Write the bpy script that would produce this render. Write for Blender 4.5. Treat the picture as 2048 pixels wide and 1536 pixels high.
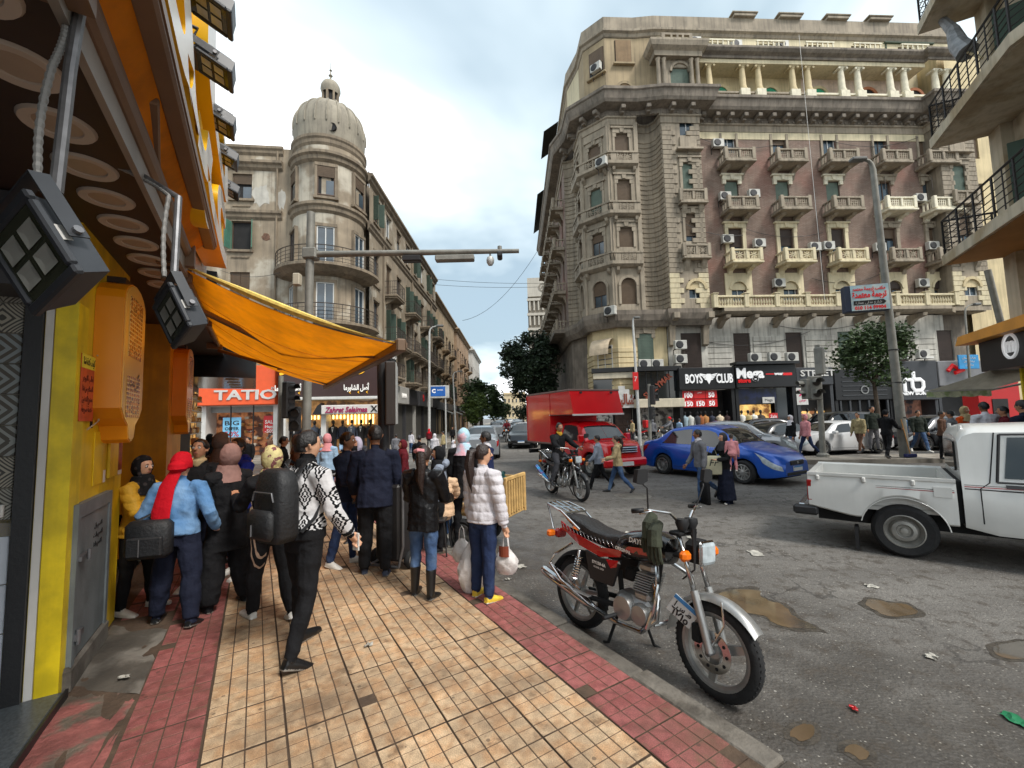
import bpy,bmesh,math,random,unicodedata
import numpy as np
from mathutils import Vector,Matrix
for _o in list(bpy.data.objects):bpy.data.objects.remove(_o)
SC=bpy.context.scene
COL=SC.collection
R_=math.radians
# ---------------------------------------------------------------- camera
CAM_F,CAM_PITCH,CAM_ROLL,CAM_H=850.0,R_(4.5),-0.025,1.75
_cam=bpy.data.cameras.new('camera');CAM=bpy.data.objects.new('camera',_cam);COL.objects.link(CAM)
_cam.sensor_width=36;_cam.lens=36*CAM_F/2048;_cam.clip_start=0.05;_cam.clip_end=3000
_w=Vector((0,math.cos(CAM_PITCH),math.sin(CAM_PITCH)));_u0=Vector((0,-math.sin(CAM_PITCH),math.cos(CAM_PITCH)));_r0=Vector((1,0,0))
_r=_r0*math.cos(CAM_ROLL)+_u0*math.sin(CAM_ROLL);_u=-_r0*math.sin(CAM_ROLL)+_u0*math.cos(CAM_ROLL)
CAM.matrix_world=Matrix(((_r.x,_u.x,-_w.x,0),(_r.y,_u.y,-_w.y,0),(_r.z,_u.z,-_w.z,CAM_H),(0,0,0,1)))
SC.camera=CAM
# ---------------------------------------------------------------- sky
SUN_EL,SUN_AZ=R_(52),R_(132)     # azimuth clockwise from +Y (the way we look)
_wd=bpy.data.worlds.new('World');SC.world=_wd;_wd.use_nodes=True
def _sky():
    nt=_wd.node_tree;N=nt.nodes;L=nt.links;N.clear()
    out=N.new('ShaderNodeOutputWorld');bg=N.new('ShaderNodeBackground');bg.inputs[1].default_value=0.1
    sky=N.new('ShaderNodeTexSky');sky.sky_type='NISHITA';sky.sun_disc=False
    sky.sun_elevation=SUN_EL;sky.sun_rotation=SUN_AZ;sky.air_density=1.3;sky.dust_density=2.5
    tc=N.new('ShaderNodeTexCoord');sep=N.new('ShaderNodeSeparateXYZ');L.new(tc.outputs['Generated'],sep.inputs[0])
    zm=N.new('ShaderNodeMath');zm.operation='MAXIMUM';zm.inputs[1].default_value=0.0;L.new(sep.outputs[2],zm.inputs[0])
    za=N.new('ShaderNodeMath');za.inputs[1].default_value=0.22;L.new(zm.outputs[0],za.inputs[0])
    cmb=N.new('ShaderNodeCombineXYZ')
    for i in (0,1):
        d=N.new('ShaderNodeMath');d.operation='DIVIDE';L.new(sep.outputs[i],d.inputs[0]);L.new(za.outputs[0],d.inputs[1]);L.new(d.outputs[0],cmb.inputs[i])
    mp=N.new('ShaderNodeMapping');L.new(cmb.outputs[0],mp.inputs[0]);mp.inputs['Location'].default_value=(1.1,4.9,0);mp.inputs['Rotation'].default_value=(0,0,0.5)
    n1=N.new('ShaderNodeTexNoise');n1.inputs['Scale'].default_value=0.85;n1.inputs['Detail'].default_value=5;n1.inputs['Roughness'].default_value=0.5;n1.inputs['Distortion'].default_value=0.35
    L.new(mp.outputs[0],n1.inputs['Vector'])
    cr=N.new('ShaderNodeValToRGB');e=cr.color_ramp.elements
    e[0].position=0.38;e[0].color=(2.3,3.0,3.5,1);e[1].position=0.6;e[1].color=(9.0,9.1,9.2,1)
    m=e.new(0.5);m.color=(4.4,5.1,5.4,1)
    L.new(n1.outputs[0],cr.inputs[0])
    n2=N.new('ShaderNodeTexNoise');n2.inputs['Scale'].default_value=0.6;n2.inputs['Detail'].default_value=3
    mp2=N.new('ShaderNodeMapping');mp2.inputs['Location'].default_value=(7,3,2);L.new(cmb.outputs[0],mp2.inputs[0]);L.new(mp2.outputs[0],n2.inputs['Vector'])
    r2=N.new('ShaderNodeValToRGB');r2.color_ramp.elements[0].position=0.3;r2.color_ramp.elements[0].color=(.72,)*3+(1,);r2.color_ramp.elements[1].position=0.55;r2.color_ramp.elements[1].color=(.97,)*3+(1,)
    L.new(n2.outputs[0],r2.inputs[0])
    mx=N.new('ShaderNodeMix');mx.data_type='RGBA';L.new(r2.outputs[0],mx.inputs['Factor']);L.new(sky.outputs[0],mx.inputs['A']);L.new(cr.outputs[0],mx.inputs['B'])
    L.new(mx.outputs['Result'],bg.inputs[0]);L.new(bg.outputs[0],out.inputs[0])
_sky()
_sl=bpy.data.lights.new('sun','SUN');_sl.energy=1.5;_sl.angle=R_(14);_sl.color=(1,.96,.9)
SUN=bpy.data.objects.new('sun',_sl);COL.objects.link(SUN)
_sd=Vector((math.sin(SUN_AZ)*math.cos(SUN_EL),math.cos(SUN_AZ)*math.cos(SUN_EL),math.sin(SUN_EL)))
SUN.rotation_euler=_sd.to_track_quat('Z','Y').to_euler();SUN.location=(0,0,60)
vs=SC.view_settings;vs.view_transform='Standard';vs.look='None';vs.exposure=1.18;vs.gamma=1.0;vs.use_curve_mapping=False
SC.cycles.max_bounces=6;SC.cycles.diffuse_bounces=3;SC.cycles.glossy_bounces=3;SC.cycles.transmission_bounces=4;SC.cycles.use_denoising=True
# ---------------------------------------------------------------- helpers
def ray(x,y):return _w+_r*((x-1024)/CAM_F)-_u*((y-768)/CAM_F)
CP=Vector((0,0,CAM_H))
def G(x,y,z=0.0):
    d=ray(x,y);return CP+d*((z-CAM_H)/d.z)
def P(x,y,Y):
    d=ray(x,y);return CP+d*(Y/d.y)
def lin(c):
    c=c/255.0;return c/12.92 if c<=.04045 else ((c+.055)/1.055)**2.4
def rgb(*c):return (lin(c[0]),lin(c[1]),lin(c[2]))
def hx(s):return rgb(int(s[0:2],16),int(s[2:4],16),int(s[4:6],16))
MATS={}
def M(name,col=None,rough=.6,metal=0,var=.12,scale=2.5,bump=0,bscale=40,col2=None,c2pos=(.45,.6),c2scale=1.5,streak=0,emit=0,trans=0,rand=0,spec=.5,coat=0,fine=0):
    if name in MATS:return MATS[name]
    if isinstance(col,str):col=hx(col)
    if isinstance(col2,str):col2=hx(col2)
    m=bpy.data.materials.new(name);MATS[name]=m;m.use_nodes=True
    nt=m.node_tree;N=nt.nodes;L=nt.links;b=N['Principled BSDF']
    b.inputs['Roughness'].default_value=rough;b.inputs['Metallic'].default_value=metal;b.inputs['Specular IOR Level'].default_value=spec
    b.inputs['Coat Weight'].default_value=coat;b.inputs['Coat Roughness'].default_value=.08
    if trans:b.inputs['Transmission Weight'].default_value=trans
    tc=N.new('ShaderNodeTexCoord');V=tc.outputs['Object']
    def noise(sc,det=4,vec=None,rough=.55):
        n=N.new('ShaderNodeTexNoise');n.inputs['Scale'].default_value=sc;n.inputs['Detail'].default_value=det;n.inputs['Roughness'].default_value=rough
        L.new(vec or V,n.inputs['Vector']);return n.outputs[0]
    def mix(f,a,c,bt='MIX'):
        x=N.new('ShaderNodeMix');x.data_type='RGBA';x.blend_type=bt
        for k,vv in (('Factor',f),('A',a),('B',c)):
            if isinstance(vv,(int,float)):x.inputs[k].default_value=vv
            elif isinstance(vv,tuple):x.inputs[k].default_value=vv[:3]+(1,)
            else:L.new(vv,x.inputs[k])
        return x.outputs['Result']
    def ramp(f,p0,p1,a=0.,c=1.):
        x=N.new('ShaderNodeMapRange');x.interpolation_type='SMOOTHSTEP';L.new(f,x.inputs[0]);x.inputs[1].default_value=p0;x.inputs[2].default_value=p1;x.inputs[3].default_value=a;x.inputs[4].default_value=c;return x.outputs[0]
    c=tuple(col)
    if col2:c=mix(ramp(noise(c2scale,5),*c2pos),c,tuple(col2))
    if var:
        lo=1-var;g=ramp(noise(scale,6),.3,.7,lo,1+var*.6)
        cv=N.new('ShaderNodeCombineXYZ')
        for i in range(3):L.new(g,cv.inputs[i])
        c=mix(1.0,c,cv.outputs[0],'MULTIPLY')
    if streak:
        mp=N.new('ShaderNodeMapping');mp.inputs['Scale'].default_value=(5,5,.22);L.new(V,mp.inputs[0])
        g=ramp(noise(1.0,5,mp.outputs[0],.65),.42,.72,0,streak);c=mix(g,c,(.035,.03,.025))
    if fine:
        g=ramp(noise(160,2),.3,.7,1-fine,1+fine);cv=N.new('ShaderNodeCombineXYZ')
        for i in range(3):L.new(g,cv.inputs[i])
        c=mix(1.0,c,cv.outputs[0],'MULTIPLY')
    if rand:
        oi=N.new('ShaderNodeObjectInfo');g=N.new('ShaderNodeMapRange');L.new(oi.outputs['Random'],g.inputs[0]);g.inputs[3].default_value=1-rand;g.inputs[4].default_value=1+rand*.5
        cv=N.new('ShaderNodeCombineXYZ')
        for i in range(3):L.new(g.outputs[0],cv.inputs[i])
        c=mix(1.0,c,cv.outputs[0],'MULTIPLY')
    if isinstance(c,tuple):b.inputs['Base Color'].default_value=c[:3]+(1,)
    else:L.new(c,b.inputs['Base Color'])
    if emit:
        b.inputs['Emission Strength'].default_value=emit
        if isinstance(c,tuple):b.inputs['Emission Color'].default_value=c[:3]+(1,)
        else:L.new(c,b.inputs['Emission Color'])
    if bump:
        bn=N.new('ShaderNodeBump');bn.inputs['Strength'].default_value=bump;bn.inputs['Distance'].default_value=.02;L.new(noise(bscale,5),bn.inputs['Height']);L.new(bn.outputs[0],b.inputs['Normal'])
    return m
def node_tools(m):
    nt=m.node_tree;N=nt.nodes;L=nt.links
    def math_(op,a,b=None,c=None):
        x=N.new('ShaderNodeMath');x.operation=op
        for i,vv in enumerate((a,b,c)):
            if vv is None:continue
            if isinstance(vv,(int,float)):x.inputs[i].default_value=vv
            else:L.new(vv,x.inputs[i])
        return x.outputs[0]
    def mix(f,a,c,bt='MIX'):
        x=N.new('ShaderNodeMix');x.data_type='RGBA';x.blend_type=bt
        for k,vv in (('Factor',f),('A',a),('B',c)):
            if isinstance(vv,(int,float)):x.inputs[k].default_value=vv
            elif isinstance(vv,tuple):x.inputs[k].default_value=vv[:3]+(1,)
            else:L.new(vv,x.inputs[k])
        return x.outputs['Result']
    return N,L,math_,mix
class MB:
    def __init__(s):s.v=[];s.f=[];s.m=[]
    def add(s,vs,fs,mi=0):
        o=len(s.v);s.v.extend([tuple(p) for p in vs]);s.f.extend([tuple(i+o for i in f) for f in fs]);s.m.extend([mi]*len(fs));return s
    def bx(s,x0,x1,y0,y1,z0,z1,mi=0):
        return s.add([(x0,y0,z0),(x1,y0,z0),(x1,y1,z0),(x0,y1,z0),(x0,y0,z1),(x1,y0,z1),(x1,y1,z1),(x0,y1,z1)],
                     [(0,3,2,1),(4,5,6,7),(0,1,5,4),(1,2,6,5),(2,3,7,6),(3,0,4,7)],mi)
    def box(s,c,d,rz=0,mi=0,M=None):
        hx_,hy,hz=d[0]/2,d[1]/2,d[2]/2;mt=M or Matrix.Rotation(rz,3,'Z');c=Vector(c)
        vs_=[c+mt@Vector(q) for q in ((-hx_,-hy,-hz),(hx_,-hy,-hz),(hx_,hy,-hz),(-hx_,hy,-hz),(-hx_,-hy,hz),(hx_,-hy,hz),(hx_,hy,hz),(-hx_,hy,hz))]
        return s.add(vs_,[(0,3,2,1),(4,5,6,7),(0,1,5,4),(1,2,6,5),(2,3,7,6),(3,0,4,7)],mi)
    def cbx(s,x0,x1,y0,y1,z0,z1,c=.02,mi=0):       # chamfered box
        vs_=[]
        for x,sx in ((x0,1),(x1,-1)):
            for y,sy in ((y0,1),(y1,-1)):
                for z,sz in ((z0,1),(z1,-1)):vs_+=[(x,y+sy*c,z+sz*c),(x+sx*c,y,z+sz*c),(x+sx*c,y+sy*c,z)]
        bm=bmesh.new();[bm.verts.new(q) for q in vs_];bmesh.ops.convex_hull(bm,input=bm.verts);bm.verts.index_update()
        s.add([q.co[:] for q in bm.verts],[[q.index for q in f.verts] for f in bm.faces],mi);bm.free();return s
    def ext(s,poly,vec,mi=0):
        n=len(poly);vec=Vector(vec);a=[Vector(p) for p in poly];nrm=Vector()
        for i in range(n):nrm+=a[i].cross(a[(i+1)%n])
        if nrm.dot(vec)<0:a.reverse()
        return s.add(a+[p+vec for p in a],[tuple(range(n-1,-1,-1)),tuple(range(n,2*n))]+[(i,(i+1)%n,n+(i+1)%n,n+i) for i in range(n)],mi)
    def tube(s,pts,r,n=8,mi=0,caps=True,ell=None):
        pts=[Vector(p) for p in pts];k=len(pts);rs=r if isinstance(r,(list,tuple)) else [r]*k
        t0=(pts[1]-pts[0]).normalized();a=t0.orthogonal().normalized()
        if ell is not None:a=(Vector(ell)-t0*Vector(ell).dot(t0)).normalized()
        vs_=[]
        for i in range(k):
            t=(pts[min(i+1,k-1)]-pts[max(i-1,0)]).normalized();a=(a-t*a.dot(t)).normalized();b=t.cross(a)
            rr=rs[i] if isinstance(rs[i],(tuple,list)) else (rs[i],rs[i])
            for j in range(n):th=2*math.pi*j/n;vs_.append(pts[i]+a*rr[0]*math.cos(th)+b*rr[1]*math.sin(th))
        fs=[(i*n+j,i*n+(j+1)%n,(i+1)*n+(j+1)%n,(i+1)*n+j) for i in range(k-1) for j in range(n)]
        if caps:fs+=[tuple(range(n-1,-1,-1)),tuple(range((k-1)*n,k*n))]
        return s.add(vs_,fs,mi)
    def lathe(s,prof,n=20,c=(0,0,0),a0=0,a1=None,mi=0,M=None,caps=False):
        full=a1 is None;a1=a0+2*math.pi if full else a1;k=len(prof);m=n if full else n+1;vs_=[];c=Vector(c)
        for j in range(m):
            th=a0+(a1-a0)*j/n
            for r,z in prof:
                q=Vector((r*math.cos(th),r*math.sin(th),z));vs_.append(c+(M@q if M else q))
        fs=[(j*k+i,((j+1)%m)*k+i,((j+1)%m)*k+i+1,j*k+i+1) for j in range(n) for i in range(k-1)]
        if caps and full:
            fs+=[tuple(j*k for j in range(m-1,-1,-1)),tuple(j*k+k-1 for j in range(m))]
        return s.add(vs_,fs,mi)
    def cyl(s,p,q,r,n=12,mi=0):return s.tube([p,q],r,n,mi)
    def sweep(s,path,prof,closed=False,mi=0,capends=True):   # path 2D, profile (out, z); out is to the right of travel
        n=len(path);P2=[Vector(p) for p in path];vs_=[];k=len(prof)
        for i in range(n):
            a=P2[i-1] if (i>0 or closed) else None;b=P2[(i+1)%n] if (i<n-1 or closed) else None
            d1=(P2[i]-a).normalized() if a is not None else (b-P2[i]).normalized();d2=(b-P2[i]).normalized() if b is not None else d1
            n1=Vector((d1.y,-d1.x));n2=Vector((d2.y,-d2.x));mt=(n1+n2)
            mt=mt/max(mt.length_squared/2,.25) if mt.length>1e-6 else n1
            for o,z in prof:vs_.append((P2[i].x+mt.x*o,P2[i].y+mt.y*o,z))
        fs=[]
        for i in range(n if closed else n-1):
            j=(i+1)%n
            for q in range(k):fs.append((i*k+q,j*k+q,j*k+(q+1)%k,i*k+(q+1)%k))
        if capends and not closed:fs+=[tuple(range(k)),tuple(range((n-1)*k+k-1,(n-1)*k-1,-1))]
        return s.add(vs_,fs,mi)
    def grid(s,fn,nu,nv,mi=0,thick=None):
        vs_=[fn(i/nu,j/nv) for i in range(nu+1) for j in range(nv+1)]
        return s.add(vs_,[(i*(nv+1)+j,(i+1)*(nv+1)+j,(i+1)*(nv+1)+j+1,i*(nv+1)+j+1) for i in range(nu) for j in range(nv)],mi)
    def mesh(s,name,mats=None,smooth=False,angle=None):
        me=bpy.data.meshes.new(name);me.from_pydata([tuple(p) for p in s.v],[],s.f)
        if mats is not None:
            for m in (mats if isinstance(mats,(list,tuple)) else [mats]):me.materials.append(m)
            if len(me.materials)>1:me.polygons.foreach_set('material_index',s.m)
        bm=bmesh.new();bm.from_mesh(me);bmesh.ops.recalc_face_normals(bm,faces=bm.faces)
        if smooth and angle:
            for e in bm.edges:
                if len(e.link_faces)==2 and e.calc_face_angle(0)>R_(angle):e.smooth=False
        bm.to_mesh(me);bm.free()
        if smooth:me.polygons.foreach_set('use_smooth',[True]*len(me.polygons))
        me.update();return me
    def build(s,name,mats,parent=None,loc=(0,0,0),rz=0,smooth=False,angle=35,mod=None):
        return obj(name,s.mesh(name,mats,smooth,angle),parent,loc,rz)
class Fr:       # a frame fixed to a thing: parts put into it become children of the thing itself
    def __init__(f,root,loc=(0,0,0),rz=0):f.root=root;f.loc=Vector(loc);f.rz=rz;f.R=Matrix.Rotation(rz,3,'Z')
    def p(f,q):return f.loc+f.R@Vector(q)
    def world(f):return Matrix.LocRotScale(f.root.location,f.root.rotation_euler,(1,1,1))@Matrix.Translation(f.loc)@Matrix.Rotation(f.rz,4,'Z')
    def px(f,x,y,yo=0.0):     # where the ray of a photo point meets the frame's plane (x along, z up)
        I=f.world().inverted();o=I@CP;d=I.to_3x3()@ray(x,y);k=(yo-o.y)/d.y;q=o+d*k;return q.x,q.z
def obj(name,me,parent=None,loc=(0,0,0),rz=0,sc=None,rot=None):
    if isinstance(parent,Fr):
        f=parent;loc=f.p(loc);rz=rz+f.rz
        if rot is not None:rot=(rot[0],rot[1],rot[2]+f.rz)
        parent=f.root
    o=bpy.data.objects.new(name,me);COL.objects.link(o);o.parent=parent;o.location=loc
    o.rotation_euler=rot if rot is not None else (0,0,rz)
    if sc is not None:o.scale=(sc,)*3 if isinstance(sc,(int,float)) else sc
    return o
def bxs(name,mat,par,*L):
    for q in L:MB().bx(*q).build(name,mat,par)
def tag(o,label=None,cat=None,group=None,kind=None):
    if label:o['label']=label
    if cat:o['category']=cat
    if group:o['group']=group
    if kind:o['kind']=kind
    return o
def thing(name,label,cat,loc=(0,0,0),rz=0,group=None):return tag(obj(name,None,None,loc,rz),label,cat,group)
def copytree(o,parent=None):
    c=o.copy();COL.objects.link(c);c.parent=parent
    for ch in o.children:copytree(ch,c)
    return c
# Arabic text: joined presentation forms, laid right to left
_AF={}
for _c in list(range(0xFE80,0xFEF5)):
    _d=unicodedata.decomposition(chr(_c)).split()
    if len(_d)==2:_AF.setdefault(chr(int(_d[1],16)),{})[_d[0]]=chr(_c)
_LA={'ا':('ﻻ','ﻼ'),'أ':('ﻷ','ﻸ')}
def arab(s):
    out=[]
    for w in s.split(' '):
        i=0;g=[];prev=False
        while i<len(w):
            ch=w[i];f=_AF.get(ch)
            if ch=='ل' and i+1<len(w) and w[i+1] in _LA:g.append(_LA[w[i+1]][1 if prev else 0]);prev=False;i+=2;continue
            if not f:g.append(ch);prev=False;i+=1;continue
            nxt=i+1<len(w) and w[i+1] in _AF and '<initial>' in f
            k='<medial>' if prev and nxt else '<final>' if prev else '<initial>' if nxt else '<isolated>'
            g.append(f.get(k) or f.get('<final>') or f['<isolated>']);prev=nxt;i+=1
        w2=''.join(g);out.append(w2 if w.isdigit() else w2[::-1])
    return ' '.join(out[::-1])
def txt(body,size,mat,parent,loc,rot=(R_(90),0,0),ext=.01,ar=False,fat=0,width=None,shear=0,name='lettering',bev=0,align='CENTER'):
    c=bpy.data.curves.new('t','FONT');c.body=arab(body) if ar else body;c.size=size;c.extrude=ext;c.offset=fat;c.align_x=align;c.align_y='CENTER';c.shear=shear;c.resolution_u=2;c.bevel_depth=bev
    o=bpy.data.objects.new('t',c);me=bpy.data.meshes.new_from_object(o);bpy.data.objects.remove(o);bpy.data.curves.remove(c)
    me.materials.clear();me.materials.append(mat)
    q=obj(name,me,parent,loc,rot=rot)
    if width and len(me.vertices):
        a=np.empty(len(me.vertices)*3);me.vertices.foreach_get('co',a);x=a.reshape(-1,3)[:,0];q.scale=(width/max(np.ptp(x),1e-4),1,1)
    return q
def vnoise(p,seed=0):      # vectorised value noise, p (n,3)
    i=np.floor(p).astype(np.int64);f=p-i;f=f*f*(3-2*f);out=0
    for dx in (0,1):
        for dy in (0,1):
            for dz in (0,1):
                h=((i[:,0]+dx)*374761393+(i[:,1]+dy)*668265263+(i[:,2]+dz)*2147483647+seed*1274126177)&0xffffffff
                h=((h ^ (h >> 13))*1274126177)&0xffffffff;h=(h ^ (h >> 16))&0xffff
                w=(f[:,0] if dx else 1-f[:,0])*(f[:,1] if dy else 1-f[:,1])*(f[:,2] if dz else 1-f[:,2]);out=out+w*(h/65535.0)
    return out*2-1
RNG=random.Random(7)
# sidewalk frame: the tiles run 31 degrees off our view; s along the kerb, t out from the shop wall
TILE=.4;YAW=R_(31.04);SWO=Vector((-1.456,1.9933));V2=Vector((math.cos(YAW),math.sin(YAW)));U2=Vector((-math.sin(YAW),math.cos(YAW)))
def S(a,b,z=0):q=SWO+V2*(a*TILE)+U2*(b*TILE);return Vector((q.x,q.y,z))
ROAD=-.15
# ---------------------------------------------------------------- ground
def asphalt():
    m=M('asphalt',rgb(112,108,103),rough=.75,var=0);N,L,mt,mix=node_tools(m);b=N['Principled BSDF']
    tc=N.new('ShaderNodeTexCoord');V=tc.outputs['Object']
    def noise(sc,det=5,r=.6,vec=None):
        n=N.new('ShaderNodeTexNoise');n.inputs['Scale'].default_value=sc;n.inputs['Detail'].default_value=det;n.inputs['Roughness'].default_value=r;L.new(vec or V,n.inputs['Vector']);return n.outputs[0]
    def ramp(f,a,c,lo=0.,hi=1.):
        x=N.new('ShaderNodeMapRange');x.interpolation_type='SMOOTHSTEP';L.new(f,x.inputs[0]);x.inputs[1].default_value=a;x.inputs[2].default_value=c;x.inputs[3].default_value=lo;x.inputs[4].default_value=hi;return x.outputs[0]
    # distance from the kerb (wear: damp, dirty gutter strip)
    dt=N.new('ShaderNodeVectorMath');dt.operation='DOT_PRODUCT';dt.inputs[1].default_value=(V2.x,V2.y,0);L.new(V,dt.inputs[0])
    k=SWO.dot(V2)+6.4*TILE
    dist=mt('SUBTRACT',dt.outputs['Value'],k);dist=mt('ADD',dist,mt('MULTIPLY',mt('SUBTRACT',noise(.9,3),.5),1.6))
    wet=ramp(dist,3.3,.9)
    # tracks along travel
    mp=N.new('ShaderNodeMapping');mp.inputs['Rotation'].default_value=(0,0,R_(31+20));mp.inputs['Scale'].default_value=(.25,1.6,1);L.new(V,mp.inputs[0])
    big=ramp(noise(.55,6,.62,mp.outputs[0]),.36,.66)
    c=mix(big,rgb(96,92,87),rgb(122,118,112))
    c=mix(mt('MULTIPLY',wet,ramp(noise(1.7,6,.65),.25,.6)),c,rgb(72,68,63))
    c=mix(ramp(noise(6,6,.7),.48,.66,0,.9),c,rgb(74,67,59))
    vo=N.new('ShaderNodeTexVoronoi');vo.inputs['Scale'].default_value=42;L.new(V,vo.inputs['Vector'])
    sp=N.new('ShaderNodeSeparateColor');L.new(vo.outputs['Color'],sp.inputs[0])
    chip=mt('MULTIPLY',ramp(vo.outputs['Distance'],.3,.16),mt('GREATER_THAN',sp.outputs[0],.70));c=mix(mt('MULTIPLY',chip,mt('MULTIPLY',sp.outputs[1],.75)),c,rgb(186,180,168))
    vo3=N.new('ShaderNodeTexVoronoi');vo3.inputs['Scale'].default_value=16;L.new(V,vo3.inputs['Vector']);sp3=N.new('ShaderNodeSeparateColor');L.new(vo3.outputs['Color'],sp3.inputs[0])
    chip3=mt('MULTIPLY',ramp(vo3.outputs['Distance'],.17,.09),mt('GREATER_THAN',sp3.outputs[0],.80));c=mix(mt('MULTIPLY',chip3,mt('MULTIPLY',sp3.outputs[1],.6)),c,rgb(196,190,180))
    vo2=N.new('ShaderNodeTexVoronoi');vo2.inputs['Scale'].default_value=95;L.new(V,vo2.inputs['Vector'])
    c=mix(ramp(vo2.outputs['Distance'],.55,.25,0,.55),c,rgb(58,54,50))
    ve=N.new('ShaderNodeTexVoronoi');ve.feature='DISTANCE_TO_EDGE';ve.inputs['Scale'].default_value=.55;dv=N.new('ShaderNodeVectorMath');dv.operation='ADD';nn=N.new('ShaderNodeTexNoise');nn.inputs['Scale'].default_value=2.2;nn.inputs['Detail'].default_value=5;L.new(V,nn.inputs['Vector']);L.new(V,dv.inputs[0]);L.new(nn.outputs['Color'],dv.inputs[1]);L.new(dv.outputs[0],ve.inputs['Vector'])
    c=mix(mt('MULTIPLY',ramp(ve.outputs['Distance'],.016,.004),ramp(noise(.5,3),.48,.58,0,.6)),c,rgb(46,42,38))
    L.new(c,b.inputs['Base Color'])
    rg=mt('SUBTRACT',.82,mt('MULTIPLY',wet,ramp(noise(2.3,4),.35,.65,.12,.5)));L.new(rg,b.inputs['Roughness'])
    bn=N.new('ShaderNodeBump');bn.inputs['Strength'].default_value=.8;bn.inputs['Distance'].default_value=.012
    hgt=mt('ADD',mt('MULTIPLY',vo.outputs['Distance'],.6),mt('MULTIPLY',noise(14,6,.7),1.2));L.new(hgt,bn.inputs['Height']);L.new(bn.outputs[0],b.inputs['Normal'])
    return m
road=MB().add([(-400,-60,ROAD),(400,-60,ROAD),(400,900,ROAD),(-400,900,ROAD)],[(0,1,2,3)]).build('road',asphalt());tag(road,'grey worn asphalt road crossing in front of the pavement','road',kind='structure')
CONC=M('dirty_concrete',rgb(118,112,103),.85,var=.3,scale=3,bump=.5,bscale=18,col2=rgb(78,72,64),c2scale=2)
MORT=M('dark_mortar',rgb(80,64,50),.9,var=.3,scale=6,bump=.6,bscale=30)
def quadS(a0,a1,b0,b1,z0,z1):return [S(a0,b0,z1),S(a1,b0,z1),S(a1,b1,z1),S(a0,b1,z1)],z0-z1
NB=38
pv=tag(MB().ext([S(-2.6,-12,-.008),S(6,-12,-.008),S(6,NB,-.008),S(-2.6,NB,-.008)],(0,0,-.2)).build('pavement',MORT),'tiled pavement of yellow and red slabs beside the road','pavement',kind='structure')
def tile_mat(nm,c,c2,dirt):
    m=M(nm,c,.66,var=.28,scale=9,bump=.35,bscale=120,col2=c2,c2pos=(.42,.62),c2scale=7,rand=.16,fine=.22);N,L,mt,mix=node_tools(m);b=N['Principled BSDF']
    src=b.inputs['Base Color'].links[0].from_socket;g=N.new('ShaderNodeNewGeometry');n=N.new('ShaderNodeTexNoise');n.inputs['Scale'].default_value=1.3;n.inputs['Detail'].default_value=6;n.inputs['Roughness'].default_value=.65;L.new(g.outputs['Position'],n.inputs['Vector'])
    r=N.new('ShaderNodeMapRange');r.interpolation_type='SMOOTHSTEP';L.new(n.outputs[0],r.inputs[0]);r.inputs[1].default_value=.42;r.inputs[2].default_value=.74;r.inputs[4].default_value=dirt
    c=mix(r.outputs[0],src,rgb(96,76,58));n2=N.new('ShaderNodeTexNoise');n2.inputs['Scale'].default_value=5.5;n2.inputs['Detail'].default_value=4;n2.inputs['Roughness'].default_value=.7;L.new(g.outputs['Position'],n2.inputs['Vector']);r2=N.new('ShaderNodeMapRange');r2.interpolation_type='SMOOTHSTEP';L.new(n2.outputs[0],r2.inputs[0]);r2.inputs[1].default_value=.56;r2.inputs[2].default_value=.7;r2.inputs[4].default_value=.7;c=mix(r2.outputs[0],c,rgb(108,86,64));vr=N.new('ShaderNodeTexVoronoi');vr.inputs['Scale'].default_value=7;L.new(g.outputs['Position'],vr.inputs['Vector']);c=mix(mt('MULTIPLY',mt('LESS_THAN',vr.outputs['Distance'],.09),.6),c,rgb(60,48,40));L.new(c,b.inputs['Base Color']);return m
YT=tile_mat('yellow_tile',rgb(200,172,138),rgb(186,148,110),.85);RT=tile_mat('red_tile',rgb(158,92,88),rgb(132,72,68),.75)
def tile_mesh(nm,mat,seed,chip=None,cells=4):
    r=random.Random(seed);b=MB();h=.1972;b.bx(-h,h,-h,h,-.035,-.0024,1);w=2*h/cells;g=.003;ch=.0016
    for i in range(cells):
        for j in range(cells):
            x0,y0=-h+i*w,-h+j*w;z=r.uniform(-.0012,.0012);pts=[(x0+g,y0+g),(x0+w-g,y0+g),(x0+w-g,y0+w-g),(x0+g,y0+w-g)]
            if chip and (i,j)==chip:continue
            e=1 if i==cells-1 else 0
            b.add([(p[0],p[1],-.0034) for p in pts]+[(p[0]+(ch if q in (0,3) else -ch),p[1]+(ch if q<2 else -ch),z) for q,p in enumerate(pts)],[(0,1,5,4),(1,2,6,5),(2,3,7,6),(3,0,4,7),(4,5,6,7)])
    return b.mesh(nm,[mat,MORT])
TY=[tile_mesh('paving_tile',YT,i,(3,0) if i==3 else None) for i in range(4)];TR=[tile_mesh('paving_tile',RT,i+9,(0,3) if i==2 else None) for i in range(3)]
def put_tile(ms,a,b,wig=1.0):
    p=S(a+.5,b+.5,RNG.uniform(-.0025,.0025)*wig);o=obj('paving_tile',ms,pv,p,YAW+RNG.choice((0,1,2,3))*math.pi/2+RNG.gauss(0,.004));o.rotation_euler[0]=RNG.gauss(0,.004);o.rotation_euler[1]=RNG.gauss(0,.004)
for b in range(-6,NB-1):
    for a in range(5):put_tile(TY[3] if RNG.random()<.05 else RNG.choice(TY[:3]),a,b)
    put_tile(RNG.choice(TR),5.01,b+.3)
    if b<20:put_tile(RNG.choice(TR),-1.01,b+.15)
for b in range(7,24):
    if (b<30):put_tile(RNG.choice(TR),-2.03,b+.1,2)
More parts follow.
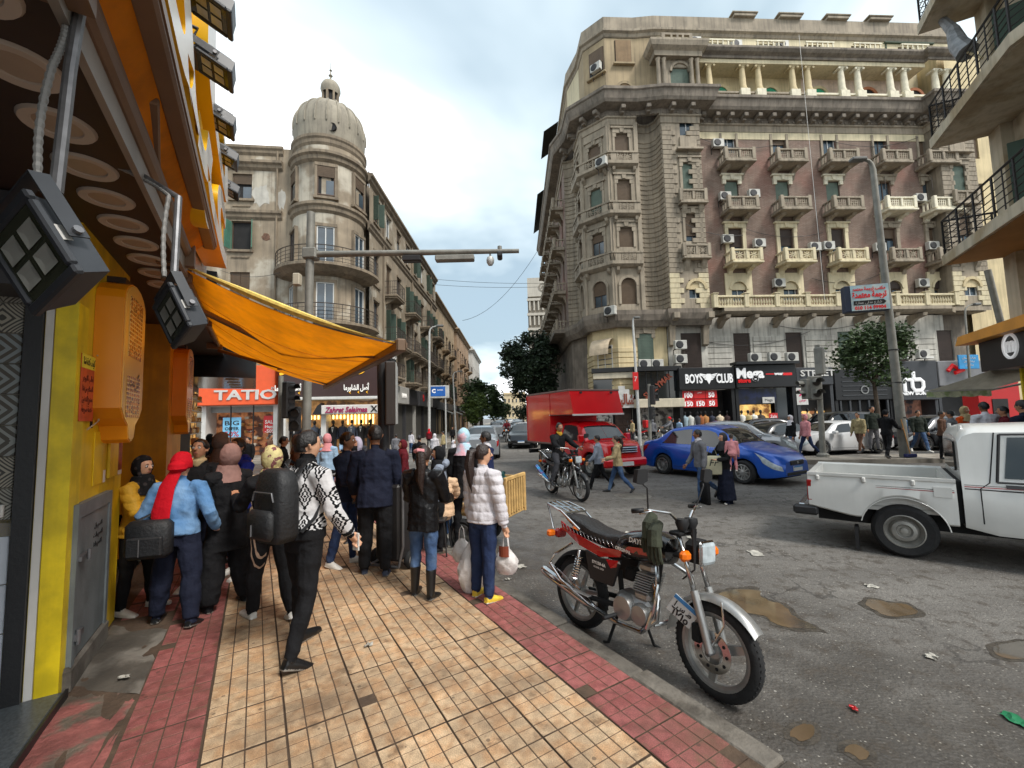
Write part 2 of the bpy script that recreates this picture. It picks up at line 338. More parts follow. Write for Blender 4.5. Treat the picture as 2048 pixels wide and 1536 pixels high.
RB_=M('broken_red_screed',rgb(142,84,78),.8,var=.35,scale=6,bump=.8,bscale=26,col2=rgb(98,88,76),c2pos=(.46,.6),c2scale=4)
def patch(name,pts,mat,z,amp=.008,n=22):
    b=MB();c=sum((Vector(p) for p in pts),Vector())/len(pts);m=len(pts);K=8;rings=[]
    dense=[Vector(pts[i]).lerp(Vector(pts[(i+1)%m]),k/n) for i in range(m) for k in range(n)];D=len(dense);vsx=[]
    for r in range(K+1):
        for q in dense:
            p=c.lerp(q,r/K);vsx.append((p.x,p.y,z))
    a=np.array(vsx);a[:,2]+=amp*(vnoise(a*np.array([7,7,1.]),3)+.5*vnoise(a*np.array([19,19,1.]),5));e=np.arange(len(a))>=K*D;a[e,2] -= .012
    b.add([tuple(q) for q in a],[(r*D+i,r*D+(i+1)%D,(r+1)*D+(i+1)%D,(r+1)*D+i) for r in range(K) for i in range(D)]);return b.build(name,mat,pv,smooth=True)
patch('concrete_patch',[S(-2.13,4.3),S(-1.02,3.4),S(-1.02,6.0),S(-2.1,6.9)],CONC,.002,.012)
patch('broken_screed',[S(-2.13,4.4),S(-2.05,-6),S(-1.02,-6),S(-1.02,3.5)],RB_,-.002,.012)
KB=M('kerb_stone',rgb(112,106,97),.85,var=.32,scale=5,bump=.7,bscale=22,col2=rgb(78,72,64),c2scale=3,rand=.15)
b=-12.0
while b<NB:
    ln=RNG.uniform(1.9,2.6);m=MB();L_=ln*TILE-.012;m.cbx(0,.165,0,L_,-.3,0,.016)
    o=obj('kerb_stone',m.mesh('kerb_stone',KB),pv,S(6.01,b,RNG.uniform(-.02,-.004)),YAW+RNG.gauss(0,.006));b+=ln
# puddles and stains on the road
PUD=M('muddy_water',rgb(100,84,64),.05,var=.3,scale=3,col2=rgb(84,78,70),c2scale=2.5)
DAMP=M('damp_asphalt',rgb(72,66,58),.35,var=.4,scale=14,bump=.5,bscale=60)
def puddle(label,outline,z=ROAD+.004):
    c=G(*outline[0],ROAD);pts=[G(x,y,ROAD) for x,y in outline];n=len(pts);out=[]
    for i in range(n):
        a,b_,c_,d=pts[i-1],pts[i],pts[(i+1)%n],pts[(i+2)%n]
        for k in range(8):
            t=k/8;q=.5*((2*b_)+(c_-a)*t+(2*a-5*b_+4*c_-d)*t*t+(3*b_-a-3*c_+d)*t**3);j=vnoise(np.array([[q.x*9,q.y*9,1.]]),4)[0]*.05+vnoise(np.array([[q.x*27,q.y*27,1.]]),6)[0]*.02;out.append((q.x+j,q.y+j*.6,z))
    o=tag(MB().add(out,[tuple(range(len(out)))]).build('puddle',PUD),label,'puddle',kind='structure');cc=sum((Vector(v) for v in out),Vector())/len(out);dm_=[cc+(Vector(v)-cc)*(1.1+.09*vnoise(np.array([[v[0]*13,v[1]*13,2.]]),7)[0])+(Vector(v)-cc).normalized()*.03 for v in out];MB().add([(v.x,v.y,ROAD+.002) for v in dm_],[tuple(range(len(dm_)))]).build('damp_edge',DAMP,o)
puddle('long brown muddy puddle behind the parked motorcycle front wheel',[(1440,1188),(1500,1178),(1545,1205),(1600,1236),(1640,1255),(1590,1256),(1530,1236),(1470,1222)])
puddle('thin muddy puddle in the rut between motorcycle and pickup',[(1735,1200),(1800,1210),(1835,1226),(1790,1232),(1740,1220)])
puddle('small round muddy puddle near the lower edge of the road',[(1690,1497),(1720,1490),(1740,1508),(1722,1524),(1692,1516)])
puddle('tiny muddy puddle between front wheel and lower road edge',[(1590,1455),(1618,1450),(1632,1466),(1612,1480),(1590,1474)])
puddle('muddy puddle cut by the right edge of the road',[(1990,1292),(2048,1285),(2090,1300),(2080,1320),(2010,1316)])
# far pavements
FP=M('far_paving',rgb(150,142,130),.85,var=.25,scale=1.2,bump=.3,bscale=12,col2=rgb(120,112,102))
def slab(name,pts,label,z=0.0,mat=FP):return tag(MB().ext([(p[0],p[1],z) for p in pts],(0,0,-.25)).build(name,mat),label,'pavement',kind='structure')
slab('pavement',[(5.0,27.0),(40,30.5),(40,60),(5.0,90)],'far pavement in front of the brown corner building',.0)
slab('pavement',[(-8.7,22.5),(-4.9,25),(-4.9,200),(-9.2,200)],'pavement along the left side of the far street',.0)
slab('pavement',[(-40,20.5),(-10,20.5),(-6.2,22.6),(-5.2,24.5),(-9,40),(-40,40)],'pavement in front of the domed building shops',-.004)
slab('pavement',[(9.6,15.2),(12,14.9),(30,13.0),(30,15.5),(9.9,16.5)],'narrow traffic island under the lamp post',0)
# ---------------------------------------------------------------- the yellow food shop beside us
YEL=M('yellow_panel',rgb(226,188,26),.45,var=.26,scale=2.2,bump=.12,bscale=9,streak=.3);YEL2=M('yellow_trim',rgb(226,198,24),.45,var=.25,scale=4,streak=.25,bump=.1,bscale=12)
ORG=M('orange_board',rgb(226,140,16),.35,var=.08,scale=1.5);BLK=M('black_metal',rgb(30,30,32),.45,var=.2,bump=.1);WHT=M('white_paint',rgb(205,203,198),.55,var=.12,streak=.1)
BRN=M('brown_soffit',rgb(52,36,30),.5,var=.15);GRY=M('grey_steel',rgb(112,120,122),.6,var=.2,scale=4,bump=.15,bscale=20,streak=.25);GALV=M('galvanised_pipe',rgb(120,120,122),.45,.6,var=.25,scale=8)
PLASTER_D=M('dark_panel',rgb(58,58,62),.5,var=.2);GLASS=M('dark_glass',rgb(22,26,30),.06,var=0,spec=.8)
def canvas(name,c):
    m=M(name,c,.8,var=.22,scale=2.2,streak=.2,bump=.5,bscale=7);N,L,mt,mix=node_tools(m);b=N['Principled BSDF'];out=[n for n in N if n.type=='OUTPUT_MATERIAL'][0]
    tr=N.new('ShaderNodeBsdfTranslucent');L.new(b.inputs['Base Color'].links[0].from_socket,tr.inputs[0]);mx=N.new('ShaderNodeMixShader');mx.inputs[0].default_value=.45;L.new(b.outputs[0],mx.inputs[1]);L.new(tr.outputs[0],mx.inputs[2]);L.new(mx.outputs[0],out.inputs[0]);return m
CANV=canvas('orange_canvas',rgb(240,142,12))
def frameS(s=0,t=0,z=0):q=S(-2.15,0);w=q+Vector((U2.x,U2.y,0))*s+Vector((V2.x,V2.y,0))*t;w.z=z;return w
SHR=YAW+R_(90)
shop=thing('food_shop','yellow fronted food shop with brown soffit and giant letters over the pavement','shop',frameS(),SHR)
def sp(name,b,mat,par=None,**k):return b.build(name,mat,par or shop,**k)
# pillar and walls
sp('wall_panel',MB().bx(1.58,2.9,0,.5,1.22,3.22),YEL);sp('wall_panel',MB().bx(1.58,1.66,.002,.5,0,1.22),YEL2);sp('wall_panel',MB().bx(2.46,2.9,.002,.5,0,1.22),YEL)
sp('trim_strip',MB().bx(1.56,1.76,-.012,.1,.0,2.62),YEL2);sp('trim_strip',MB().bx(1.57,1.6,.11,.15,0,2.9),WHT);sp('trim_strip',MB().bx(1.54,1.6,.155,.24,0,3.2),BLK)
sp('access_cover',MB().cbx(2.42,2.68,-.022,0,1.32,1.78,.006),YEL);sp('access_cover',MB().cbx(2.05,2.3,-.01,0,1.3,1.72,.004),YEL)
sp('slot',MB().bx(1.95,2.0,-.004,.02,1.75,1.98),M('slot_black',rgb(14,12,10),.9,var=0))  # slot drawn as a flat near-black box
hd=sp('steel_hatch',MB().cbx(1.72,2.4,-.03,.02,.16,1.12,.006),GRY)
for s0,s1,z0,z1 in ((1.66,1.72,.05,1.22),(2.4,2.46,.05,1.22),(1.72,2.4,1.125,1.22)):sp('hatch_frame',MB().bx(s0,s1,-.04,.02,z0,z1),GRY,hd)
sp('latch',MB().bx(1.69,1.86,-.06,-.03,.83,.86).cyl((1.78,-.075,.82),(1.78,-.075,.89),.012),GALV,hd);sp('hinge',MB().bx(1.69,1.84,-.052,-.03,.3,.34).cyl((1.715,-.055,.27),(1.715,-.055,.37),.014),GALV,hd)
sp('plinth',MB().cbx(1.62,2.5,-.05,.1,-.02,.155,.02),CONC)
for i in range(3):txt('الاسم والتاريخ'[0:9+i],.05,BLK,hd,(2.15,-.032,1.0-.07*i),ext=.001,ar=True,name='marker_writing')
# near return wall with tiles, dark panel above
sp('return_wall',MB().bx(1.58,1.9,.24,2.6,0,3.2),M('old_plaster',rgb(140,134,124),.8))
def cement_tile():
    m=M('patterned_tile',rgb(128,122,110),.45,var=0);N,L,mt,mix=node_tools(m);b=N['Principled BSDF'];tc=N.new('ShaderNodeTexCoord');s=N.new('ShaderNodeSeparateXYZ');L.new(tc.outputs['Object'],s.inputs[0])
    x=mt('ABSOLUTE',mt('MULTIPLY',s.outputs[1],10.4));z=mt('ABSOLUTE',mt('MULTIPLY',s.outputs[2],10.4));d=mt('ADD',x,z);r=mt('SQRT',mt('ADD',mt('POWER',x,2),mt('POWER',z,2)))
    a=mt('SINE',mt('MULTIPLY',d,11));c=mt('SINE',mt('ADD',mt('MULTIPLY',r,14),mt('MULTIPLY',mt('MULTIPLY',x,z),26)))
    oi=N.new('ShaderNodeObjectInfo');f=mt('GREATER_THAN',mt('ADD',mt('MULTIPLY',a,oi.outputs['Random']),mt('MULTIPLY',c,mt('SUBTRACT',1.1,oi.outputs['Random']))),.1)
    L.new(mix(f,mix(oi.outputs['Random'],rgb(150,144,128),rgb(122,130,132)),mix(oi.outputs['Random'],rgb(52,50,46),rgb(72,66,56))),b.inputs['Base Color']);return m
tm=MB().cbx(-.012,0,-.097,.097,-.097,.097,.003).mesh('wall_tile',cement_tile())
wm=MB().cbx(-.012,0,-.197,.197,-.147,.147,.004).mesh('wall_tile',M('white_wall_tile',rgb(196,202,210),.25,var=.08,rand=.06))
for i in range(9):
    for k in range(8):obj('wall_tile',tm,shop,(1.579,.35+.2*i,1.28+.2*k))
for i in range(5):
    for k in range(4):obj('wall_tile',wm,shop,(1.579,.45+.4*i,.03+.3*k))
sp('light_switch',MB().cbx(1.54,1.567,.28,.36,1.2,1.28,.006),WHT)
sp('shutter_box',MB().bx(1.2,1.57,.16,2.6,2.62,3.19),PLASTER_D);sp('doorstep',MB().cbx(-4,1.57,-.04,2.6,-.1,.045,.01),M('granite',rgb(74,80,84),.3,var=.35,scale=60,bump=.05))
sp('doorstep_edge',MB().bx(-4,1.585,-.055,-.041,-.1,.05),BLK)
# serving alcove
sp('back_wall',MB().bx(2.9,5.25,1.05,1.2,0,3.2),M('alcove_shaded_yellow',rgb(190,142,24),.45,var=.15));sp('side_wall',MB().bx(2.88,2.9,.0,1.2,0,3.2),YEL)  # back wall is yellow too; the recess's shade is put into its colour
sp('side_wall',MB().bx(5.25,6.5,0,1.2,0,3.2),M('alcove_yellow',rgb(205,150,16),.45,var=.28,scale=2,streak=.25));sp('serving_counter',MB().bx(3.2,5.2,.75,1.04,0,1.05).bx(3.18,5.24,.68,1.04,1.052,1.1),YEL)  # far side in a deeper yellow, alcove shade painted into it
sp('dark_doorway',MB().bx(6.52,8.2,.05,1.2,0,3.2),M('dark_interior',rgb(24,20,18),.7,var=.2))
sp('wall',MB().bx(-4,12,2.6,2.8,0,9),PLASTER_D)
for y0,z0,w,h in ((-.02,1.28,.16,.3),):
    sp('pasted_notice',MB().bx(2.72,2.88,-.006,-.002,1.32,1.72),WHT);sp('pasted_notice',MB().bx(2.735,2.865,-.009,-.0065,1.36,1.68),M('notice_red',rgb(150,62,34),.5,var=.5,scale=14))
for s0,z0,w,h in ((2.2,1.42,.08,.16),(2.33,1.3,.06,.1),(2.0,1.86,.03,.12)):sp('torn_paper',MB().bx(s0,s0+w,-.004,-.001,z0,z0+h),WHT)
# soffit, fascia
sp('soffit',MB().bx(-4,9,-.46,2.5,3.2,3.32),BRN);sp('soffit_edge',MB().bx(-4,7,-.5,-.47,3.14,3.26),M('pale_alu',rgb(150,142,134),.5,.3,var=.2))
sp('fascia',MB().bx(-4,4.7,-.44,.6,3.5,6.2),M('grey_fascia',rgb(168,168,170),.3,var=.1,scale=.8));sp('upper_wall',MB().bx(-4,9,.6,1.5,3.3,9.5),PLASTER_D)
RING=MB().lathe([(.085,.004),(.09,-.012),(.13,-.016),(.138,-.004),(.138,.01)],28).mesh('downlight',M('white_trim',rgb(190,178,165),.5,var=.1),True,40);LENS=MB().lathe([(0,-.004),(.088,-.004)],28).mesh('lens',M('frosted_lens',rgb(168,150,132),.35,var=.1))
for k in range(14):
    d=obj('downlight',RING,shop,(-2.05+.39*k,-.24,3.2));obj('lens',LENS,d)
# giant letters
LS=M('letter_side',rgb(232,178,8),.35,var=.08);LF=M('letter_face',rgb(225,222,214),.3,var=.05)
for body,size,s0,z0,wd in (('بابا',1.5,.9,4.95,6.2),('عبده',1.5,.9,4.15,6.6)):
    o=txt(body,size,LS,shop,(s0,-.58,z0),ext=.12,ar=True,fat=.02,width=wd,name='giant_lettering');me=o.data;me.materials.append(LF)
    for p in me.polygons:
        if p.normal.z>.9:p.material_index=1
for k in range(22):     # letter blocks that stand between the strokes
    s0=-1.9+k*.29;z0=RNG.choice((3.72,3.78,3.9,4.55,4.7));h=RNG.uniform(.3,.75);dp=RNG.uniform(.14,.24)
    sp('letter_block',MB().cbx(s0,s0+RNG.uniform(.14,.24),-.45-dp,-.44,z0,z0+h,.004),LS)
FLH=M('flood_body',rgb(48,50,54),.42,var=.15,scale=6);FLG=M('flood_glass',rgb(52,54,42),.12,var=.1,spec=.8);FLR=M('flood_reflector',rgb(180,180,172),.3,.5,var=.1)
def floodlight(name,label,loc,rot,sc,group=None,conduit=None):
    t=thing(name,label,'floodlight',loc,0,group);t.rotation_euler=rot;t.scale=(sc,)*3
    hs=MB().add([(-.17,-.05,-.2),(.17,-.05,-.2),(.17,-.05,.2),(-.17,-.05,.2),(-.15,.09,-.17),(.15,.09,-.17),(.15,.09,.17),(-.15,.09,.17)],[(0,1,5,4),(1,2,6,5),(2,3,7,6),(3,0,4,7),(4,5,6,7)])
    for x0,x1,z0,z1 in ((-.19,.19,.165,.215),(-.19,.19,-.215,-.165),(-.19,-.15,-.165,.165),(.15,.19,-.165,.165)):hs.cbx(x0,x1,-.085,-.045,z0,z1,.01)
    hs.cbx(-.12,.12,.088,.125,-.13,.13,.015)
    h=hs.build('housing',FLH,t);MB().bx(-.15,.15,-.072,-.066,-.165,.165).build('glass',FLG,t)
    for x in (-.07,.07):
        for z in (-.07,.06):obj('reflector',MB().add([(x-.055,-.078,z-.05),(x+.055,-.078,z-.05),(x+.055,-.078,z+.05),(x-.055,-.078,z+.05),(x-.03,-.074,z-.02),(x+.03,-.074,z-.02),(x+.03,-.074,z+.02),(x-.03,-.074,z+.02)],[(0,1,5,4),(1,2,6,5),(2,3,7,6),(3,0,4,7),(4,5,6,7)]).mesh('reflector',FLR),t)
    br=MB().bx(-.205,-.198,-.03,.05,-.03,.3).bx(.198,.205,-.03,.05,-.03,.3).bx(-.205,.205,-.03,.05,.3,.308).build('bracket',FLH,t)
    for x in (-.212,.212):obj('bolt',MB().cyl((x-.012,.01,0),(x+.012,.01,0),.02,10).mesh('bolt',GALV),br)
    MB().bx(.151,.1525,.0,.06,-.02,.08).bx(.1712,.1725,-.06,-.0,-.03,.05).build('sticker',WHT,t)
    return t
def at_shop(px,py,t):   # pixel ray onto the plane t metres out from the shop wall
    d=ray(px,py);n=Vector((V2.x,V2.y,0));p0=frameS(0,t);return CP+d*(((p0-CP).dot(n))/d.dot(n))
def hang(name,label,px,py,Y,yaw,tilt,roll,sc,pipe):
    loc=P(px,py,Y);f=floodlight(name,label,loc,(tilt,roll,yaw),sc)
    pts=[P(x,y,d) for x,y,d in pipe];inv=Matrix.LocRotScale(loc,f.rotation_euler,f.scale).inverted();L=[inv@p for p in pts]
    MB().tube(L,.018/sc,10).build('pipe',GALV,f,smooth=True)
    fl=[];rr=[];rib=[L[0]+(L[-1]-L[0])*0 for _ in ()]
    n=60;off=(inv@(pts[0]+Vector((-.035,-.02,0))))-L[0]
    for i in range(n+1):
        u=i/n*(len(L)-1);k=min(int(u),len(L)-2);fl.append(L[k].lerp(L[k+1],u-k)+off*(1+.35*math.sin(u*3)));rr.append((.0125 if i%2 else .0095)/sc)
    MB().tube(fl,rr,8).build('flexible_conduit',M('grey_conduit',rgb(138,136,132),.5,var=.15),f)
    return f
hang('floodlight','big black floodlight hanging nearest us under the soffit',100,512,1.28,R_(-20),R_(16),R_(-26),.66,[(112,385,1.3),(140,140,1.35),(160,20,1.4)])
hang('floodlight','smaller black floodlight hanging farther along under the soffit',362,632,2.2,R_(-34),R_(14),R_(-24),.62,[(348,555,2.22),(357,395,2.3),(290,355,2.35),(165,290,2.2)])
for k,(px,py,w) in enumerate(((425,12,70),(432,132,62),(440,240,58),(452,312,54),(458,377,50))):
    loc=at_shop(px,py,.78-.02*k);wn=('topmost','second from top','third from top','fourth from top','lowest')[k]
    f=floodlight('floodlight','grey floodlight on the giant letters, %s of five'%wn,loc,(R_(66),0,SHR+R_(180)),.66,'floodlights along the top of the letters')
    iv=Matrix.LocRotScale(loc,f.rotation_euler,f.scale).inverted();MB().tube([(0,.05,.3),iv@(loc+Vector((-V2.x*.12,-V2.y*.12,.25))),iv@(loc+Vector((-V2.x*.5,-V2.y*.5,.3)))],.02,6).build('arm',FLH,f)
# menu boards
def menu_print():
    m=M('menu_print',rgb(226,188,110),.25,var=.1);N,L,mt,mix=node_tools(m);b=N['Principled BSDF'];tc=N.new('ShaderNodeTexCoord');s=N.new('ShaderNodeSeparateXYZ');L.new(tc.outputs['Object'],s.inputs[0])
    br=N.new('ShaderNodeTexBrick');br.inputs['Scale'].default_value=7;br.inputs['Mortar Size'].default_value=.04;br.offset=0;br.inputs['Color1'].default_value=(*rgb(214,140,60),1);br.inputs['Color2'].default_value=(*rgb(120,62,40),1);br.inputs['Mortar'].default_value=(*rgb(232,196,120),1)
    cb=N.new('ShaderNodeCombineXYZ');L.new(s.outputs[0],cb.inputs[0]);L.new(s.outputs[2],cb.inputs[1]);L.new(cb.outputs[0],br.inputs['Vector']);n=N.new('ShaderNodeTexNoise');n.inputs['Scale'].default_value=26;L.new(tc.outputs['Object'],n.inputs['Vector'])
    ln=mt('GREATER_THAN',mt('SINE',mt('MULTIPLY',s.outputs[2],190)),.1);f=mt('MULTIPLY',ln,mt('GREATER_THAN',n.outputs[0],.52))
    L.new(mix(mt('MULTIPLY',f,.8),br.outputs[0],rgb(96,56,30)),b.inputs['Base Color']);return m
MPR=menu_print();MFACE=M('menu_face',rgb(228,178,84),.2,var=.12,scale=2)
def menu(s0,w,z0,z1,label):
    t=thing('menu_board',label,'menu board',frameS(s0,0,0),SHR);m=[];c=w/2
    for k in range(9):th=math.pi*k/8;m.append((c-c*math.cos(th),z1-.18+.18*math.sin(th)))
    low=[(w,z0+.28),(w*.86,z0+.2),(w*.68,z0+.14),(w*.62,z0+.03),(w*.5,z0),(w*.38,z0+.03),(w*.32,z0+.14),(w*.14,z0+.2),(0,z0+.28)]
    pl=m+low;MB().ext([(x,-.002,z) for x,z in pl],(0,-.17,0)).build('board_case',ORG,t)
    k=.93;cx,cz=c,(z0+z1)/2;q=[(cx+(x-cx)*k,-.172,cz+(z-cz)*.985) for x,z in pl];MB().ext(q,(0,-.006,0)).build('board_face',MFACE,t)
    for zz,ww,hh in ((z1-.62,.6,.5),(z1-1.12,.62,.34)):MB().bx(c-w*ww/2,c+w*ww/2,-.182,-.179,zz,zz+hh).build('printed_panel',MPR,t)
    txt('بابا عبده',.13,BLK,t,(c,-.181,z1-.22),ext=.001,ar=True,fat=.003);txt('كريب',.16,BLK,t,(c,-.181,z0+.52),ext=.001,ar=True,fat=.003)
    for i in range(5):MB().bx(c-.12+.03*(i%2),c+.12,-.181,-.179,z0+.42-.035*i,z0+.432-.035*i).build('print_line',BLK,t)
    MB().bx(c-.1,c+.1,-.12,0,z1,z1+.05).build('hanger',BRN,t)
menu(1.92,.72,1.62,2.95,'orange menu board with pointed foot on the near yellow pillar');menu(5.5,.72,1.62,2.95,'orange menu board with pointed foot on the farther pillar')
ps=thing('poster','orange red notice with yellow heading taped to the yellow pillar','poster',frameS(1.79,0,2.02),SHR)
MB().bx(-.15,.15,-.018,-.014,-.22,.26).build('sheet',M('notice_orange',rgb(204,84,44),.5,var=.2,scale=12),ps);MB().bx(-.15,.15,-.0205,-.0185,.16,.26).build('heading',M('notice_yellow',rgb(226,208,60),.5,var=.1),ps)
txt('كيف كدة شا',.075,BLK,ps,(0,-.022,.21),ext=.001,ar=True,width=.24)
for i,w in enumerate(('لطلب الاوردر','الاستلام من هنا','ممنوع التدخين','خدمة سريعة')):txt(w,.06,M('notice_ink',rgb(112,40,24),.6,var=0),ps,(0,-.0195,.09-.075*i),ext=.001,ar=True,width=.22)
MB().tube([frameS(2.2,.02,2.75),frameS(2.13,.03,2.5),frameS(1.92,.03,2.3),frameS(2.1,.03,2.05),frameS(2.02,.03,1.8),frameS(1.78,.03,1.74)],.006,6).build('loose_cable',M('beige_cable',rgb(190,170,140),.5));tag(bpy.data.objects['loose_cable'],'thin pale cable dangling down the yellow pillar','cable')
# awnings
def awning(label,s0,s1,tr,zr,f0,f1,tf,zf,open_,arms):
    t=thing('awning',label,'awning',frameS(0,0,0),SHR)
    sag=.16 if open_ else .02
    def fab(u,v):
        a=s0+(s1-s0)*u;c=f0+(f1-f0)*u;s=a+(c-a)*v;tt=tr+(tf-tr)*v;z=zr+(zf-zr)*v-sag*math.sin(math.pi*v)*(.6+.8*math.sin(math.pi*u))+.012*math.sin(u*19)*math.sin(math.pi*v);return (s,-tt,z)
    g=MB().grid(fab,40,16);f=g.build('canvas',CANV,t,smooth=True)
    if open_:       # rolled valance lip along the near edge
        MB().grid(lambda u,v:tuple(Vector(fab(0,u))+Vector((-.02-.06*math.sin(v*3.1),0,.012+.1*v*(1-.5*u)*math.sin(math.pi*min(u*1.1,1))))),16,3).build('rolled_lip',M('pale_canvas',rgb(238,206,110),.8,var=.2,scale=20),f,smooth=True)
        for k in (.25,.5,.75):MB().tube([Vector(fab(k,j/10))+Vector((0,0,-.004)) for j in range(11)],.004,4).build('seam',ORG,f)
    ALU=M('brown_alu',rgb(120,96,76),.45,.3,var=.15)
    MB().cyl((s0,-tr,zr+.02),(s1,-tr,zr+.02),.06,14).build('roller',ALU,t)
    MB().cbx(f0-.08,f1+.08,-tf-.05,-tf+.05,zf-.07,zf+.06,.015).bx(f0-.08,f1+.08,-tf-.058,-tf-.045,zf-.035,zf+.02).build('front_bar',ALU,t)
    for (a,el,e) in arms:
        ar=MB().cbx(-.03,.03,0,(Vector(el)-Vector(a)).length,-.025,.025,.008);d=Vector(el)-Vector(a);o=ar.build('arm',ALU,t);o.rotation_mode='QUATERNION';o.location=a;o.rotation_quaternion=d.to_track_quat('Y','Z')
        d2=Vector(e)-Vector(el);o2=MB().cbx(-.025,.025,0,d2.length,-.02,.02,.008).build('arm',ALU,t);o2.rotation_mode='QUATERNION';o2.location=el;o2.rotation_quaternion=d2.to_track_quat('Y','Z')
        MB().cyl(Vector(el)+Vector((0,0,-.04)),Vector(el)+Vector((0,0,.04)),.04,12).build('elbow',ALU,t)
    for s in (s0+.1,(s0+s1)/2,s1-.1):MB().bx(s-.04,s+.04,-tr-.08,-.3,zr-.12,zr+.1).build('wall_bracket',ALU,t)
awning('orange canvas awning opened out over the crowd',2.4,6.8,.45,3.22,1.75,7.0,2.3,2.5,True,[((3.2,-.5,3.02),(3.9,-1.35,2.72),(2.6,-2.25,2.5)),((6.3,-.5,3.02),(5.6,-1.4,2.68),(6.6,-2.25,2.5))])
awning('rolled back orange awning under the giant letters',-3.5,2.35,.49,3.3,-3.5,2.35,.66,3.5,False,[((-.2,-.42,3.34),(1.2,-.46,3.32),(.2,-.6,3.4))])
# black canopy box of the next shop and its lit window
nb=thing('neighbour_shop','black box canopy of the next shop with lit pastry window below','shop',frameS(8.4,0,0),SHR)
BG=M('gloss_black',rgb(16,16,18),.18,var=.1);MB().bx(0,3.4,-1.05,.6,2.75,4.1).build('canopy_box',BG,nb);MB().bx(-.1,3.4,-.3,.6,4.102,5.0).build('canopy_top',BG,nb)
for k in range(4):obj('downlight',RING,nb,(.4+.8*k,-.6,2.752))
MB().bx(0,3.4,.3,.6,0,2.75).build('shop_front',M('dark_timber',rgb(46,36,28),.5),nb)
LIT=M('lit_display',rgb(196,150,84),.6,var=.6,scale=9,col2=rgb(60,34,16),c2pos=(.4,.6),c2scale=6,emit=.5)
MB().bx(.3,3.1,.27,.299,.9,2.6).build('lit_window',LIT,nb)
for k in range(6):MB().bx(.3,3.1,.16,.27,1.0+.27*k,1.02+.27*k).build('shelf',WHT,nb)
for k in range(40):x=.4+RNG.random()*2.5;z=1.02+.27*RNG.randrange(6);MB().cbx(x,x+.16,.17,.26,z+.003,z+RNG.uniform(.06,.16),.02).build('pastry_tray',M('pastry%d'%(k%3),(rgb(196,140,70),rgb(222,200,160),rgb(120,70,36))[k%3],.6),nb)
# ---------------------------------------------------------------- building kit
def wall(b,x0,x1,z0,z1,holes,y=0,depth=.3,mi=0):       # wall face with real openings and reveals; y grows into the building
    xs=sorted({x0,x1,*[h[0] for h in holes],*[h[1] for h in holes]});zs=sorted({z0,z1,*[h[2] for h in holes],*[h[3] for h in holes]});xs=[x for x in xs if x0<=x<=x1];zs=[z for z in zs if z0<=z<=z1]
    for i in range(len(xs)-1):
        run=None
        for k in range(len(zs)):
            ins=k==len(zs)-1 or any(h[0]<(xs[i]+xs[i+1])/2<h[1] and h[2]<(zs[k]+zs[k+1])/2<h[3] for h in holes)
            if not ins and run is None:run=zs[k]
            if ins and run is not None:b.add([(xs[i],y,run),(xs[i+1],y,run),(xs[i+1],y,zs[k]),(xs[i],y,zs[k])],[(0,1,2,3)],mi);run=None
    for hx0,hx1,hz0,hz1 in holes:
        a=[(hx0,hz0),(hx1,hz0),(hx1,hz1),(hx0,hz1)]
        for k in range(4):p,q=a[k],a[(k+1)%4];b.add([(p[0],y,p[1]),(q[0],y,q[1]),(q[0],y+depth,q[1]),(p[0],y+depth,p[1])],[(0,1,2,3)],mi)
    return b
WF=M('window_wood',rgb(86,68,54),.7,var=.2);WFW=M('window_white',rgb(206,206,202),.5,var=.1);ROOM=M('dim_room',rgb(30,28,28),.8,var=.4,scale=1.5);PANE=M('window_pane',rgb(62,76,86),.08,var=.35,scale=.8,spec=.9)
def slats(nm,c,c2=None):
    m=M(nm,c,.65,var=.2,scale=1.3,streak=.15);N,L,mt,mix=node_tools(m);b=N['Principled BSDF'];tc=N.new('ShaderNodeTexCoord');s=N.new('ShaderNodeSeparateXYZ');L.new(tc.outputs['Object'],s.inputs[0])
    w=mt('FRACT',mt('MULTIPLY',s.outputs[2],9.5));bn=N.new('ShaderNodeBump');bn.inputs['Distance'].default_value=.03;bn.inputs['Strength'].default_value=1;L.new(w,bn.inputs['Height']);L.new(bn.outputs[0],b.inputs['Normal']);return m
SH_B=slats('brown_roller_slats',rgb(104,86,68));SH_G=slats('green_roller_slats',rgb(96,112,100));SH_T=slats('tan_roller_slats',rgb(152,124,90));SH_GR=slats('bright_green_slats',rgb(40,150,110));SH_D=slats('dark_roller_slats',rgb(64,52,46));SH_TEAL=slats('teal_shutter',rgb(84,138,118));SH_GD=slats('dull_green_shutter',rgb(72,92,80))
_WC={}
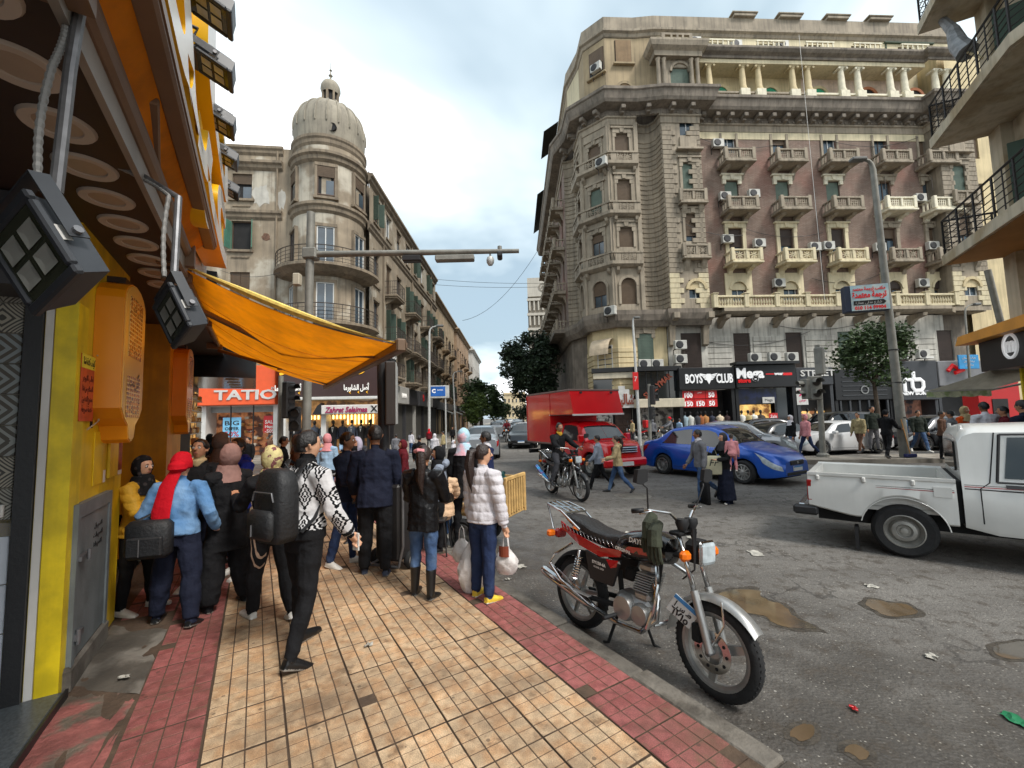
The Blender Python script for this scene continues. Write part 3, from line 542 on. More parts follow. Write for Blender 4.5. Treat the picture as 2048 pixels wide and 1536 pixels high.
def window(par,x,z,w,h,style,y=.16,name='window'):
    """window centred on x with its foot at z, set y metres into the wall"""
    k=(round(w,2),round(h,2),style)
    if k not in _WC:
        fr=MB();t=.06;white=style.startswith('white');mf=WFW if white else WF
        fr.bx(-w/2,-w/2+t,0,.08,0,h).bx(w/2-t,w/2,0,.08,0,h).bx(-w/2+t,w/2-t,0,.08,0,t).bx(-w/2+t,w/2-t,0,.08,h-t,h)
        L=[('pane',MB().bx(-w/2+t,w/2-t,.05,.06,t,h-t).mesh('pane',PANE),(0,0,0))]
        if style in ('white','wood'):fr.bx(-.025,.025,.01,.07,t,h-t)
        if style=='white_blue':fr.bx(-.025,.025,.01,.07,t,h-t)
        if style.startswith('roll'):
            sm={'roll_b':SH_B,'roll_g':SH_G,'roll_t':SH_T,'roll_gr':SH_GR,'roll_d':SH_D}[style[:6].rstrip('_') if style[:6].rstrip('_') in ('roll_b','roll_g','roll_t','roll_d') else style[:7]]
            f=float(style.split(':')[1]) if ':' in style else 1.0
            L.append(('roller_shutter',MB().bx(-w/2+.03,w/2-.03,-.03,-.005,h*(1-f)+.02,h-.02).mesh('roller_shutter',sm),(0,0,0)))
            if f<1:fr.bx(-.02,.02,.01,.07,t,h*(1-f))
        if style=='dark':
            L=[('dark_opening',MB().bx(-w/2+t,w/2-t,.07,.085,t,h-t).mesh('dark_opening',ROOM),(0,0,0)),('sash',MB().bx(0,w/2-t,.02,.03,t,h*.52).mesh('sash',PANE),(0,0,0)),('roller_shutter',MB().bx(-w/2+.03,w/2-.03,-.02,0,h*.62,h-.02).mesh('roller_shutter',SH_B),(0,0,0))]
        if style in ('leaf_green','leaf_teal'):
            sm=SH_GD if style=='leaf_green' else SH_TEAL;mo=MB().bx(0,w/2-.02,-.02,.02,.02,h-.04).bx(.03,w/2-.05,-.028,-.021,.08,h*.45).bx(.03,w/2-.05,-.028,-.021,h*.55,h-.1).mesh('shutter',sm)
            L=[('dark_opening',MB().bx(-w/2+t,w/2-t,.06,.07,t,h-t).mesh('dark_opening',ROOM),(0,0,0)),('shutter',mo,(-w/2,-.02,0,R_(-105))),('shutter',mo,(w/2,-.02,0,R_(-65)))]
        if style=='leaf_closed':
            mo=MB().bx(0,w/2-.02,-.02,.02,.02,h-.04).bx(.03,w/2-.05,-.028,-.021,.08,h*.45).bx(.03,w/2-.05,-.028,-.021,h*.55,h-.1).mesh('shutter',SH_B)
            L=[('shutter',mo,(-w/2+.01,0,0)),('shutter',mo,(.01,0,0))]
        _WC[k]=(fr.mesh('window',mf),L)
    me,L=_WC[k];o=obj(name,me,par,(x,y,z))
    for nm,m2,p in L:obj(nm,m2,o,p[:3],p[3] if len(p)>3 else 0)
    return o
IRON=M('rusty_iron',rgb(70,62,56),.7,.2,var=.3,scale=4)
_BC={}
def iron_balcony(par,x,z,w,d,mat,h=.95):
    k=('i',round(w,2),d,mat.name)
    if k not in _BC:
        s=MB().cbx(-w/2,w/2,-d,0,-.16,0,.03).bx(-w/2+.06,w/2-.06,-d+.06,0,-.26,-.162)
        for q in (-w*.36,w*.36):s.ext([(q-.08,0,-.27),(q-.08,-d*.8,-.27),(q-.08,-d*.7,-.36),(q-.08,0,-.7)],(.16,0,0))
        r=MB()
        for zz in (h,h*.55,.1):r.tube([(-w/2+.04,0,zz),(-w/2+.04,-d+.05,zz),(w/2-.04,-d+.05,zz),(w/2-.04,0,zz)],.022 if zz==h else .013,5)
        n=int(w/.16)
        for i in range(n+1):xx=-w/2+.04+(w-.08)*i/n;r.tube([(xx,-d+.05,0),(xx,-d+.05,h)],.012 if i%4 else .02,4)
        for i in range(1,int(d/.16)):
            for sx in (-1,1):r.tube([(sx*(w/2-.04),-d+.05+.16*i,0),(sx*(w/2-.04),-d+.05+.16*i,h)],.012,4)
        _BC[k]=(s.mesh('balcony',mat),r.mesh('railing',IRON))
    a,b=_BC[k];o=obj('balcony',a,par,(x,0,z));obj('railing',b,o);return o
def stone_balcony(par,x,z,w,d,mat,star=False,h=.82):
    k=('s',round(w,2),d,mat.name,star)
    if k not in _BC:
        s=MB().cbx(-w/2-.12,w/2+.12,-d-.12,0,-.2,-.05,.03).bx(-w/2,w/2,-d,0,-.05,0)
        br=[MB().ext([(-.16,0,-.2),(-.16,-d*.75,-.2),(-.16,-d*.62,-.34),(-.16,-.25,-.44),(-.16,0,-.95)],(.32,0,0)).mesh('bracket',mat)]
        r=MB();r.bx(-w/2,w/2,-d,-d+.14,0,.12).cbx(-w/2-.03,w/2+.03,-d-.03,-d+.17,h-.12,h,.02)
        for sx in (-1,1):
            r.bx(min(sx*w/2,sx*(w/2-.14)),max(sx*w/2,sx*(w/2-.14)),-d+.14,0,0,.12).bx(min(sx*w/2,sx*(w/2-.14)),max(sx*w/2,sx*(w/2-.14)),-d+.17,0,h-.11,h-.01)
            r.cbx(sx*w/2-.13,sx*w/2+.13,-d-.04,-d+.2,0,h+.1,.03)
        r.cbx(-.09,.09,-d-.02,-d+.16,.12,h-.12,.02)
        for c in (-w/4,w/4):
            ww=w/4-.16
            if star:
                for a in range(4):r.box((c,-d+.07,h/2),(.05,.06,h-.26),M=Matrix.Rotation(a*math.pi/4,3,'Y'))
                for q in (-ww,ww):r.bx(c+q-.04,c+q+.04,-d+.03,-d+.11,.12,h-.12)
            else:
                for a in range(-2,3):r.bx(c+a*ww*.42-.025,c+a*ww*.42+.025,-d+.05,-d+.09,.12,h-.12)
                for a in range(3):r.bx(c-ww,c+ww,-d+.055,-d+.085,.2+.17*a,.235+.17*a)
        for sx in (-1,1):
            for i in range(3):r.bx(sx*w/2-.06-sx*.07,sx*w/2+.06-sx*.07,-d+.35+.28*i,-d+.43+.28*i,.12,h-.11)
        _BC[k]=(s.mesh('balcony',mat),br[0],r.mesh('balustrade',mat))
    a,b,c=_BC[k];o=obj('balcony',a,par,(x,0,z));obj('balustrade',c,o)
    for q in (-w*.34,w*.34):obj('bracket',b,o,(q,0,0))
    return o
ACW=M('ac_white',rgb(186,184,176),.5,var=.14,streak=.2);ACD=M('ac_fan',rgb(40,40,42),.6)
_a=MB().cbx(-.42,.42,-.32,0,0,.62,.03).mesh('air_conditioner',ACW);_b=MB().lathe([(0,.03),(.2,.03),(.24,0),(.27,0)],18,M=Matrix.Rotation(R_(90),3,'X')).mesh('fan_grille',ACD);_c=MB().bx(-.4,-.36,-.33,.1,-.05,0).bx(.36,.4,-.33,.1,-.05,0).bx(-.4,-.36,.05,.1,-.4,0).bx(.36,.4,.05,.1,-.4,0).mesh('bracket',IRON)
for q,d in (('a',_a),):pass
def ac(par_loc,rz,label,sc=1.0,group='air conditioners on the facades'):
    o=tag(obj('air_conditioner',_a,None,par_loc,rz,sc),label,'air conditioner',group);obj('fan_grille',_b,o,(-.1,-.322,.31));obj('bracket',_c,o);return o
def to_world(t,p):return Matrix.LocRotScale(t.location,t.rotation_euler,(1,1,1))@Vector(p)
def block(name,label,loc,rz,W,H,D,floors,nb,wm,trim,styles,balc=None,shop=True,side=False,cat='building',roofbits=True,seed=1,wfrac=.42,shopmats=None,slabm=None,flat=False):
    """street building: local x along the front, y inwards. floors: list of (z, window height)"""
    t=thing(name,label,cat,loc,rz);r=random.Random(seed);holes=[];floors=[f for f in floors if f[0]+f[1]<H-.9];bw=W/nb;ww=min(bw*wfrac,1.35)
    for i in range(nb):
        for z,h in floors:holes.append((bw*(i+.5)-ww/2,bw*(i+.5)+ww/2,z,z+h))
    b=MB();wall(b,0,W,floors[0][0]-.8,H,holes,0,.3);b.bx(.0,W,.45,D,-.2,H-.02).add([(0,0,floors[0][0]-.8),(0,.45,floors[0][0]-.8),(0,.45,H),(0,0,H)],[(0,1,2,3)]).add([(W,0,floors[0][0]-.8),(W,.45,floors[0][0]-.8),(W,.45,H),(W,0,H)],[(0,1,2,3)]);b.build('wall',wm,t)
    for i in range(nb):
        for j,(z,h) in enumerate(floors):
            x=bw*(i+.5);window(t,x,z,ww,h,r.choice(styles),.14);flat or MB().bx(x-ww/2-.14,x+ww/2+.14,-.1,.0,z-.14,z-.02).bx(x-ww/2-.1,x+ww/2+.1,-.07,0,z+h,z+h+.12).build('window_surround',trim,t)
            if balc and balc(i,j,r):iron_balcony(t,x,z-.12,ww+.9,.85,slabm or trim)
    for j,(z,h) in enumerate(floors[1:]):
        if j%2==0 and not flat:b=MB();b.sweep([(0,0),(W,0)],[(0,z-.75),(.12,z-.7),(.2,z-.55),(.08,z-.5),(0,z-.5)]);b.build('string_course',trim,t)
    MB().sweep([(0,D),(0,0),(W,0),(W,D)],[(0,H-.75),(.15,H-.7),(.3,H-.45),(.5,H-.3),(.5,H-.12),(.1,H-.05),(0,H-.05)]).build('cornice',trim,t)
    MB().bx(0,W,.02,.25,H-.03,H+.55).bx(0,.25,.27,D,H-.03,H+.55).bx(W-.25,W,.27,D,H-.03,H+.55).build('parapet',wm,t)
    if roofbits:
        for q in range(2):MB().tube([(r.uniform(1,W-1),2,H),(r.uniform(1,W-1),2,H+r.uniform(1.5,3))],.03,5).build('aerial',IRON,t)
    if shop:
        zt=floors[0][0]-.8;n=max(2,int(W/4.2));sw=W/n
        for i in range(n):
            x0=i*sw;mt_=(shopmats or [M('shopfront_dark',rgb(44,40,38),.5),M('shopfront_grey',rgb(96,94,92),.6),M('shopfront_tan',rgb(110,92,74),.6)])[i%3]
            MB().bx(x0+.1,x0+sw-.1,.25,.44,-.1,zt-.95).build('shop_window',M('shop_glass',rgb(64,62,58),.12,var=.7,scale=1.2,col2=rgb(150,128,96),c2pos=(.52,.66),c2scale=1.1),t)
            MB().bx(x0,x0+.16,-.02,.45,-.15,zt-.9).bx(x0+sw*.62,x0+sw*.62+.08,.2,.27,-.1,zt-.95).build('shop_pier',wm,t)
            MB().cbx(x0+.02,x0+sw-.02,-.28,.45,zt-.9,zt-.02,.02).build('shop_sign',mt_,t)
            if i%2:MB().add([(x0+.1,-.28,zt-.95),(x0+sw-.1,-.28,zt-.95),(x0+sw-.1,-1.3,zt-1.35),(x0+.1,-1.3,zt-1.35),(x0+.1,-1.3,zt-1.5),(x0+sw-.1,-1.3,zt-1.5)],[(0,1,2,3),(3,2,5,4)]).build('shop_awning',M('grey_awning',rgb(150,146,136),.8),t)
    return t
# ---------------------------------------------------------------- domed corner building and the left side of the street
GREYB=M('weathered_plaster',rgb(150,136,116),.85,var=.26,scale=.7,bump=.35,bscale=5,col2=rgb(176,168,152),c2pos=(.52,.6),c2scale=.35,streak=.42)
GTRIM=M('weathered_trim',rgb(134,120,101),.85,var=.25,scale=1,bump=.3,bscale=6,streak=.5);DOMEM=M('dome_plaster',rgb(150,142,126),.8,var=.25,scale=.8,bump=.25,bscale=5,streak=.4)
PATCH=M('pale_plaster_patch',rgb(186,182,172),.85,var=.2,scale=1.2,bump=.3,bscale=6,streak=.2)
TC=P(655,849,25.7);TC.z=0;dm=thing('domed_building','grey weathered corner building with ribbed dome on its round tower','building',(TC.x,TC.y,0),0)
def zt(y,d=24.0):return P(655,y,d).z
RT_=2.05
Z1,Z2,Z3,Z4,Z5=zt(648),zt(536),zt(412),zt(312),zt(278)
tw=MB().lathe([(RT_+.05,4.0),(RT_+.05,Z1),(RT_,Z1),(RT_,Z5)],48);tw.build('tower_wall',GREYB,dm,smooth=True,angle=30)
for z,o in ((Z3,.26),(Z4,.3),(Z5,.16)):MB().lathe([(RT_,z-.55),(RT_+o*.5,z-.4),(RT_+o*.6,z-.2),(RT_+o,z-.1),(RT_+o,z+.06),(RT_,z+.14)],48).build('tower_cornice',GTRIM,dm)
dome=[(RT_-.02,Z5),(RT_+.02,Z5+.5),(RT_+.06,Z5+1.0)];ZD=zt(212,25.5)
for k in range(13):a=math.pi/2*k/12;dome.append(((RT_+.06)*math.cos(a)*.999+.25*math.sin(a)*.9,Z5+1.0+(ZD-Z5-1.0)*math.sin(a)))
do=MB().lathe(dome,48).build('dome',DOMEM,dm,smooth=True)
for k in range(20):
    a=2*math.pi*k/20;MB().tube([((r+.02)*math.cos(a),(r+.02)*math.sin(a),z) for r,z in dome[2:]],.05,5).build('dome_rib',DOMEM,do)
zl=ZD-.05;ZL=zt(178,25.5)
lt=MB().lathe([(.62,zl-.2),(.62,zl+.05),(.5,zl+.06)],8).build('lantern',GTRIM,dm)
for k in range(8):a=2*math.pi*k/8;MB().box((.47*math.cos(a),.47*math.sin(a),(zl+ZL)/2),(.12,.12,ZL-zl),a).build('lantern_post',GTRIM,lt)
MB().lathe([(.4,zl),(.4,ZL)],12).build('lantern_void',ROOM,lt);MB().lathe([(.52,ZL-.25),(.6,ZL),(.58,ZL+.25),(.45,ZL+.5),(.2,ZL+.68),(.05,ZL+.75),(.05,ZL+.95),(.13,ZL+1.05),(.05,ZL+1.15),(.03,ZL+1.35),(.09,ZL+1.42),(.02,ZL+1.5),(.015,ZL+1.95),(0,ZL+1.95)],16).build('finial',DOMEM,lt,smooth=True)
MB().lathe([(0,.0),(.22,0),(.25,.05),(.25,-.1)],14,c=(RT_*.45,-RT_*.91,Z5+.62),M=Matrix.Rotation(R_(90),3,'X')@Matrix.Rotation(R_(26),3,'Z')).build('dome_porthole',ROOM,do)
def tower_win(ang,z,w,h,style):
    e=Fr(dm,(RT_*math.sin(ang),-RT_*math.cos(ang),0),ang);fr=MB().bx(-w/2-.14,w/2+.14,-.1,.1,z+h,z+h+.18).bx(-w/2-.14,-w/2,-.08,.1,z-.1,z+h).bx(w/2,w/2+.14,-.08,.1,z-.1,z+h).bx(-w/2-.2,w/2+.2,-.16,.1,z-.24,z-.1).build('surround',GTRIM,e);window(e,0,z,w,h,style,-.05,'sash_window')
for a in (.32,-.85,1.35):tower_win(a,Z3+.5,.95,1.75,'dark');tower_win(a,Z2+.05,.95,2.3,'white' if a>.3 else 'wood');tower_win(a,Z1+.05,.95,2.3,'white')
for z in (Z1,Z2):
    bo=MB().lathe([(RT_,z-.55),(RT_+.5,z-.42),(RT_+.88,z-.2),(RT_+.95,z-.16),(RT_+.95,z),(RT_,z)],40,a0=R_(-172),a1=R_(12)).build('tower_balcony',GTRIM,dm);rl=MB()
    for zz in (.95,.72,.5,.3,.1):rl.tube([((RT_+.86)*math.cos(R_(-172+184*k/40)),(RT_+.86)*math.sin(R_(-172+184*k/40)),z+zz) for k in range(41)],.028 if zz>.9 else .014,5)
    for k in range(41):
        if k%2==0:a=R_(-172+184*k/40);rl.tube([((RT_+.86)*math.cos(a),(RT_+.86)*math.sin(a),z),((RT_+.86)*math.cos(a),(RT_+.86)*math.sin(a),z+.95)],.018,4)
    rl.build('railing',IRON,bo)
# wing that faces us
LA=R_(7);lw=Fr(dm,(-1.55-14*math.cos(LA),-1.0-14*math.sin(LA),0),LA)
rows=[(zt(384)-.1,1.55,'dark'),(zt(487)-.1,1.75,'leaf_teal'),(zt(600),1.9,'leaf_closed'),(zt(700),1.9,'roll_b')]
XW=[14-3.1,14-5.9,14-8.7,14-11.5];hl=[(x-.55,x+.55,z,z+h) for x in XW for z,h,_ in rows]
b=MB();wall(b,0,14,4,zt(283),hl,0,.3);b.bx(0,14,.45,9,0,zt(283)-.02);b.build('wall',GREYB,lw)
for x in XW:
    for z,h,st_ in rows:window(lw,x,z,1.1,h,st_,.12);MB().bx(x-.72,x+.72,-.13,0,z-.16,z-.02).bx(x-.5,x+.5,-.06,0,z-.5,z-.42).build('window_sill',GTRIM,lw)
for z,o in ((Z3-.05,.22),(Z4-.05,.3),(zt(283),.2)):MB().sweep([(0,0),(13.2,0)],[(0,z-.5),(o*.5,z-.35),(o*.6,z-.2),(o,z-.1),(o,z+.05),(0,z+.1)]).build('cornice',GTRIM,lw)
def ragged(par,x,z,rx,rz_,seed,mat=PATCH,y=-.012):
    r=random.Random(seed);p=[(x+rx*math.cos(k/18*2*math.pi)*r.uniform(.6,1.1),y,z+rz_*math.sin(k/18*2*math.pi)*r.uniform(.6,1.1)) for k in range(18)];MB().ext(p,(0,-y*.9,0)).build('plaster_patch',mat,par)
ragged(lw,14-4.8,Z3+1.3,.8,1.0,3);ragged(lw,14-2.0,Z3+1.0,.55,.8,4);ragged(lw,14-.9,Z3+.8,.3,.7,5);ragged(lw,14-1.7,zt(463),.32,.26,8,M('exposed_brick',rgb(110,82,66),.9,var=.4,scale=5))
MB().tube([(14-1.1,-.09,zt(290)),(14-1.1,-.09,4.2)],.06,8).build('downpipe',GTRIM,lw)
# street wing of the domed building
SX=TC.x+RT_+.25;sw=Fr(dm,(SX-TC.x,.6,0),R_(90)-R_(1.2));rows2=[(Z3+.55,1.7),(Z2+.05,2.2),(Z1+.05,2.2),(4.9,2.0)];NBs=8;WS=21.0;bw=WS/NBs
hs=[(bw*(i+.5)-.5,bw*(i+.5)+.5,z,z+h) for i in range(NBs) for z,h in rows2];b=MB();wall(b,0,WS,4,Z4+.1,hs,0,.3);b.bx(0,WS,.45,8,0,Z4);b.build('wall',GREYB,sw);rr=random.Random(5)
for i in range(NBs):
    for j,(z,h) in enumerate(rows2):
        window(sw,bw*(i+.5),z,1.0,h,rr.choice(('dark','leaf_green','leaf_closed','white','leaf_green') if j==0 else ('leaf_green','leaf_closed','wood','leaf_green')),.12);MB().bx(bw*(i+.5)-.64,bw*(i+.5)+.64,-.1,0,z-.14,z-.02).bx(bw*(i+.5)-.6,bw*(i+.5)+.6,-.07,0,z+h,z+h+.15).build('window_surround',GTRIM,sw)
        if j in (1,2,3) and i%2==1 and i>0:iron_balcony(sw,bw*(i+.5),z-.1,2.0,.95,GTRIM)
        if j in (2,) and i%2==0 and i>1:iron_balcony(sw,bw*(i+.5),z-.1,2.0,.8,GTRIM)
for z,o in ((Z3-.05,.22),(Z4+.05,.32)):MB().sweep([(-.3,0),(WS,0)],[(0,z-.5),(o*.5,z-.35),(o*.6,z-.2),(o,z-.1),(o,z+.05),(0,z+.1)]).build('cornice',GTRIM,sw)
for i in (1,4,7):MB().tube([(bw*i,-.08,4),(bw*i,-.08,Z4)],.06,6).build('downpipe',GTRIM,sw);MB().tube([(bw*i,1,Z4),(bw*i,1,Z4+2)],.04,5).build('aerial',IRON,sw)
# shops at its foot
def lit_front(name,label,loc,rz,W,sign_mat,sz0,sz1,glow,piers,mann=0,depth=.5):
    t=thing(name,label,'shop',loc,rz);MB().cbx(0,W,-.45,.3,sz0,sz1,.03).build('sign_board',sign_mat,t)
    MB().bx(0,W,.9,1.0,-.15,sz0).build('back_wall',glow,t);bxs('pier',piers,t,(0,.22,-.1,1,-.15,sz0),(W-.22,W,-.1,1,-.15,sz0));MB().bx(.22,W-.22,.0,.9,sz0-.06,sz0-.01).build('shop_ceiling',WHT,t)
    MB().bx(.22,W-.22,.0,.012,.25,.3).bx(W*.36,W*.36+.05,-.01,.05,-.1,sz0).bx(W*.66,W*.66+.05,-.01,.05,-.1,sz0).build('window_frame',BLK,t)
    return t
def warm(nm,c,c2,e,s=3):return M(nm,c,.6,var=.5,scale=s*2,col2=c2,c2pos=(.46,.58),c2scale=s,emit=e)
ORS=M('orange_sign',rgb(232,92,44),.4,var=.06);p0=P(405,850,23.0);ps_=P(556,850,23.4)
sh1=lit_front('shoe_shop','orange signed shop with red and blue sale posters',(p0.x,p0.y,0),math.atan2(ps_.y-p0.y,ps_.x-p0.x),(ps_-p0).length,ORS,zt(806,23),zt(728,23),warm('warm_shelves',rgb(150,96,60),rgb(60,34,24),.35,2.2),WHT)
W1=(ps_-p0).length;txt('TATIO',.72,WHT,sh1,(W1*.62,-.47,zt(787,23)),ext=.03,fat=.02,width=W1*.82);txt('o',.3,WHT,sh1,(W1*.97,-.47,zt(773,23)),ext=.03)
MB().ext([(-.4,-.3,zt(806,23)),(0,-.45,zt(806,23)),(0,-.45,zt(790,23))],(0,.3,0)).build('sign_return',ORS,sh1)
MB().bx(.22,W1-.22,.35,.6,zt(820,23),zt(808,23)).build('shutter_box',M('alu_box',rgb(150,150,148),.5),sh1)
def poster(par,x0,x1,z0,z1,y,mat,lines):
    q=MB().bx(x0,x1,y-.012,y,z0,z1).build('window_poster',mat,par)
    for s_,zz,sz,mm in lines:txt(s_,sz,mm,q,((x0+x1)/2,y-.015,zz),ext=.002,fat=.006,width=(x1-x0)*.78)
REDP=M('sale_red',rgb(178,30,34),.4,var=.08);BLUP=M('sale_blue',rgb(120,186,222),.4,var=.15,scale=3)
x0,x1=W1*.3,W1*.57;z0,z1=zt(870,23),zt(830,23);poster(sh1,W1*.26,W1*.5,z0,z1,.05,BLUP,[('BIG',z1-.32,.34,BLK),('OFFER',z1-.62,.24,BLK),('50%',z1-.92,.4,REDP)]);poster(sh1,W1*.8,W1*.98,z0+.2,z1+.05,.05,REDP,[('SALE',z1-.3,.26,WHT),('Happy',z1-.55,.2,WHT),('-50%',z1-.8,.26,WHT)])
r_=random.Random(3)
for k in range(36):zz=.5+.38*r_.randrange(5);x=r_.uniform(.4,W1-.5);MB().cbx(x,x+.24,.62,.88,zz,zz+r_.uniform(.08,.2),.03).build('shelf_goods',M('goods%d'%(k%5),(rgb(150,90,50),rgb(196,180,160),rgb(60,40,34),rgb(140,40,36),rgb(200,150,90))[k%5],.6),sh1)
for px,d in ((478,22.6),):
    f=floodlight('floodlight','small black lamp over the orange shop sign',P(px,742,d),(R_(-30),0,R_(180)),1.0);MB().tube([(0,.05,.2),(0,.5,.6),(0,.7,.3)],.03,6).build('arm',FLH,f)
DKB=M('dark_brown_sign',rgb(62,42,40),.4,var=.08);a0=P(566,850,22.8);a1=P(757,850,23.6)
W2=(a1-a0).length;sh2=thing('corner_shops','corner shops with brown shawarma sign and lit suit window','shop',(a0.x,a0.y,0),math.atan2(a1.y-a0.y,a1.x-a0.x))
def z22(y):return P(655,y,23.0).z
MB().cbx(-.05,W2+.3,-.5,.3,z22(794),z22(676),.04).build('sign_board',DKB,sh2);MB().cbx(-.05,W2+.4,-.62,.3,z22(800),z22(794)-.01,.02).build('sign_lip',WHT,sh2)
YLT=M('sign_yellow',rgb(240,176,40),.4,var=.05,emit=.25);WLT=M('sign_white',rgb(225,222,216),.4,var=.05,emit=.15)
for fx in (.06,.76):
    txt('أبو',.9,YLT,sh2,(W2*(fx+.02),-.53,z22(733)),ext=.02,ar=True,fat=.025);txt('أصل الشاورما',.4,WLT,sh2,(W2*(fx+.02),-.53,z22(777)),ext=.02,ar=True,fat=.012,width=W2*.27)
    for k in range(3):q=W2*(fx-.06+.09*k);MB().ext([(q,-.51,z22(786)),(q+.12,-.51,z22(783)),(q+.06,-.51,z22(786)),(q+.12,-.51,z22(789))],(0,-.02,0)).build('chevron',YLT,sh2)
    MB().lathe([(.36,-.02),(.42,-.02),(.42,.02),(.36,.02)],22,c=(W2*(fx+.04),-.52,z22(735)),M=Matrix.Rotation(R_(90),3,'X'),a0=R_(-120),a1=R_(110)).build('sign_ring',YLT,sh2)
MB().cbx(W2*.42,W2+.2,-.6,.2,z22(829),z22(811),.03).build('lower_sign',M('white_sign',rgb(205,200,194),.4,var=.06),sh2);PKT=M('script_pink',rgb(150,40,84),.4,var=.05)
txt('Zahret Selaimaa',.42,PKT,sh2,(W2*.68,-.62,z22(821)),ext=.015,fat=.012,shear=.25,width=W2*.44);txt('X',.45,BLK,sh2,(W2*.97,-.62,z22(820)),ext=.015,fat=.01)
MB().ext([(W2*.33,-.6,z22(829)),(W2*.42,-.6,z22(829)),(W2*.42,-.6,z22(806)),(W2*.38,-.6,z22(812))],(0,.7,0)).build('canopy_end',BLK,sh2)
MB().bx(0,W2+.2,.9,1.0,-.15,z22(800)).build('back_wall',warm('suit_shelves',rgb(150,112,70),rgb(70,52,40),.35,1.6),sh2);bxs('pier',WHT,sh2,(0,.2,-.2,1,-.15,z22(800)),(W2*.4,W2*.4+.25,-.2,1,-.15,z22(829)),(W2,W2+.22,-.2,1,-.15,z22(800)))
WARML=M('warm_tube',rgb(255,214,120),.5,var=0,emit=2.2)
for k in range(22):x=.35+k*(W2-.6)/22;MB().bx(x,x+.07,.8,.86,z22(838 if k<14 else 850),z22(830)).build('light_tube',WARML,sh2)
MB().bx(.2,W2,.85,.9,1.2,1.24).build('rail',BLK,sh2)
def mannequin(par,x,y,c,h=1.0,shirt=False):
    m=MB().lathe([(.14,.75),(.19,.95),(.2,1.15),(.24,1.38),(.2,1.47),(.07,1.52),(.06,1.6)],12,c=(x,y,0)).build('mannequin',M('cloth_%d%d%d'%tuple(int(q*255) for q in c),c,.8),par,smooth=True)
    for sx in (-1,1):MB().tube([(x+sx*.24,y,1.4),(x+sx*.3,y+.02,1.1),(x+sx*.28,y-.05,.8)],[.07,.06,.045],7).build('sleeve',m.data.materials[0],m,smooth=True);MB().tube([(x+sx*.09,y,.8),(x+sx*.1,y,.1)],[.1,.07],7).build('trouser_leg',BLK,m)
    MB().lathe([(0,1.86),(.06,1.84),(.09,1.76),(.08,1.66),(.03,1.6)],10,c=(x,y,0)).build('head',M('mannequin_head',rgb(34,30,30),.4),m,smooth=True)
    if shirt:MB().ext([(x-.06,y-.21,1.46),(x+.06,y-.21,1.46),(x,y-.23,1.15)],(0,-.012,0)).build('shirt_front',WHT,m)
for k in range(9):mannequin(sh2,.5+k*(W2-1)/8,.4,(rgb(24,24,28),rgb(40,44,60),rgb(96,104,120),rgb(30,26,26))[k%4],shirt=k%3 != 2)
# shops along the street at the foot of the wing
sg=thing('street_shops','row of grey shop fronts under the street wing beyond the corner','shop',(SX,TC.y+2.2,0),R_(90)-R_(1.2))
sgm=[M('sign_charcoal',rgb(58,58,60),.5),M('sign_pale',rgb(160,158,152),.5),M('sign_dark2',rgb(40,38,40),.5)]
for i in range(6):
    x=i*3.2;MB().cbx(x+.05,x+3.1,-.35-.1*(i%2),.3,3.0,4.3 if i else 6.6,.03).build('sign_board',sgm[i%3],sg);MB().bx(x+.15,x+3.0,.1,.3,-.1,2.98).build('shop_window',M('shop_glass',rgb(64,62,58)),sg);MB().bx(x,x+.15,-.1,.3,-.15,3).build('pier',sgm[(i+1)%3],sg)
MB().bx(.3,2.8,-.37,-.35,4.5,6.0).build('upper_window',GLASS,sg);txt('LOGENDO',.5,WLT,sg,(1.6,-.4,6.3),ext=.02,width=2.6);txt('GO',.4,WLT,sg,(1.6,-.4,3.6),ext=.02);txt('BANA',.5,WLT,sg,(4.8,-.48,3.6),ext=.02);txt('B',.9,REDP,sg,(11.2,-.48,3.7),ext=.02)
# rest of the left row
TANP=M('tan_plaster',rgb(168,146,116),.85,var=.24,scale=.5,bump=.3,bscale=4,streak=.4);TANT=M('tan_trim',rgb(150,128,100),.85,var=.22,streak=.4)
yb=TC.y+.6+WS
block('apartment_building','tan apartment block next along the left side of the street',(SX+.1,yb+.3,0),R_(90),17,P(885,592,yb+2).z,9,[(4.6,2.0),(7.6,2.1),(10.7,2.1),(13.8,1.9)],6,TANP,TANT,('leaf_closed','leaf_green','wood','dark'),lambda i,j,r:i%2==0,seed=4)
ORB=M('ochre_plaster',rgb(166,138,110),.85,var=.25,scale=.5,streak=.4)
block('apartment_building','ochre block with balconies farther along the left side',(SX+.2,yb+20,0),R_(90),18,P(940,660,yb+22).z,9,[(4.6,2.0),(7.8,2.1),(11,2.1),(14.2,1.9),(17.3,1.8)],6,ORB,TANT,('leaf_closed','wood','dark'),lambda i,j,r:i%2==1,seed=6)
WHB=M('white_render',rgb(196,192,184),.8,var=.15,scale=.4,streak=.2)
block('apartment_building','white tower block far down the left side of the street',(SX+.6,yb+42,0),R_(90),20,P(968,700,yb+44).z,10,[(4.6+3.2*k,1.8) for k in range(7)],6,WHB,WHB,('white','dark'),None,seed=8,flat=True)
CRM=M('cream_render',rgb(204,186,152),.8,var=.15,scale=.4,streak=.2)
q=P(1008,838,190);block('apartment_building','cream block closing the far end of the street',(q.x,190,0),0,P(1052,838,190).x-q.x,P(1025,787,190).z,12,[(2+3.2*k,1.7) for k in range(4)],6,CRM,CRM,('dark','wood'),None,shop=False,seed=9)
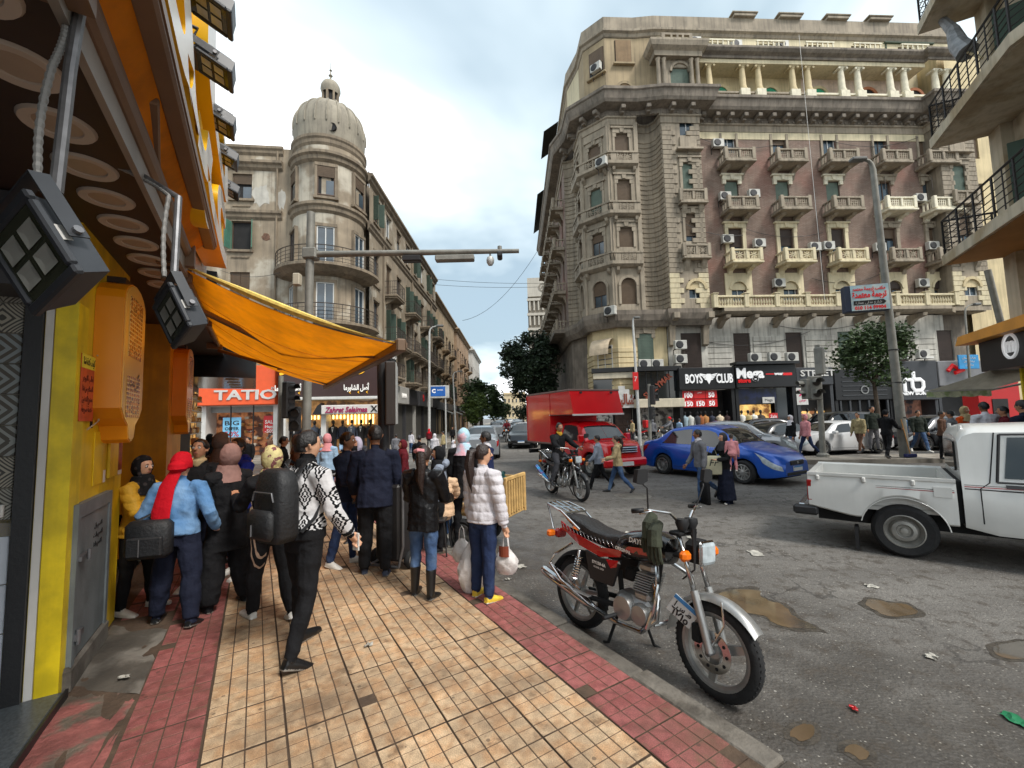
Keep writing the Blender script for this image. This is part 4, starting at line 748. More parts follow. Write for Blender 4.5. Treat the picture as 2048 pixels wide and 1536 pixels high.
# ---------------------------------------------------------------- the big brown corner building on the right
def brickmat():
    m=M('brown_brick',rgb(134,116,104),.85,var=.22,scale=.6,streak=.22);N,L,mt,mix=node_tools(m);b=N['Principled BSDF'];src=b.inputs['Base Color'].links[0].from_socket
    tc=N.new('ShaderNodeTexCoord');s=N.new('ShaderNodeSeparateXYZ');L.new(tc.outputs['Object'],s.inputs[0]);c=N.new('ShaderNodeCombineXYZ');L.new(mt('ADD',s.outputs[0],s.outputs[1]),c.inputs[0]);L.new(s.outputs[2],c.inputs[1])
    br=N.new('ShaderNodeTexBrick');br.inputs['Scale'].default_value=1;br.inputs['Brick Width'].default_value=.26;br.inputs['Row Height'].default_value=.085;br.inputs['Mortar Size'].default_value=.012
    br.inputs['Color1'].default_value=(1,1,1,1);br.inputs['Color2'].default_value=(.78,.7,.68,1);br.inputs['Mortar'].default_value=(.62,.6,.56,1);L.new(c.outputs[0],br.inputs['Vector'])
    n=N.new('ShaderNodeTexNoise');n.inputs['Scale'].default_value=.28;n.inputs['Detail'].default_value=5;L.new(tc.outputs['Object'],n.inputs['Vector']);r=N.new('ShaderNodeMapRange');L.new(n.outputs[0],r.inputs[0]);r.inputs[1].default_value=.5;r.inputs[2].default_value=.64
    L.new(mix(1.0,mix(r.outputs[0],src,rgb(142,108,96)),br.outputs[0],'MULTIPLY'),b.inputs['Base Color']);return m
BRK=brickmat();STN=M('brown_stone',rgb(152,140,122),.85,var=.24,scale=.9,bump=.3,bscale=6,streak=.42);STD=M('sooty_stone',rgb(124,114,102),.88,var=.3,scale=1.2,bump=.3,bscale=6,streak=.5)
CRE=M('cream_plaster',rgb(206,193,160),.8,var=.16,scale=.8,streak=.25);CREW=M('cream_white',rgb(222,214,190),.8,var=.15,streak=.22);YLW=M('yellow_plaster',rgb(204,186,146),.8,var=.16,scale=.7,streak=.28);PNK=M('pink_plaster',rgb(206,184,164),.8,var=.15,streak=.2);WHS=M('white_rustic',rgb(186,182,172),.85,var=.25,scale=1,streak=.5);ATT=M('attic_cream',rgb(206,193,160),.8,var=.18,scale=.5,streak=.25)
RO=P(1440,838,30.0);RA=R_(3.2);rb=thing('corner_building','brown seven storey corner building with stone balconies, loggia and big cornice','building',(RO.x,RO.y,0),RA)
C=Fr(rb);BKf=Fr(rb,(-3.5,-.9,0));F1=Fr(rb,(-7.3,-.6,0));F2=Fr(rb,(-8.9,1.0,0),R_(-45));F3=Fr(rb,(-8.9,3.0,0),R_(-90));ST=Fr(rb,(-8.1,27,0),math.atan2(4.9-27,-9.5+8.1))
def cz(y):return C.px(1640,y)[1]
ZSH,ZMZ,ZSL,Z3s,Z2s,Z1s,ZFR,ZCO,ZLO,ZEN,ZPC,ZTOP=cz(742),cz(640),cz(622),cz(531),cz(430),cz(338),cz(262),cz(214),cz(212),cz(140),cz(80),cz(50)
niche=[(-5.3,-.6),(-5.1,.0),(-4.75,.25),(-4.3,.32),(-3.9,.2),(-3.6,-.2),(-3.5,-.9)];niche2=[(-9.5,4.9),(-9.2,4.85),(-8.75,4.6),(-8.55,4.1),(-8.6,3.5),(-8.9,3.0)]
PATH=[(-8.1,27),(-9.5,4.9)]+niche2[1:]+[(-8.9,1.0),(-7.3,-.6)]+niche+[(-.7,-.9),(-.7,0),(17.4,0),(17.4,-.9),(20.2,-.9),(20.2,8)]
SIMPLE=[(-8.1,27),(-9.5,4.9),(-8.9,3.0),(-8.9,1.0),(-7.3,-.6),(-5.3,-.6),(-3.5,-.9),(-.7,-.9),(-.7,0),(17.4,0),(17.4,-.9),(20.2,-.9),(20.2,8)]
CX=[1468,1570,1672,1775,1866];cx=[C.px(q,450)[0] for q in CX]
hc=[]
rows={'r0':(601,560),'r3':(505,458),'r2':(403,363),'r1':(308,272)}
for x in cx:
    for k,(a,b_) in rows.items():hc.append((x-.52,x+.52,cz(a),cz(b_)))
b=MB();wall(b,-.7,17.4,ZSL,ZFR,hc,0,.32);b.build('brick_wall',BRK,C)
# solid core so nothing is see-through
core=[(-7.8,26.8),(-9.2,5.2),(-8.2,4.9),(-8.2,1.6),(-7.0,.6),(-3.2,.6),(19.9,.6),(19.9,26.8)];MB().ext([(p[0],p[1],0) for p in core],(0,0,ZCO-.1)).build('core_wall',STD,rb)
core2=[(-7.5,26.5),(-8.9,5.2),(-8.2,1.9),(-7.0,.9),(-3.2,.9),(-3.2,2.0),(19.7,2.0),(19.7,26.5)];MB().ext([(p[0],p[1],ZCO-.1) for p in core2],(0,0,ZTOP-ZCO)).build('core_wall',ATT,rb)
STY={'r0':('white_blue',)*3+('roll_b:.5','roll_b:.55'),'r3':('roll_d:.75','roll_d:.7','roll_d:.72','dark','roll_b'),'r2':('roll_g','roll_g','roll_g','wood','wood'),'r1':('white','roll_b:.5','white','wood','roll_b')}
def arch_plate(b,x,z0,z1,wo,wi,zs,y0,y1):    # plate with a round-headed opening
    n=14;pts=[(x-wi*math.cos(math.pi*k/n),zs+wi*math.sin(math.pi*k/n)) for k in range(n+1)]
    for s0,s1 in ((x-wo,x-wi),(x+wi,x+wo)):b.bx(s0,s1,y0,y1,z0,zs)
    for k in range(n):
        (xa,za),(xb,zb)=pts[k],pts[k+1];ua=x-wo+2*wo*k/n;ub=x-wo+2*wo*(k+1)/n
        top=[(xa,za),(xb,zb),(ub,z1),(ua,z1)]
        b.ext([(q[0],y0,q[1]) for q in top],(0,y1-y0,0))
    b.ext([(x-wo,y0,zs),(x-wi,y0,zs),(x-wo,y0,z1)],(0,y1-y0,0)).ext([(x+wo,y0,zs),(x+wi,y0,zs),(x+wo,y0,z1)],(0,y1-y0,0))
def arch_ring(b,x,zs,r,t,y0,y1,n=14):
    for k in range(n):a0,a1=math.pi*k/n,math.pi*(k+1)/n;b.ext([(x+q*math.cos(a),y0,zs+q*math.sin(a)) for q,a in ((r,a0),(r+t,a0),(r+t,a1),(r,a1))],(0,y1-y0,0))
def hood(b,x,z,w,y=-.16):
    b.bx(x-w,x+w,y,0,z+.02,z+.34).bx(x-w-.12,x+w+.12,y-.08,0,z+.345,z+.46).bx(x-w,x-w+.26,y+.02,0,z-.28,z+.015).bx(x+w-.26,x+w,y+.02,0,z-.28,z+.015);b.ext([(x-.12,y-.06,z+.05),(x+.12,y-.06,z+.05),(x+.18,y-.06,z+.44),(x-.18,y-.06,z+.44)],(0,.06,0))
for i,x in enumerate(cx):
    for k,(a,b_) in rows.items():
        z0,z1=cz(a),cz(b_);window(C,x,z0,1.04,z1-z0,STY[k][i],.14)
    m0=CRE;b=MB();arch_plate(b,x,ZSL,cz(546),1.0,.56,cz(578),-.1,0);b.build('arch_surround',m0,C);b=MB();arch_ring(b,x,cz(578),.56,.16,-.16,-.102);b.build('arch_moulding',m0,C)
    MB().ext([(x-.56*math.cos(math.pi*q/10),-.0,cz(578)+.56*math.sin(math.pi*q/10)-.02) for q in range(11)],(0,.1,0)).build('arch_infill',CRE if i<3 else SH_D,C)
    g=CRE if i<3 else STN;bxs('window_jamb',g,C,(x-.78,x-.53,-.12,0,cz(531),cz(457)),(x+.53,x+.78,-.12,0,cz(531),cz(457)));b=MB();hood(b,x,cz(457)-.02,.8);b.build('window_hood',g,C)
    b=MB();hood(b,x,cz(363),.72);b.build('window_hood',CREW if i<3 else STN,C)
    bxs('window_jamb',STN,C,(x-.7,x-.53,-.08,0,cz(338),cz(270)),(x+.53,x+.7,-.08,0,cz(338),cz(270)))
    stone_balcony(C,x+.1,Z3s,2.05,1.15,CRE if i<3 else STN,True);stone_balcony(C,x+.1,Z2s,2.05,1.15,STN if i<3 else CREW);stone_balcony(C,x+.1,Z1s,2.05,1.15,STN)
    if i in (3,4):
        MB().tube([(x-1,-1.1,Z1s-1.2),(x-1,-1.1,Z1s-2.2)],.02,4).build('clothes_rail',IRON,C)
# main balcony with balusters over the mezzanine
MB().sweep([(-.7,-.9),(-.7,-.6),(17.4,-.6),(17.4,-.9)],[(0,ZSL-.45),(.5,ZSL-.4),(.75,ZSL-.25),(.75,ZSL-.02),(0,ZSL-.02)]).build('balcony_slab',STN,rb)
MB().bx(-.6,17.3,-1.3,-1.05,ZSL,ZSL+.14).cbx(-.6,17.3,-1.33,-1.02,ZSL+.72,ZSL+.86,.02).build('balustrade_rail',CRE,rb)
BAL=MB().lathe([(.07,0),(.07,.06),(.04,.09),(.085,.24),(.05,.42),(.04,.5),(.07,.53),(.07,.58)],8).mesh('baluster',CRE,True,40)
PIER=MB().cbx(-.17,.17,-.19,.19,0,.95,.03).cbx(-.21,.21,-.23,.23,.951,1.02,.02).mesh('balustrade_pier',CRE);n=0
for k in range(9):
    x=-.5+k*2.2;obj('balustrade_pier',PIER,rb,(x,-1.18,ZSL))
    if k<8:
        for j in range(9):obj('baluster',BAL,rb,(x+.33+j*.193,-1.18,ZSL+.14))
BRKT=MB().ext([(-.16,0,0),(-.16,-1.25,0),(-.16,-1.2,-.22),(-.16,-.6,-.34),(-.16,-.25,-.6),(-.16,0,-.75)],(.32,0,0)).mesh('console_bracket',STN)
for k in range(8):obj('console_bracket',BRKT,rb,(.4+2.05*k,.02,ZSL-.46))
# mezzanine
hm=[(x-.62,x+.62,cz(738),cz(664)) for x in cx];b=MB();wall(b,-.7,17.4,ZSH-1.2,ZSL-.4,hm,0,.3);b.build('mezzanine_wall',WHS,C)
for i,x in enumerate(cx):window(C,x,cz(738),1.24,cz(664)-cz(738),'roll_d' if i != 2 else 'roll_g',.12)
for k in range(9):
    z=ZSH-1.0+k*.4
    for x0,x1 in [(-.68,cx[0]-.8)]+[(cx[i]+.8,cx[i+1]-.8) for i in range(4)]+[(cx[4]+.8,17.3)]:
        if x1-x0>.3 and z<ZSL-.9:MB().cbx(x0,x1,-.06,0,z+.02,z+.38,.02).build('rustic_block',WHS,C)
# quoined pavilion (left block) and its twin on the right
QS=MB().cbx(-.5,.5,-.07,.02,.012,.348,.02).mesh('quoin_stone',STN);QS2=MB().cbx(-.36,.36,-.07,.02,.012,.348,.02).mesh('quoin_stone',STN);QSC=MB().cbx(-.5,.5,-.07,.02,.012,.348,.02).mesh('quoin_stone',CRE);QSC2=MB().cbx(-.36,.36,-.07,.02,.012,.348,.02).mesh('quoin_stone',CRE)
def pavilion(fr,W,xc,px0,mirror=False,lower=YLW):
    hz=[(xc-.52,xc+.52,cz(a),cz(b_)) for a,b_ in ((601,566),(492,440),(392,343),(290,250))]
    b=MB();wall(b,0,W,ZSL-.3,ZFR,hz,0,.3);b.bx(0,W,.35,1.4,ZSL-.3,ZFR);b.add([(W,0,ZSL),(W,.9,ZSL),(W,.9,ZFR),(W,0,ZFR)],[(0,1,2,3)]).add([(0,0,ZSL),(0,.9,ZSL),(0,.9,ZFR),(0,0,ZFR)],[(0,1,2,3)]);b.build('pavilion_wall',STN,fr)
    for (x0,x1,z0,z1),st_ in zip(hz,('white_blue','roll_b:.8','roll_g','white')):window(fr,xc,z0,1.04,z1-z0,st_,.12)
    z=ZSL+.05;k=0
    while z<ZFR-.5:
        for x,me in ((.5,QS if k%2 else QS2),(W-.5,QS if k%2 else QS2)):
            obj('quoin_stone',me if z>cz(560) else (QSC if me is QS else QSC2),fr,(x if me is not QS2 else (x-.14 if x<1 else x+.14),0,z))
        z+=.36;k+=1
    b=MB();arch_ring(b,xc,cz(584),.56,.2,-.14,-.0);b.build('arch_moulding',lower,fr);MB().ext([(xc-.56*math.cos(math.pi*q/10),-.01,cz(584)+.56*math.sin(math.pi*q/10)) for q in range(11)],(0,.09,0)).build('arch_infill',lower,fr)
    for z0,z1 in ((492,440),(392,343)):b=MB();hood(b,xc,cz(z1),.74,-.12);b.build('window_hood',STN,fr);bxs('window_jamb',STN,fr,(xc-.72,xc-.54,-.07,0,cz(z0),cz(z1)-.3),(xc+.54,xc+.72,-.07,0,cz(z0),cz(z1)-.3))
    stone_balcony(fr,xc,cz(524),1.75,.42,STN,True);stone_balcony(fr,xc,cz(420),1.75,.42,STN)
    MB().cbx(xc-.95,xc+.95,-.42,0,cz(322),cz(318),.02).bx(xc-.6,xc+.6,-.12,0,cz(318)+.02,cz(294)).build('window_ledge',STN,fr)
pavilion(BKf,2.8,BKf.px(1385,450)[0],1385);PR=Fr(rb,(17.4,-.9,0));pavilion(PR,2.8,1.4,1940)
# niches with curved rustic courses
for nn in (niche,niche2):
    mid=nn;z=ZSL-.2
    nb_=MB();nb_.sweep(mid,[(0,ZSL-.4),(0,ZFR)][::-1]+[(-.2,ZSL-.4),(-.2,ZFR)]);nb_.build('niche_wall',STN,rb)
    while z<cz(285):MB().sweep(mid,[(.0,z+.03),(.05,z+.05),(.05,z+.31),(0,z+.33)]).build('niche_course',STN,rb);z+=.36
# corner bay faces
def bayface(fr,W,cxp,rowsp,widths):
    hz=[]
    for (y0,y1,st_,ar),w in zip(rowsp,widths):
        xc,z0=fr.px(cxp(y0),y0);z1=fr.px(cxp(y1),y1)[1];xc=W/2;hz.append((xc-w,xc+w,z0,z1,st_,ar))
    b=MB();wall(b,0,W,ZSL-.3,ZFR,[h[:4] for h in hz],0,.3);b.bx(-.0,W,.32,.8,ZSL-.3,ZFR);b.build('bay_wall',STN,fr)
    for x0,x1,z0,z1,st_,ar in hz:
        window(fr,W/2,z0,x1-x0,z1-z0,st_,.12);w=(x1-x0)/2
        if ar:b=MB();arch_ring(b,W/2,z1-w,w,.18,-.12,0);b.build('arch_moulding',STN,fr);bxs('window_jamb',STN,fr,(W/2-w-.16,W/2-w,-.1,0,z0,z1-w),(W/2+w,W/2+w+.16,-.1,0,z0,z1-w));b=MB();arch_plate(b,W/2,z1-w,z1+.02,w+.01,w,z1-w,-.02,.1);b.build('arch_spandrel',STN,fr)
        else:b=MB();hood(b,W/2,z1,w+.16,-.1);b.build('window_hood',STN,fr);bxs('window_jamb',STN,fr,(W/2-w-.16,W/2-w,-.07,0,z0,z1-.3),(W/2+w,W/2+w+.16,-.07,0,z0,z1-.3))
    for x in (0,W):MB().bx(x-.14,x+.14,-.1,.05,ZSL,ZFR).build('corner_pilaster',STN,fr)
bayrows=[(608,556,'roll_b',True),(494,455,'roll_b',False),(403,360,'roll_b',False),(312,268,'roll_b',False)]
bayface(F1,2.0,lambda y:1270,bayrows,(.55,.52,.52,.52))
bayface(F2,math.hypot(1.6,1.6),lambda y:1213,[(612,560,'roll_b:.55',True),(505,462,'roll_b:.4',False),(418,370,'roll_g',False),(322,280,'roll_b',False)],(.55,.5,.5,.52))
bayface(F3,2.0,lambda y:1177,bayrows,(.5,.5,.5,.5))
BAYP=[(-8.9,3.0),(-8.9,1.0),(-7.3,-.6),(-5.3,-.6)]
for y,star in ((528,True),(428,False),(330,False)):
    z=F1.px(1270,y)[1];MB().sweep(BAYP,[(0,z-.3),(.2,z-.24),(.42,z-.1),(.42,z),(0,z)]).build('bay_ledge',STN,rb);h=.78
    MB().sweep(BAYP,[(.3,z),(.42,z),(.42,z+.12),(.3,z+.12)]).sweep(BAYP,[(.27,z+h-.12),(.45,z+h-.12),(.45,z+h),(.27,z+h)]).build('bay_parapet',STN,rb)
    for fr,W in ((F1,2.0),(F2,2.26),(F3,2.0)):
        for q in range(4):
            x=W*(q+.5)/4;b=MB()
            if q in (1,2):
                for a in range(4):b.box((x,-.36,z+h/2),(.05,.05,h-.24),M=Matrix.Rotation(a*math.pi/4,3,'Y'))
                b.bx(x-W/8+.0,x-W/8+.07,-.4,-.32,z+.12,z+h-.12)
            else:b.bx(x-W/10,x+W/10,-.4,-.32,z+.12,z+h-.12)
            b.build('parapet_panel',STN,fr)
        for q in (.25,W-.25):MB().ext([(q-.1,-.02,z-.3),(q-.1,-.36,z-.3),(q-.1,-.3,z-.5),(q-.1,-.02,z-.72)],(.2,0,0)).build('bracket',STN,fr)
# lower bay: yellow rusticated mezzanine on the corner, skirt under the bay
MB().sweep([(-8.1,27),(-9.5,4.9),(-8.9,3.0),(-8.9,1.0),(-7.3,-.6),(-5.3,-.6),(-3.5,-.6),(-3.5,-.9),(-.7,-.9)],[(-.3,ZSL-1.1),(.0,ZSL-1.1),(.25,ZSL-.7),(.35,ZSL-.3),(.35,ZSL),(-.3,ZSL)]).build('bay_skirt',STD,rb)
LOWP=[(-7.9,27),(-9.3,5.0),(-8.5,3.0),(-8.5,1.2),(-7.1,-.2),(-5.0,-.2),(-3.6,-.2),(-.7,-.2)]
for pp,mm in ((LOWP[:3],STD),(LOWP[2:7],YLW)):MB().sweep(pp,[(-.3,ZSH-1.5),(0,ZSH-1.5),(0,ZSL-1.0),(-.3,ZSL-1.0)]).build('mezzanine_wall',mm,rb)
for k in range(8):z=ZSH-1.1+k*.38;MB().sweep(LOWP[2:6],[(0,z+.02),(.06,z+.04),(.06,z+.34),(0,z+.36)]).build('rustic_course',YLW,rb)
G1=Fr(rb,(-7.1,-.27,0));G2=Fr(rb,(-8.5,1.2,0),R_(-45));x,z=G1.px(1293,732);MB().bx(x-.55,x+.55,-.04,0,z,G1.px(1293,668)[1]).build('green_shutter',SH_G,G1);hb=MB();hood(hb,x,G1.px(1293,668)[1],.7,-.1);hb.build('window_hood',STN,G1)
window(G2,.95,G2.px(1225,738)[1],1.2,1.7,'white',-.08);zz=G2.px(1225,706)[1]
def dome_awn(u,v):a=math.pi*u;return (.95-.75*math.cos(a),-.05-.75*math.sin(a)*(.35+.65*math.sin(v*math.pi/2)),zz+1.0*math.cos(v*math.pi/2)-.1)
m=M('striped_awning',rgb(206,186,158),.8,var=.2);MB().grid(lambda u,v:(.2+1.5*u,-.08-.85*math.sin(v*math.pi/2),zz+1.05*math.cos(v*math.pi/2)),12,6).grid(lambda u,v:(.2+1.5*u,-.93,zz-.16*v),12,1).build('window_awning',m,G2);nb2=MB().bx(.35,1.55,-.12,-.1,G2.px(1225,738)[1]-.45,G2.px(1225,738)[1]-.12).build('name_board',WHT,G2);txt('فرحان المزاج',.2,M('sign_maroon',rgb(120,30,40),.5),G2,(.95,-.13,G2.px(1225,738)[1]-.28),ext=.005,ar=True)
MB().bx(-3.55,-.7,-.22,-.2,ZSH-1.2,ZSL-1.0).build('mezzanine_wall',WHS,rb);x=BKf.px(1392,700)[0];MB().bx(x-.7,x+.7,.62,.69,cz(736),cz(664)).build('roller_shutter',SH_D,BKf)
for q in (.15,2.55):MB().ext([(q-.2,.6,ZSL-.3),(q-.2,-.6,ZSL-.3),(q-.2,-.62,ZSL-.7),(q-.2,-.1,ZSL-.85),(q-.2,.2,ZSL-1.3),(q-.2,.35,ZSL-2.4),(q-.2,.6,ZSL-2.5)],(.4,0,0)).build('scroll_console',STN,BKf)
# great cornice with modillions
MB().sweep(PATH,[(0,ZFR-.2),(.06,ZFR-.2),(.06,ZFR+.25),(.16,ZFR+.3),(.16,ZFR+.42),(0,ZFR+.42)]).build('frieze',YLW if False else STN,rb);MB().sweep([(-.7,0),(17.4,0)],[(0,cz(281)),(.03,cz(281)),(.03,ZFR-.22),(0,ZFR-.22)]).build('yellow_frieze',CRE,rb)
MB().sweep(SIMPLE,[(0,ZFR+.42),(.14,ZFR+.45),(.14,ZFR+.8),(.85,ZFR+.95),(.95,ZFR+1.15),(1.05,ZCO-.3),(1.15,ZCO-.22),(1.15,ZCO-.02),(0,ZCO)]).build('great_cornice',STD,rb)
MOD=MB().cbx(-.16,.16,-.78,0,-.16,.14,.03).bx(-.12,.12,-.5,0,-.3,-.161).mesh('modillion',STD)
def along(path,step,fn):
    for a,c in zip(path[:-1],path[1:]):
        a=Vector(a);c=Vector(c);L=(c-a).length;d=(c-a)/L;n=max(1,int(L/step));ang=math.atan2(d.y,d.x)
        if L<.8:continue
        for k in range(n):fn(a+d*(L*(k+.5)/n),ang)
along(SIMPLE[1:],1.02,lambda p,a:obj('modillion',MOD,rb,(p.x,p.y,ZFR+.72),a));DEN=MB().bx(-.06,.06,-.2,0,0,.13).mesh('dentil',STD)
along(SIMPLE[3:10],.34,lambda p,a:obj('dentil',DEN,rb,(p.x,p.y,ZFR+.44),a))
# loggia
LB=.75;Cl=Fr(rb,(0,LB,0));ZL0,ZL1=ZCO,cz(143)
warch=[Cl.px(q,190)[0] for q in (1441,1541,1638,1736,1829)]
czl=lambda y:Cl.px(1640,y)[1];hl=[(x-.58,x+.58,ZL0+.1,czl(186)) for x in warch];b=MB();wall(b,-.7,8.6,ZL0-.1,ZL1+.5,hl[:3],0,.3);b.build('loggia_wall',YLW,Cl);b=MB();wall(b,8.6,17.4,ZL0-.1,ZL1+.5,hl[3:],0,.3);b.build('loggia_wall',PNK,Cl)
for i,x in enumerate(warch):
    r=.56;zs=czl(192);window(Cl,x,ZL0+.1,1.16,czl(186)-ZL0-.1,'roll_gr' if i<3 else 'wood',.1);mm=YLW if i<3 else M('terracotta_plaster',rgb(176,112,76),.8)
    b=MB();arch_ring(b,x,zs,r,.22,-.1,0);b.bx(x-r-.22,x-r,-.1,0,ZL0,zs).bx(x+r,x+r+.22,-.1,0,ZL0,zs);b.build('arch_moulding',mm,Cl);MB().ext([(x-.56*math.cos(math.pi*q/10),-.03,zs+.56*math.sin(math.pi*q/10)) for q in range(11)],(0,.12,0)).build('arch_infill',SH_GR if i<3 else ROOM,Cl)
hcol=ZL1-ZL0-.95
def colmesh(m):return MB().lathe([(.3,0),(.3,.1),(.25,.14),(.26,.22),(.235,.3),(.22,hcol*.5),(.185,hcol-.3),(.19,hcol-.26),(.22,hcol-.24),(.2,hcol-.18),(.27,hcol-.08)],14).cbx(-.3,.3,-.26,.26,hcol-.08,hcol,.02).tube([(-.3,-.28,hcol-.14),(-.3,.28,hcol-.14)],.09,8).tube([(.3,-.28,hcol-.14),(.3,.28,hcol-.14)],.09,8).mesh('column',m,True,40)
CM=[colmesh(YLW),colmesh(CREW)];PDM=MB().cbx(-.36,.36,-.32,.32,0,.93,.03).mesh('pedestal',CREW)
colx=[C.px(q,190,-.3)[0] for q in (1420,1487,1519,1587,1618,1685,1718,1782,1811,1873,1895)]
for i,x in enumerate(colx):obj('pedestal',PDM,C,(x,-.3,ZL0+.01));obj('column',CM[0 if i<5 else 1],C,(x,-.3,ZL0+.95))
LBM=MB().lathe([(.07,0),(.07,.05),(.04,.08),(.09,.22),(.045,.4),(.07,.45),(.07,.5)],8).mesh('baluster',CREW,True,40)
for i in range(len(colx)-1):
    a,c=colx[i]+.38,colx[i+1]-.38
    if c-a<.2:continue
    MB().bx(a,c,-.42,-.18,ZL0+.01,ZL0+.14).bx(a,c,-.44,-.16,ZL0+.66,ZL0+.8).build('balustrade_rail',CREW if i>3 else STN,C);n=max(1,int((c-a)/.2))
    for k in range(n):obj('baluster',LBM,C,(a+(c-a)*(k+.5)/n,-.3,ZL0+.15))
MB().bx(-.7,17.4,-.62,LB,ZL1-.02,ZL1+.28).build('loggia_beam',CRE,C);MB().sweep([(-.7,-.62),(17.4,-.62),(17.4,-.9),(20.2,-.9)],[(0,ZL1+.3),(.1,ZL1+.3),(.1,ZL1+.5),(.35,ZL1+.62),(.5,ZL1+.8),(.5,ZL1+.95),(0,ZL1+1.0)]).build('upper_cornice',STD,rb)
MB().bx(-.7,17.4,-.62,LB,ZL1+.3,ZL1+.98).build('loggia_roof',CRE,C)
# attic
Atf=Fr(rb,(0,-.3,0));wat=[Atf.px(q,100)[0] for q in (1431,1530,1626,1719,1812)];za0,za1=Atf.px(1640,113)[1],Atf.px(1640,90)[1];ha=[(x-.65,x+.65,za0,za1) for x in wat];zt0=ZL1+.9
b=MB();wall(b,-3.2,19.9,zt0,ZPC,ha,0,.25);b.build('attic_wall',ATT,Atf)
for i,x in enumerate(wat):window(Atf,x,za0,1.3,za1-za0,'white' if i<2 else 'roll_d',.1)
for i,x in enumerate(wat):
    MB().bx(x-1.1,x+1.1,-.72,-.6,zt0+.05,zt0+.15).bx(x-1.1,x+1.1,-.72,-.6,zt0+.5,zt0+.6).build('attic_rail',CREW,Atf)
    for k in range(6):MB().bx(x-1.05+.4*k,x-.97+.4*k,-.7,-.62,zt0+.15,zt0+.5).build('attic_post',CREW,Atf)
MB().sweep([(-7.55,26),(-8.9,5.2),(-8.4,3.0),(-8.4,1.2),(-7.1,-.1),(-4.9,-.1),(-3.4,-.3),(19.9,-.3)],[(0,ZPC-.35),(.06,ZPC-.3),(.12,ZPC-.1),(.28,ZPC),(.28,ZPC+.16),(.08,ZPC+.26),(.08,ZTOP),(-.2,ZTOP),(-.2,ZPC-.35)]).build('parapet_cornice',STN,rb)
for q in (1487,1578,1672,1756):x=Atf.px(q,50)[0];MB().cbx(x-.85,x+.85,-.3,.3,ZTOP,ZTOP+.22,.03).cbx(x-1.0,x+1.0,-.36,.36,ZTOP+.222,ZTOP+.34,.03).build('merlon',STN,Atf)
# corner attic (plain plaster, two storeys)
UP=[(-7.55,26),(-8.9,5.2),(-8.4,3.0),(-8.4,1.2),(-7.1,-.1),(-4.9,-.1),(-3.3,-.3)];CA=M('corner_attic_plaster',rgb(160,142,112),.85,var=.22,scale=.6,streak=.35)
MB().sweep(UP,[(-.25,ZCO-.05),(0,ZCO-.05),(0,ZPC-.4),(-.25,ZPC-.4)]).build('attic_wall',CA,rb)
U1=Fr(rb,(-7.1,-.1,0));U2f=Fr(rb,(-8.4,1.2,0),R_(-45))
for fr,W,A,Bq,sa,sb in ((U1,2.2,(1251,212,168),(1246,128,82),'roll_t','roll_t'),(U2f,1.84,(1200,238,186),(1195,152,100),'white','roll_b:.6')):
    x,z=fr.px(A[0],A[1]);z1=fr.px(A[0],A[2])[1];x=min(max(x,.7),W-.7);MB().bx(x-.56,x+.56,-.03,.05,z,z1-.56).build('opening',ROOM,fr);window(fr,x,z,1.05,z1-z-.5,sa,-.06);b=MB();arch_ring(b,x,z1-.56,.54,.2,-.12,.0);b.build('arch_moulding',CA,fr);MB().ext([(x-.54*math.cos(math.pi*q/10),-.05,z1-.57+.54*math.sin(math.pi*q/10)) for q in range(11)],(0,.05,0)).build('arch_infill',SH_T if sa=='roll_t' else PANE,fr)
    z,z1=fr.px(Bq[0],Bq[1])[1],fr.px(Bq[0],Bq[2])[1];MB().bx(x-.62,x+.62,-.02,.05,z,z1).build('opening',ROOM,fr);window(fr,x,z,1.2,z1-z,sb,-.07);MB().cbx(x-.8,x+.8,-.25,0,z-.16,z-.02,.02).build('window_sill',CA,fr)
# little temple on top of the left block
T0=Fr(rb,(-3.5,-.75,0));hb_=[(T0.px(1362,180)[0]-.72,T0.px(1362,180)[0]+.72,ZCO,cz(158))];xt=sum(hb_[0][:2])/2
b=MB();wall(b,.2,2.75,ZCO-.1,ZL1+.2,hb_,0,.3);b.bx(.2,2.75,.35,2.2,ZCO-.1,ZL1+.2).add([(.2,0,ZCO),(.2,2,ZCO),(.2,2,ZL1+.2),(.2,0,ZL1+.2)],[(0,1,2,3)]);b.build('pavilion_wall',STN,T0);window(T0,xt,ZCO+.05,1.44,cz(158)-ZCO-.05,'roll_gr:.55',.12)
b=MB();arch_ring(b,xt,cz(166),.62,.18,-.12,0);b.build('arch_moulding',STN,T0);b=MB();arch_plate(b,xt,cz(166),cz(157),.73,.62,cz(166),-.02,.1);b.build('arch_spandrel',STN,T0)
for x in (.0,.42,2.45,2.9):obj('column',MB().lathe([(.2,0),(.16,.15),(.13,hcol+.6),(.2,hcol+.75)],10).mesh('column',STN,True),T0,(x,-.25,ZCO+.02))
MB().sweep([(-.2,2.0),(-.2,-.35),(3.1,-.35),(3.1,2.0)],[(0,ZL1-.05),(.1,ZL1-.05),(.12,ZL1+.3),(.4,ZL1+.5),(.5,ZL1+.8),(.5,ZL1+.95),(0,ZL1+1.0)]).bx(-.2,3.1,-.35,2,ZL1-.04,ZL1+.99).build('pavilion_entablature',STN,T0)
MB().bx(.3,2.6,-.45,-.3,ZL1+1.0,ZL1+1.15).bx(.3,2.6,-.45,-.3,ZL1+1.55,ZL1+1.7).bx(.3,.55,-.45,-.3,ZL1+1.15,ZL1+1.55).bx(2.35,2.6,-.45,-.3,ZL1+1.15,ZL1+1.55).bx(.95,1.1,-.45,-.3,ZL1+1.15,ZL1+1.55).bx(1.4,1.55,-.45,-.3,ZL1+1.15,ZL1+1.55).bx(1.8,1.95,-.45,-.3,ZL1+1.15,ZL1+1.55).build('pavilion_parapet',STN,T0)
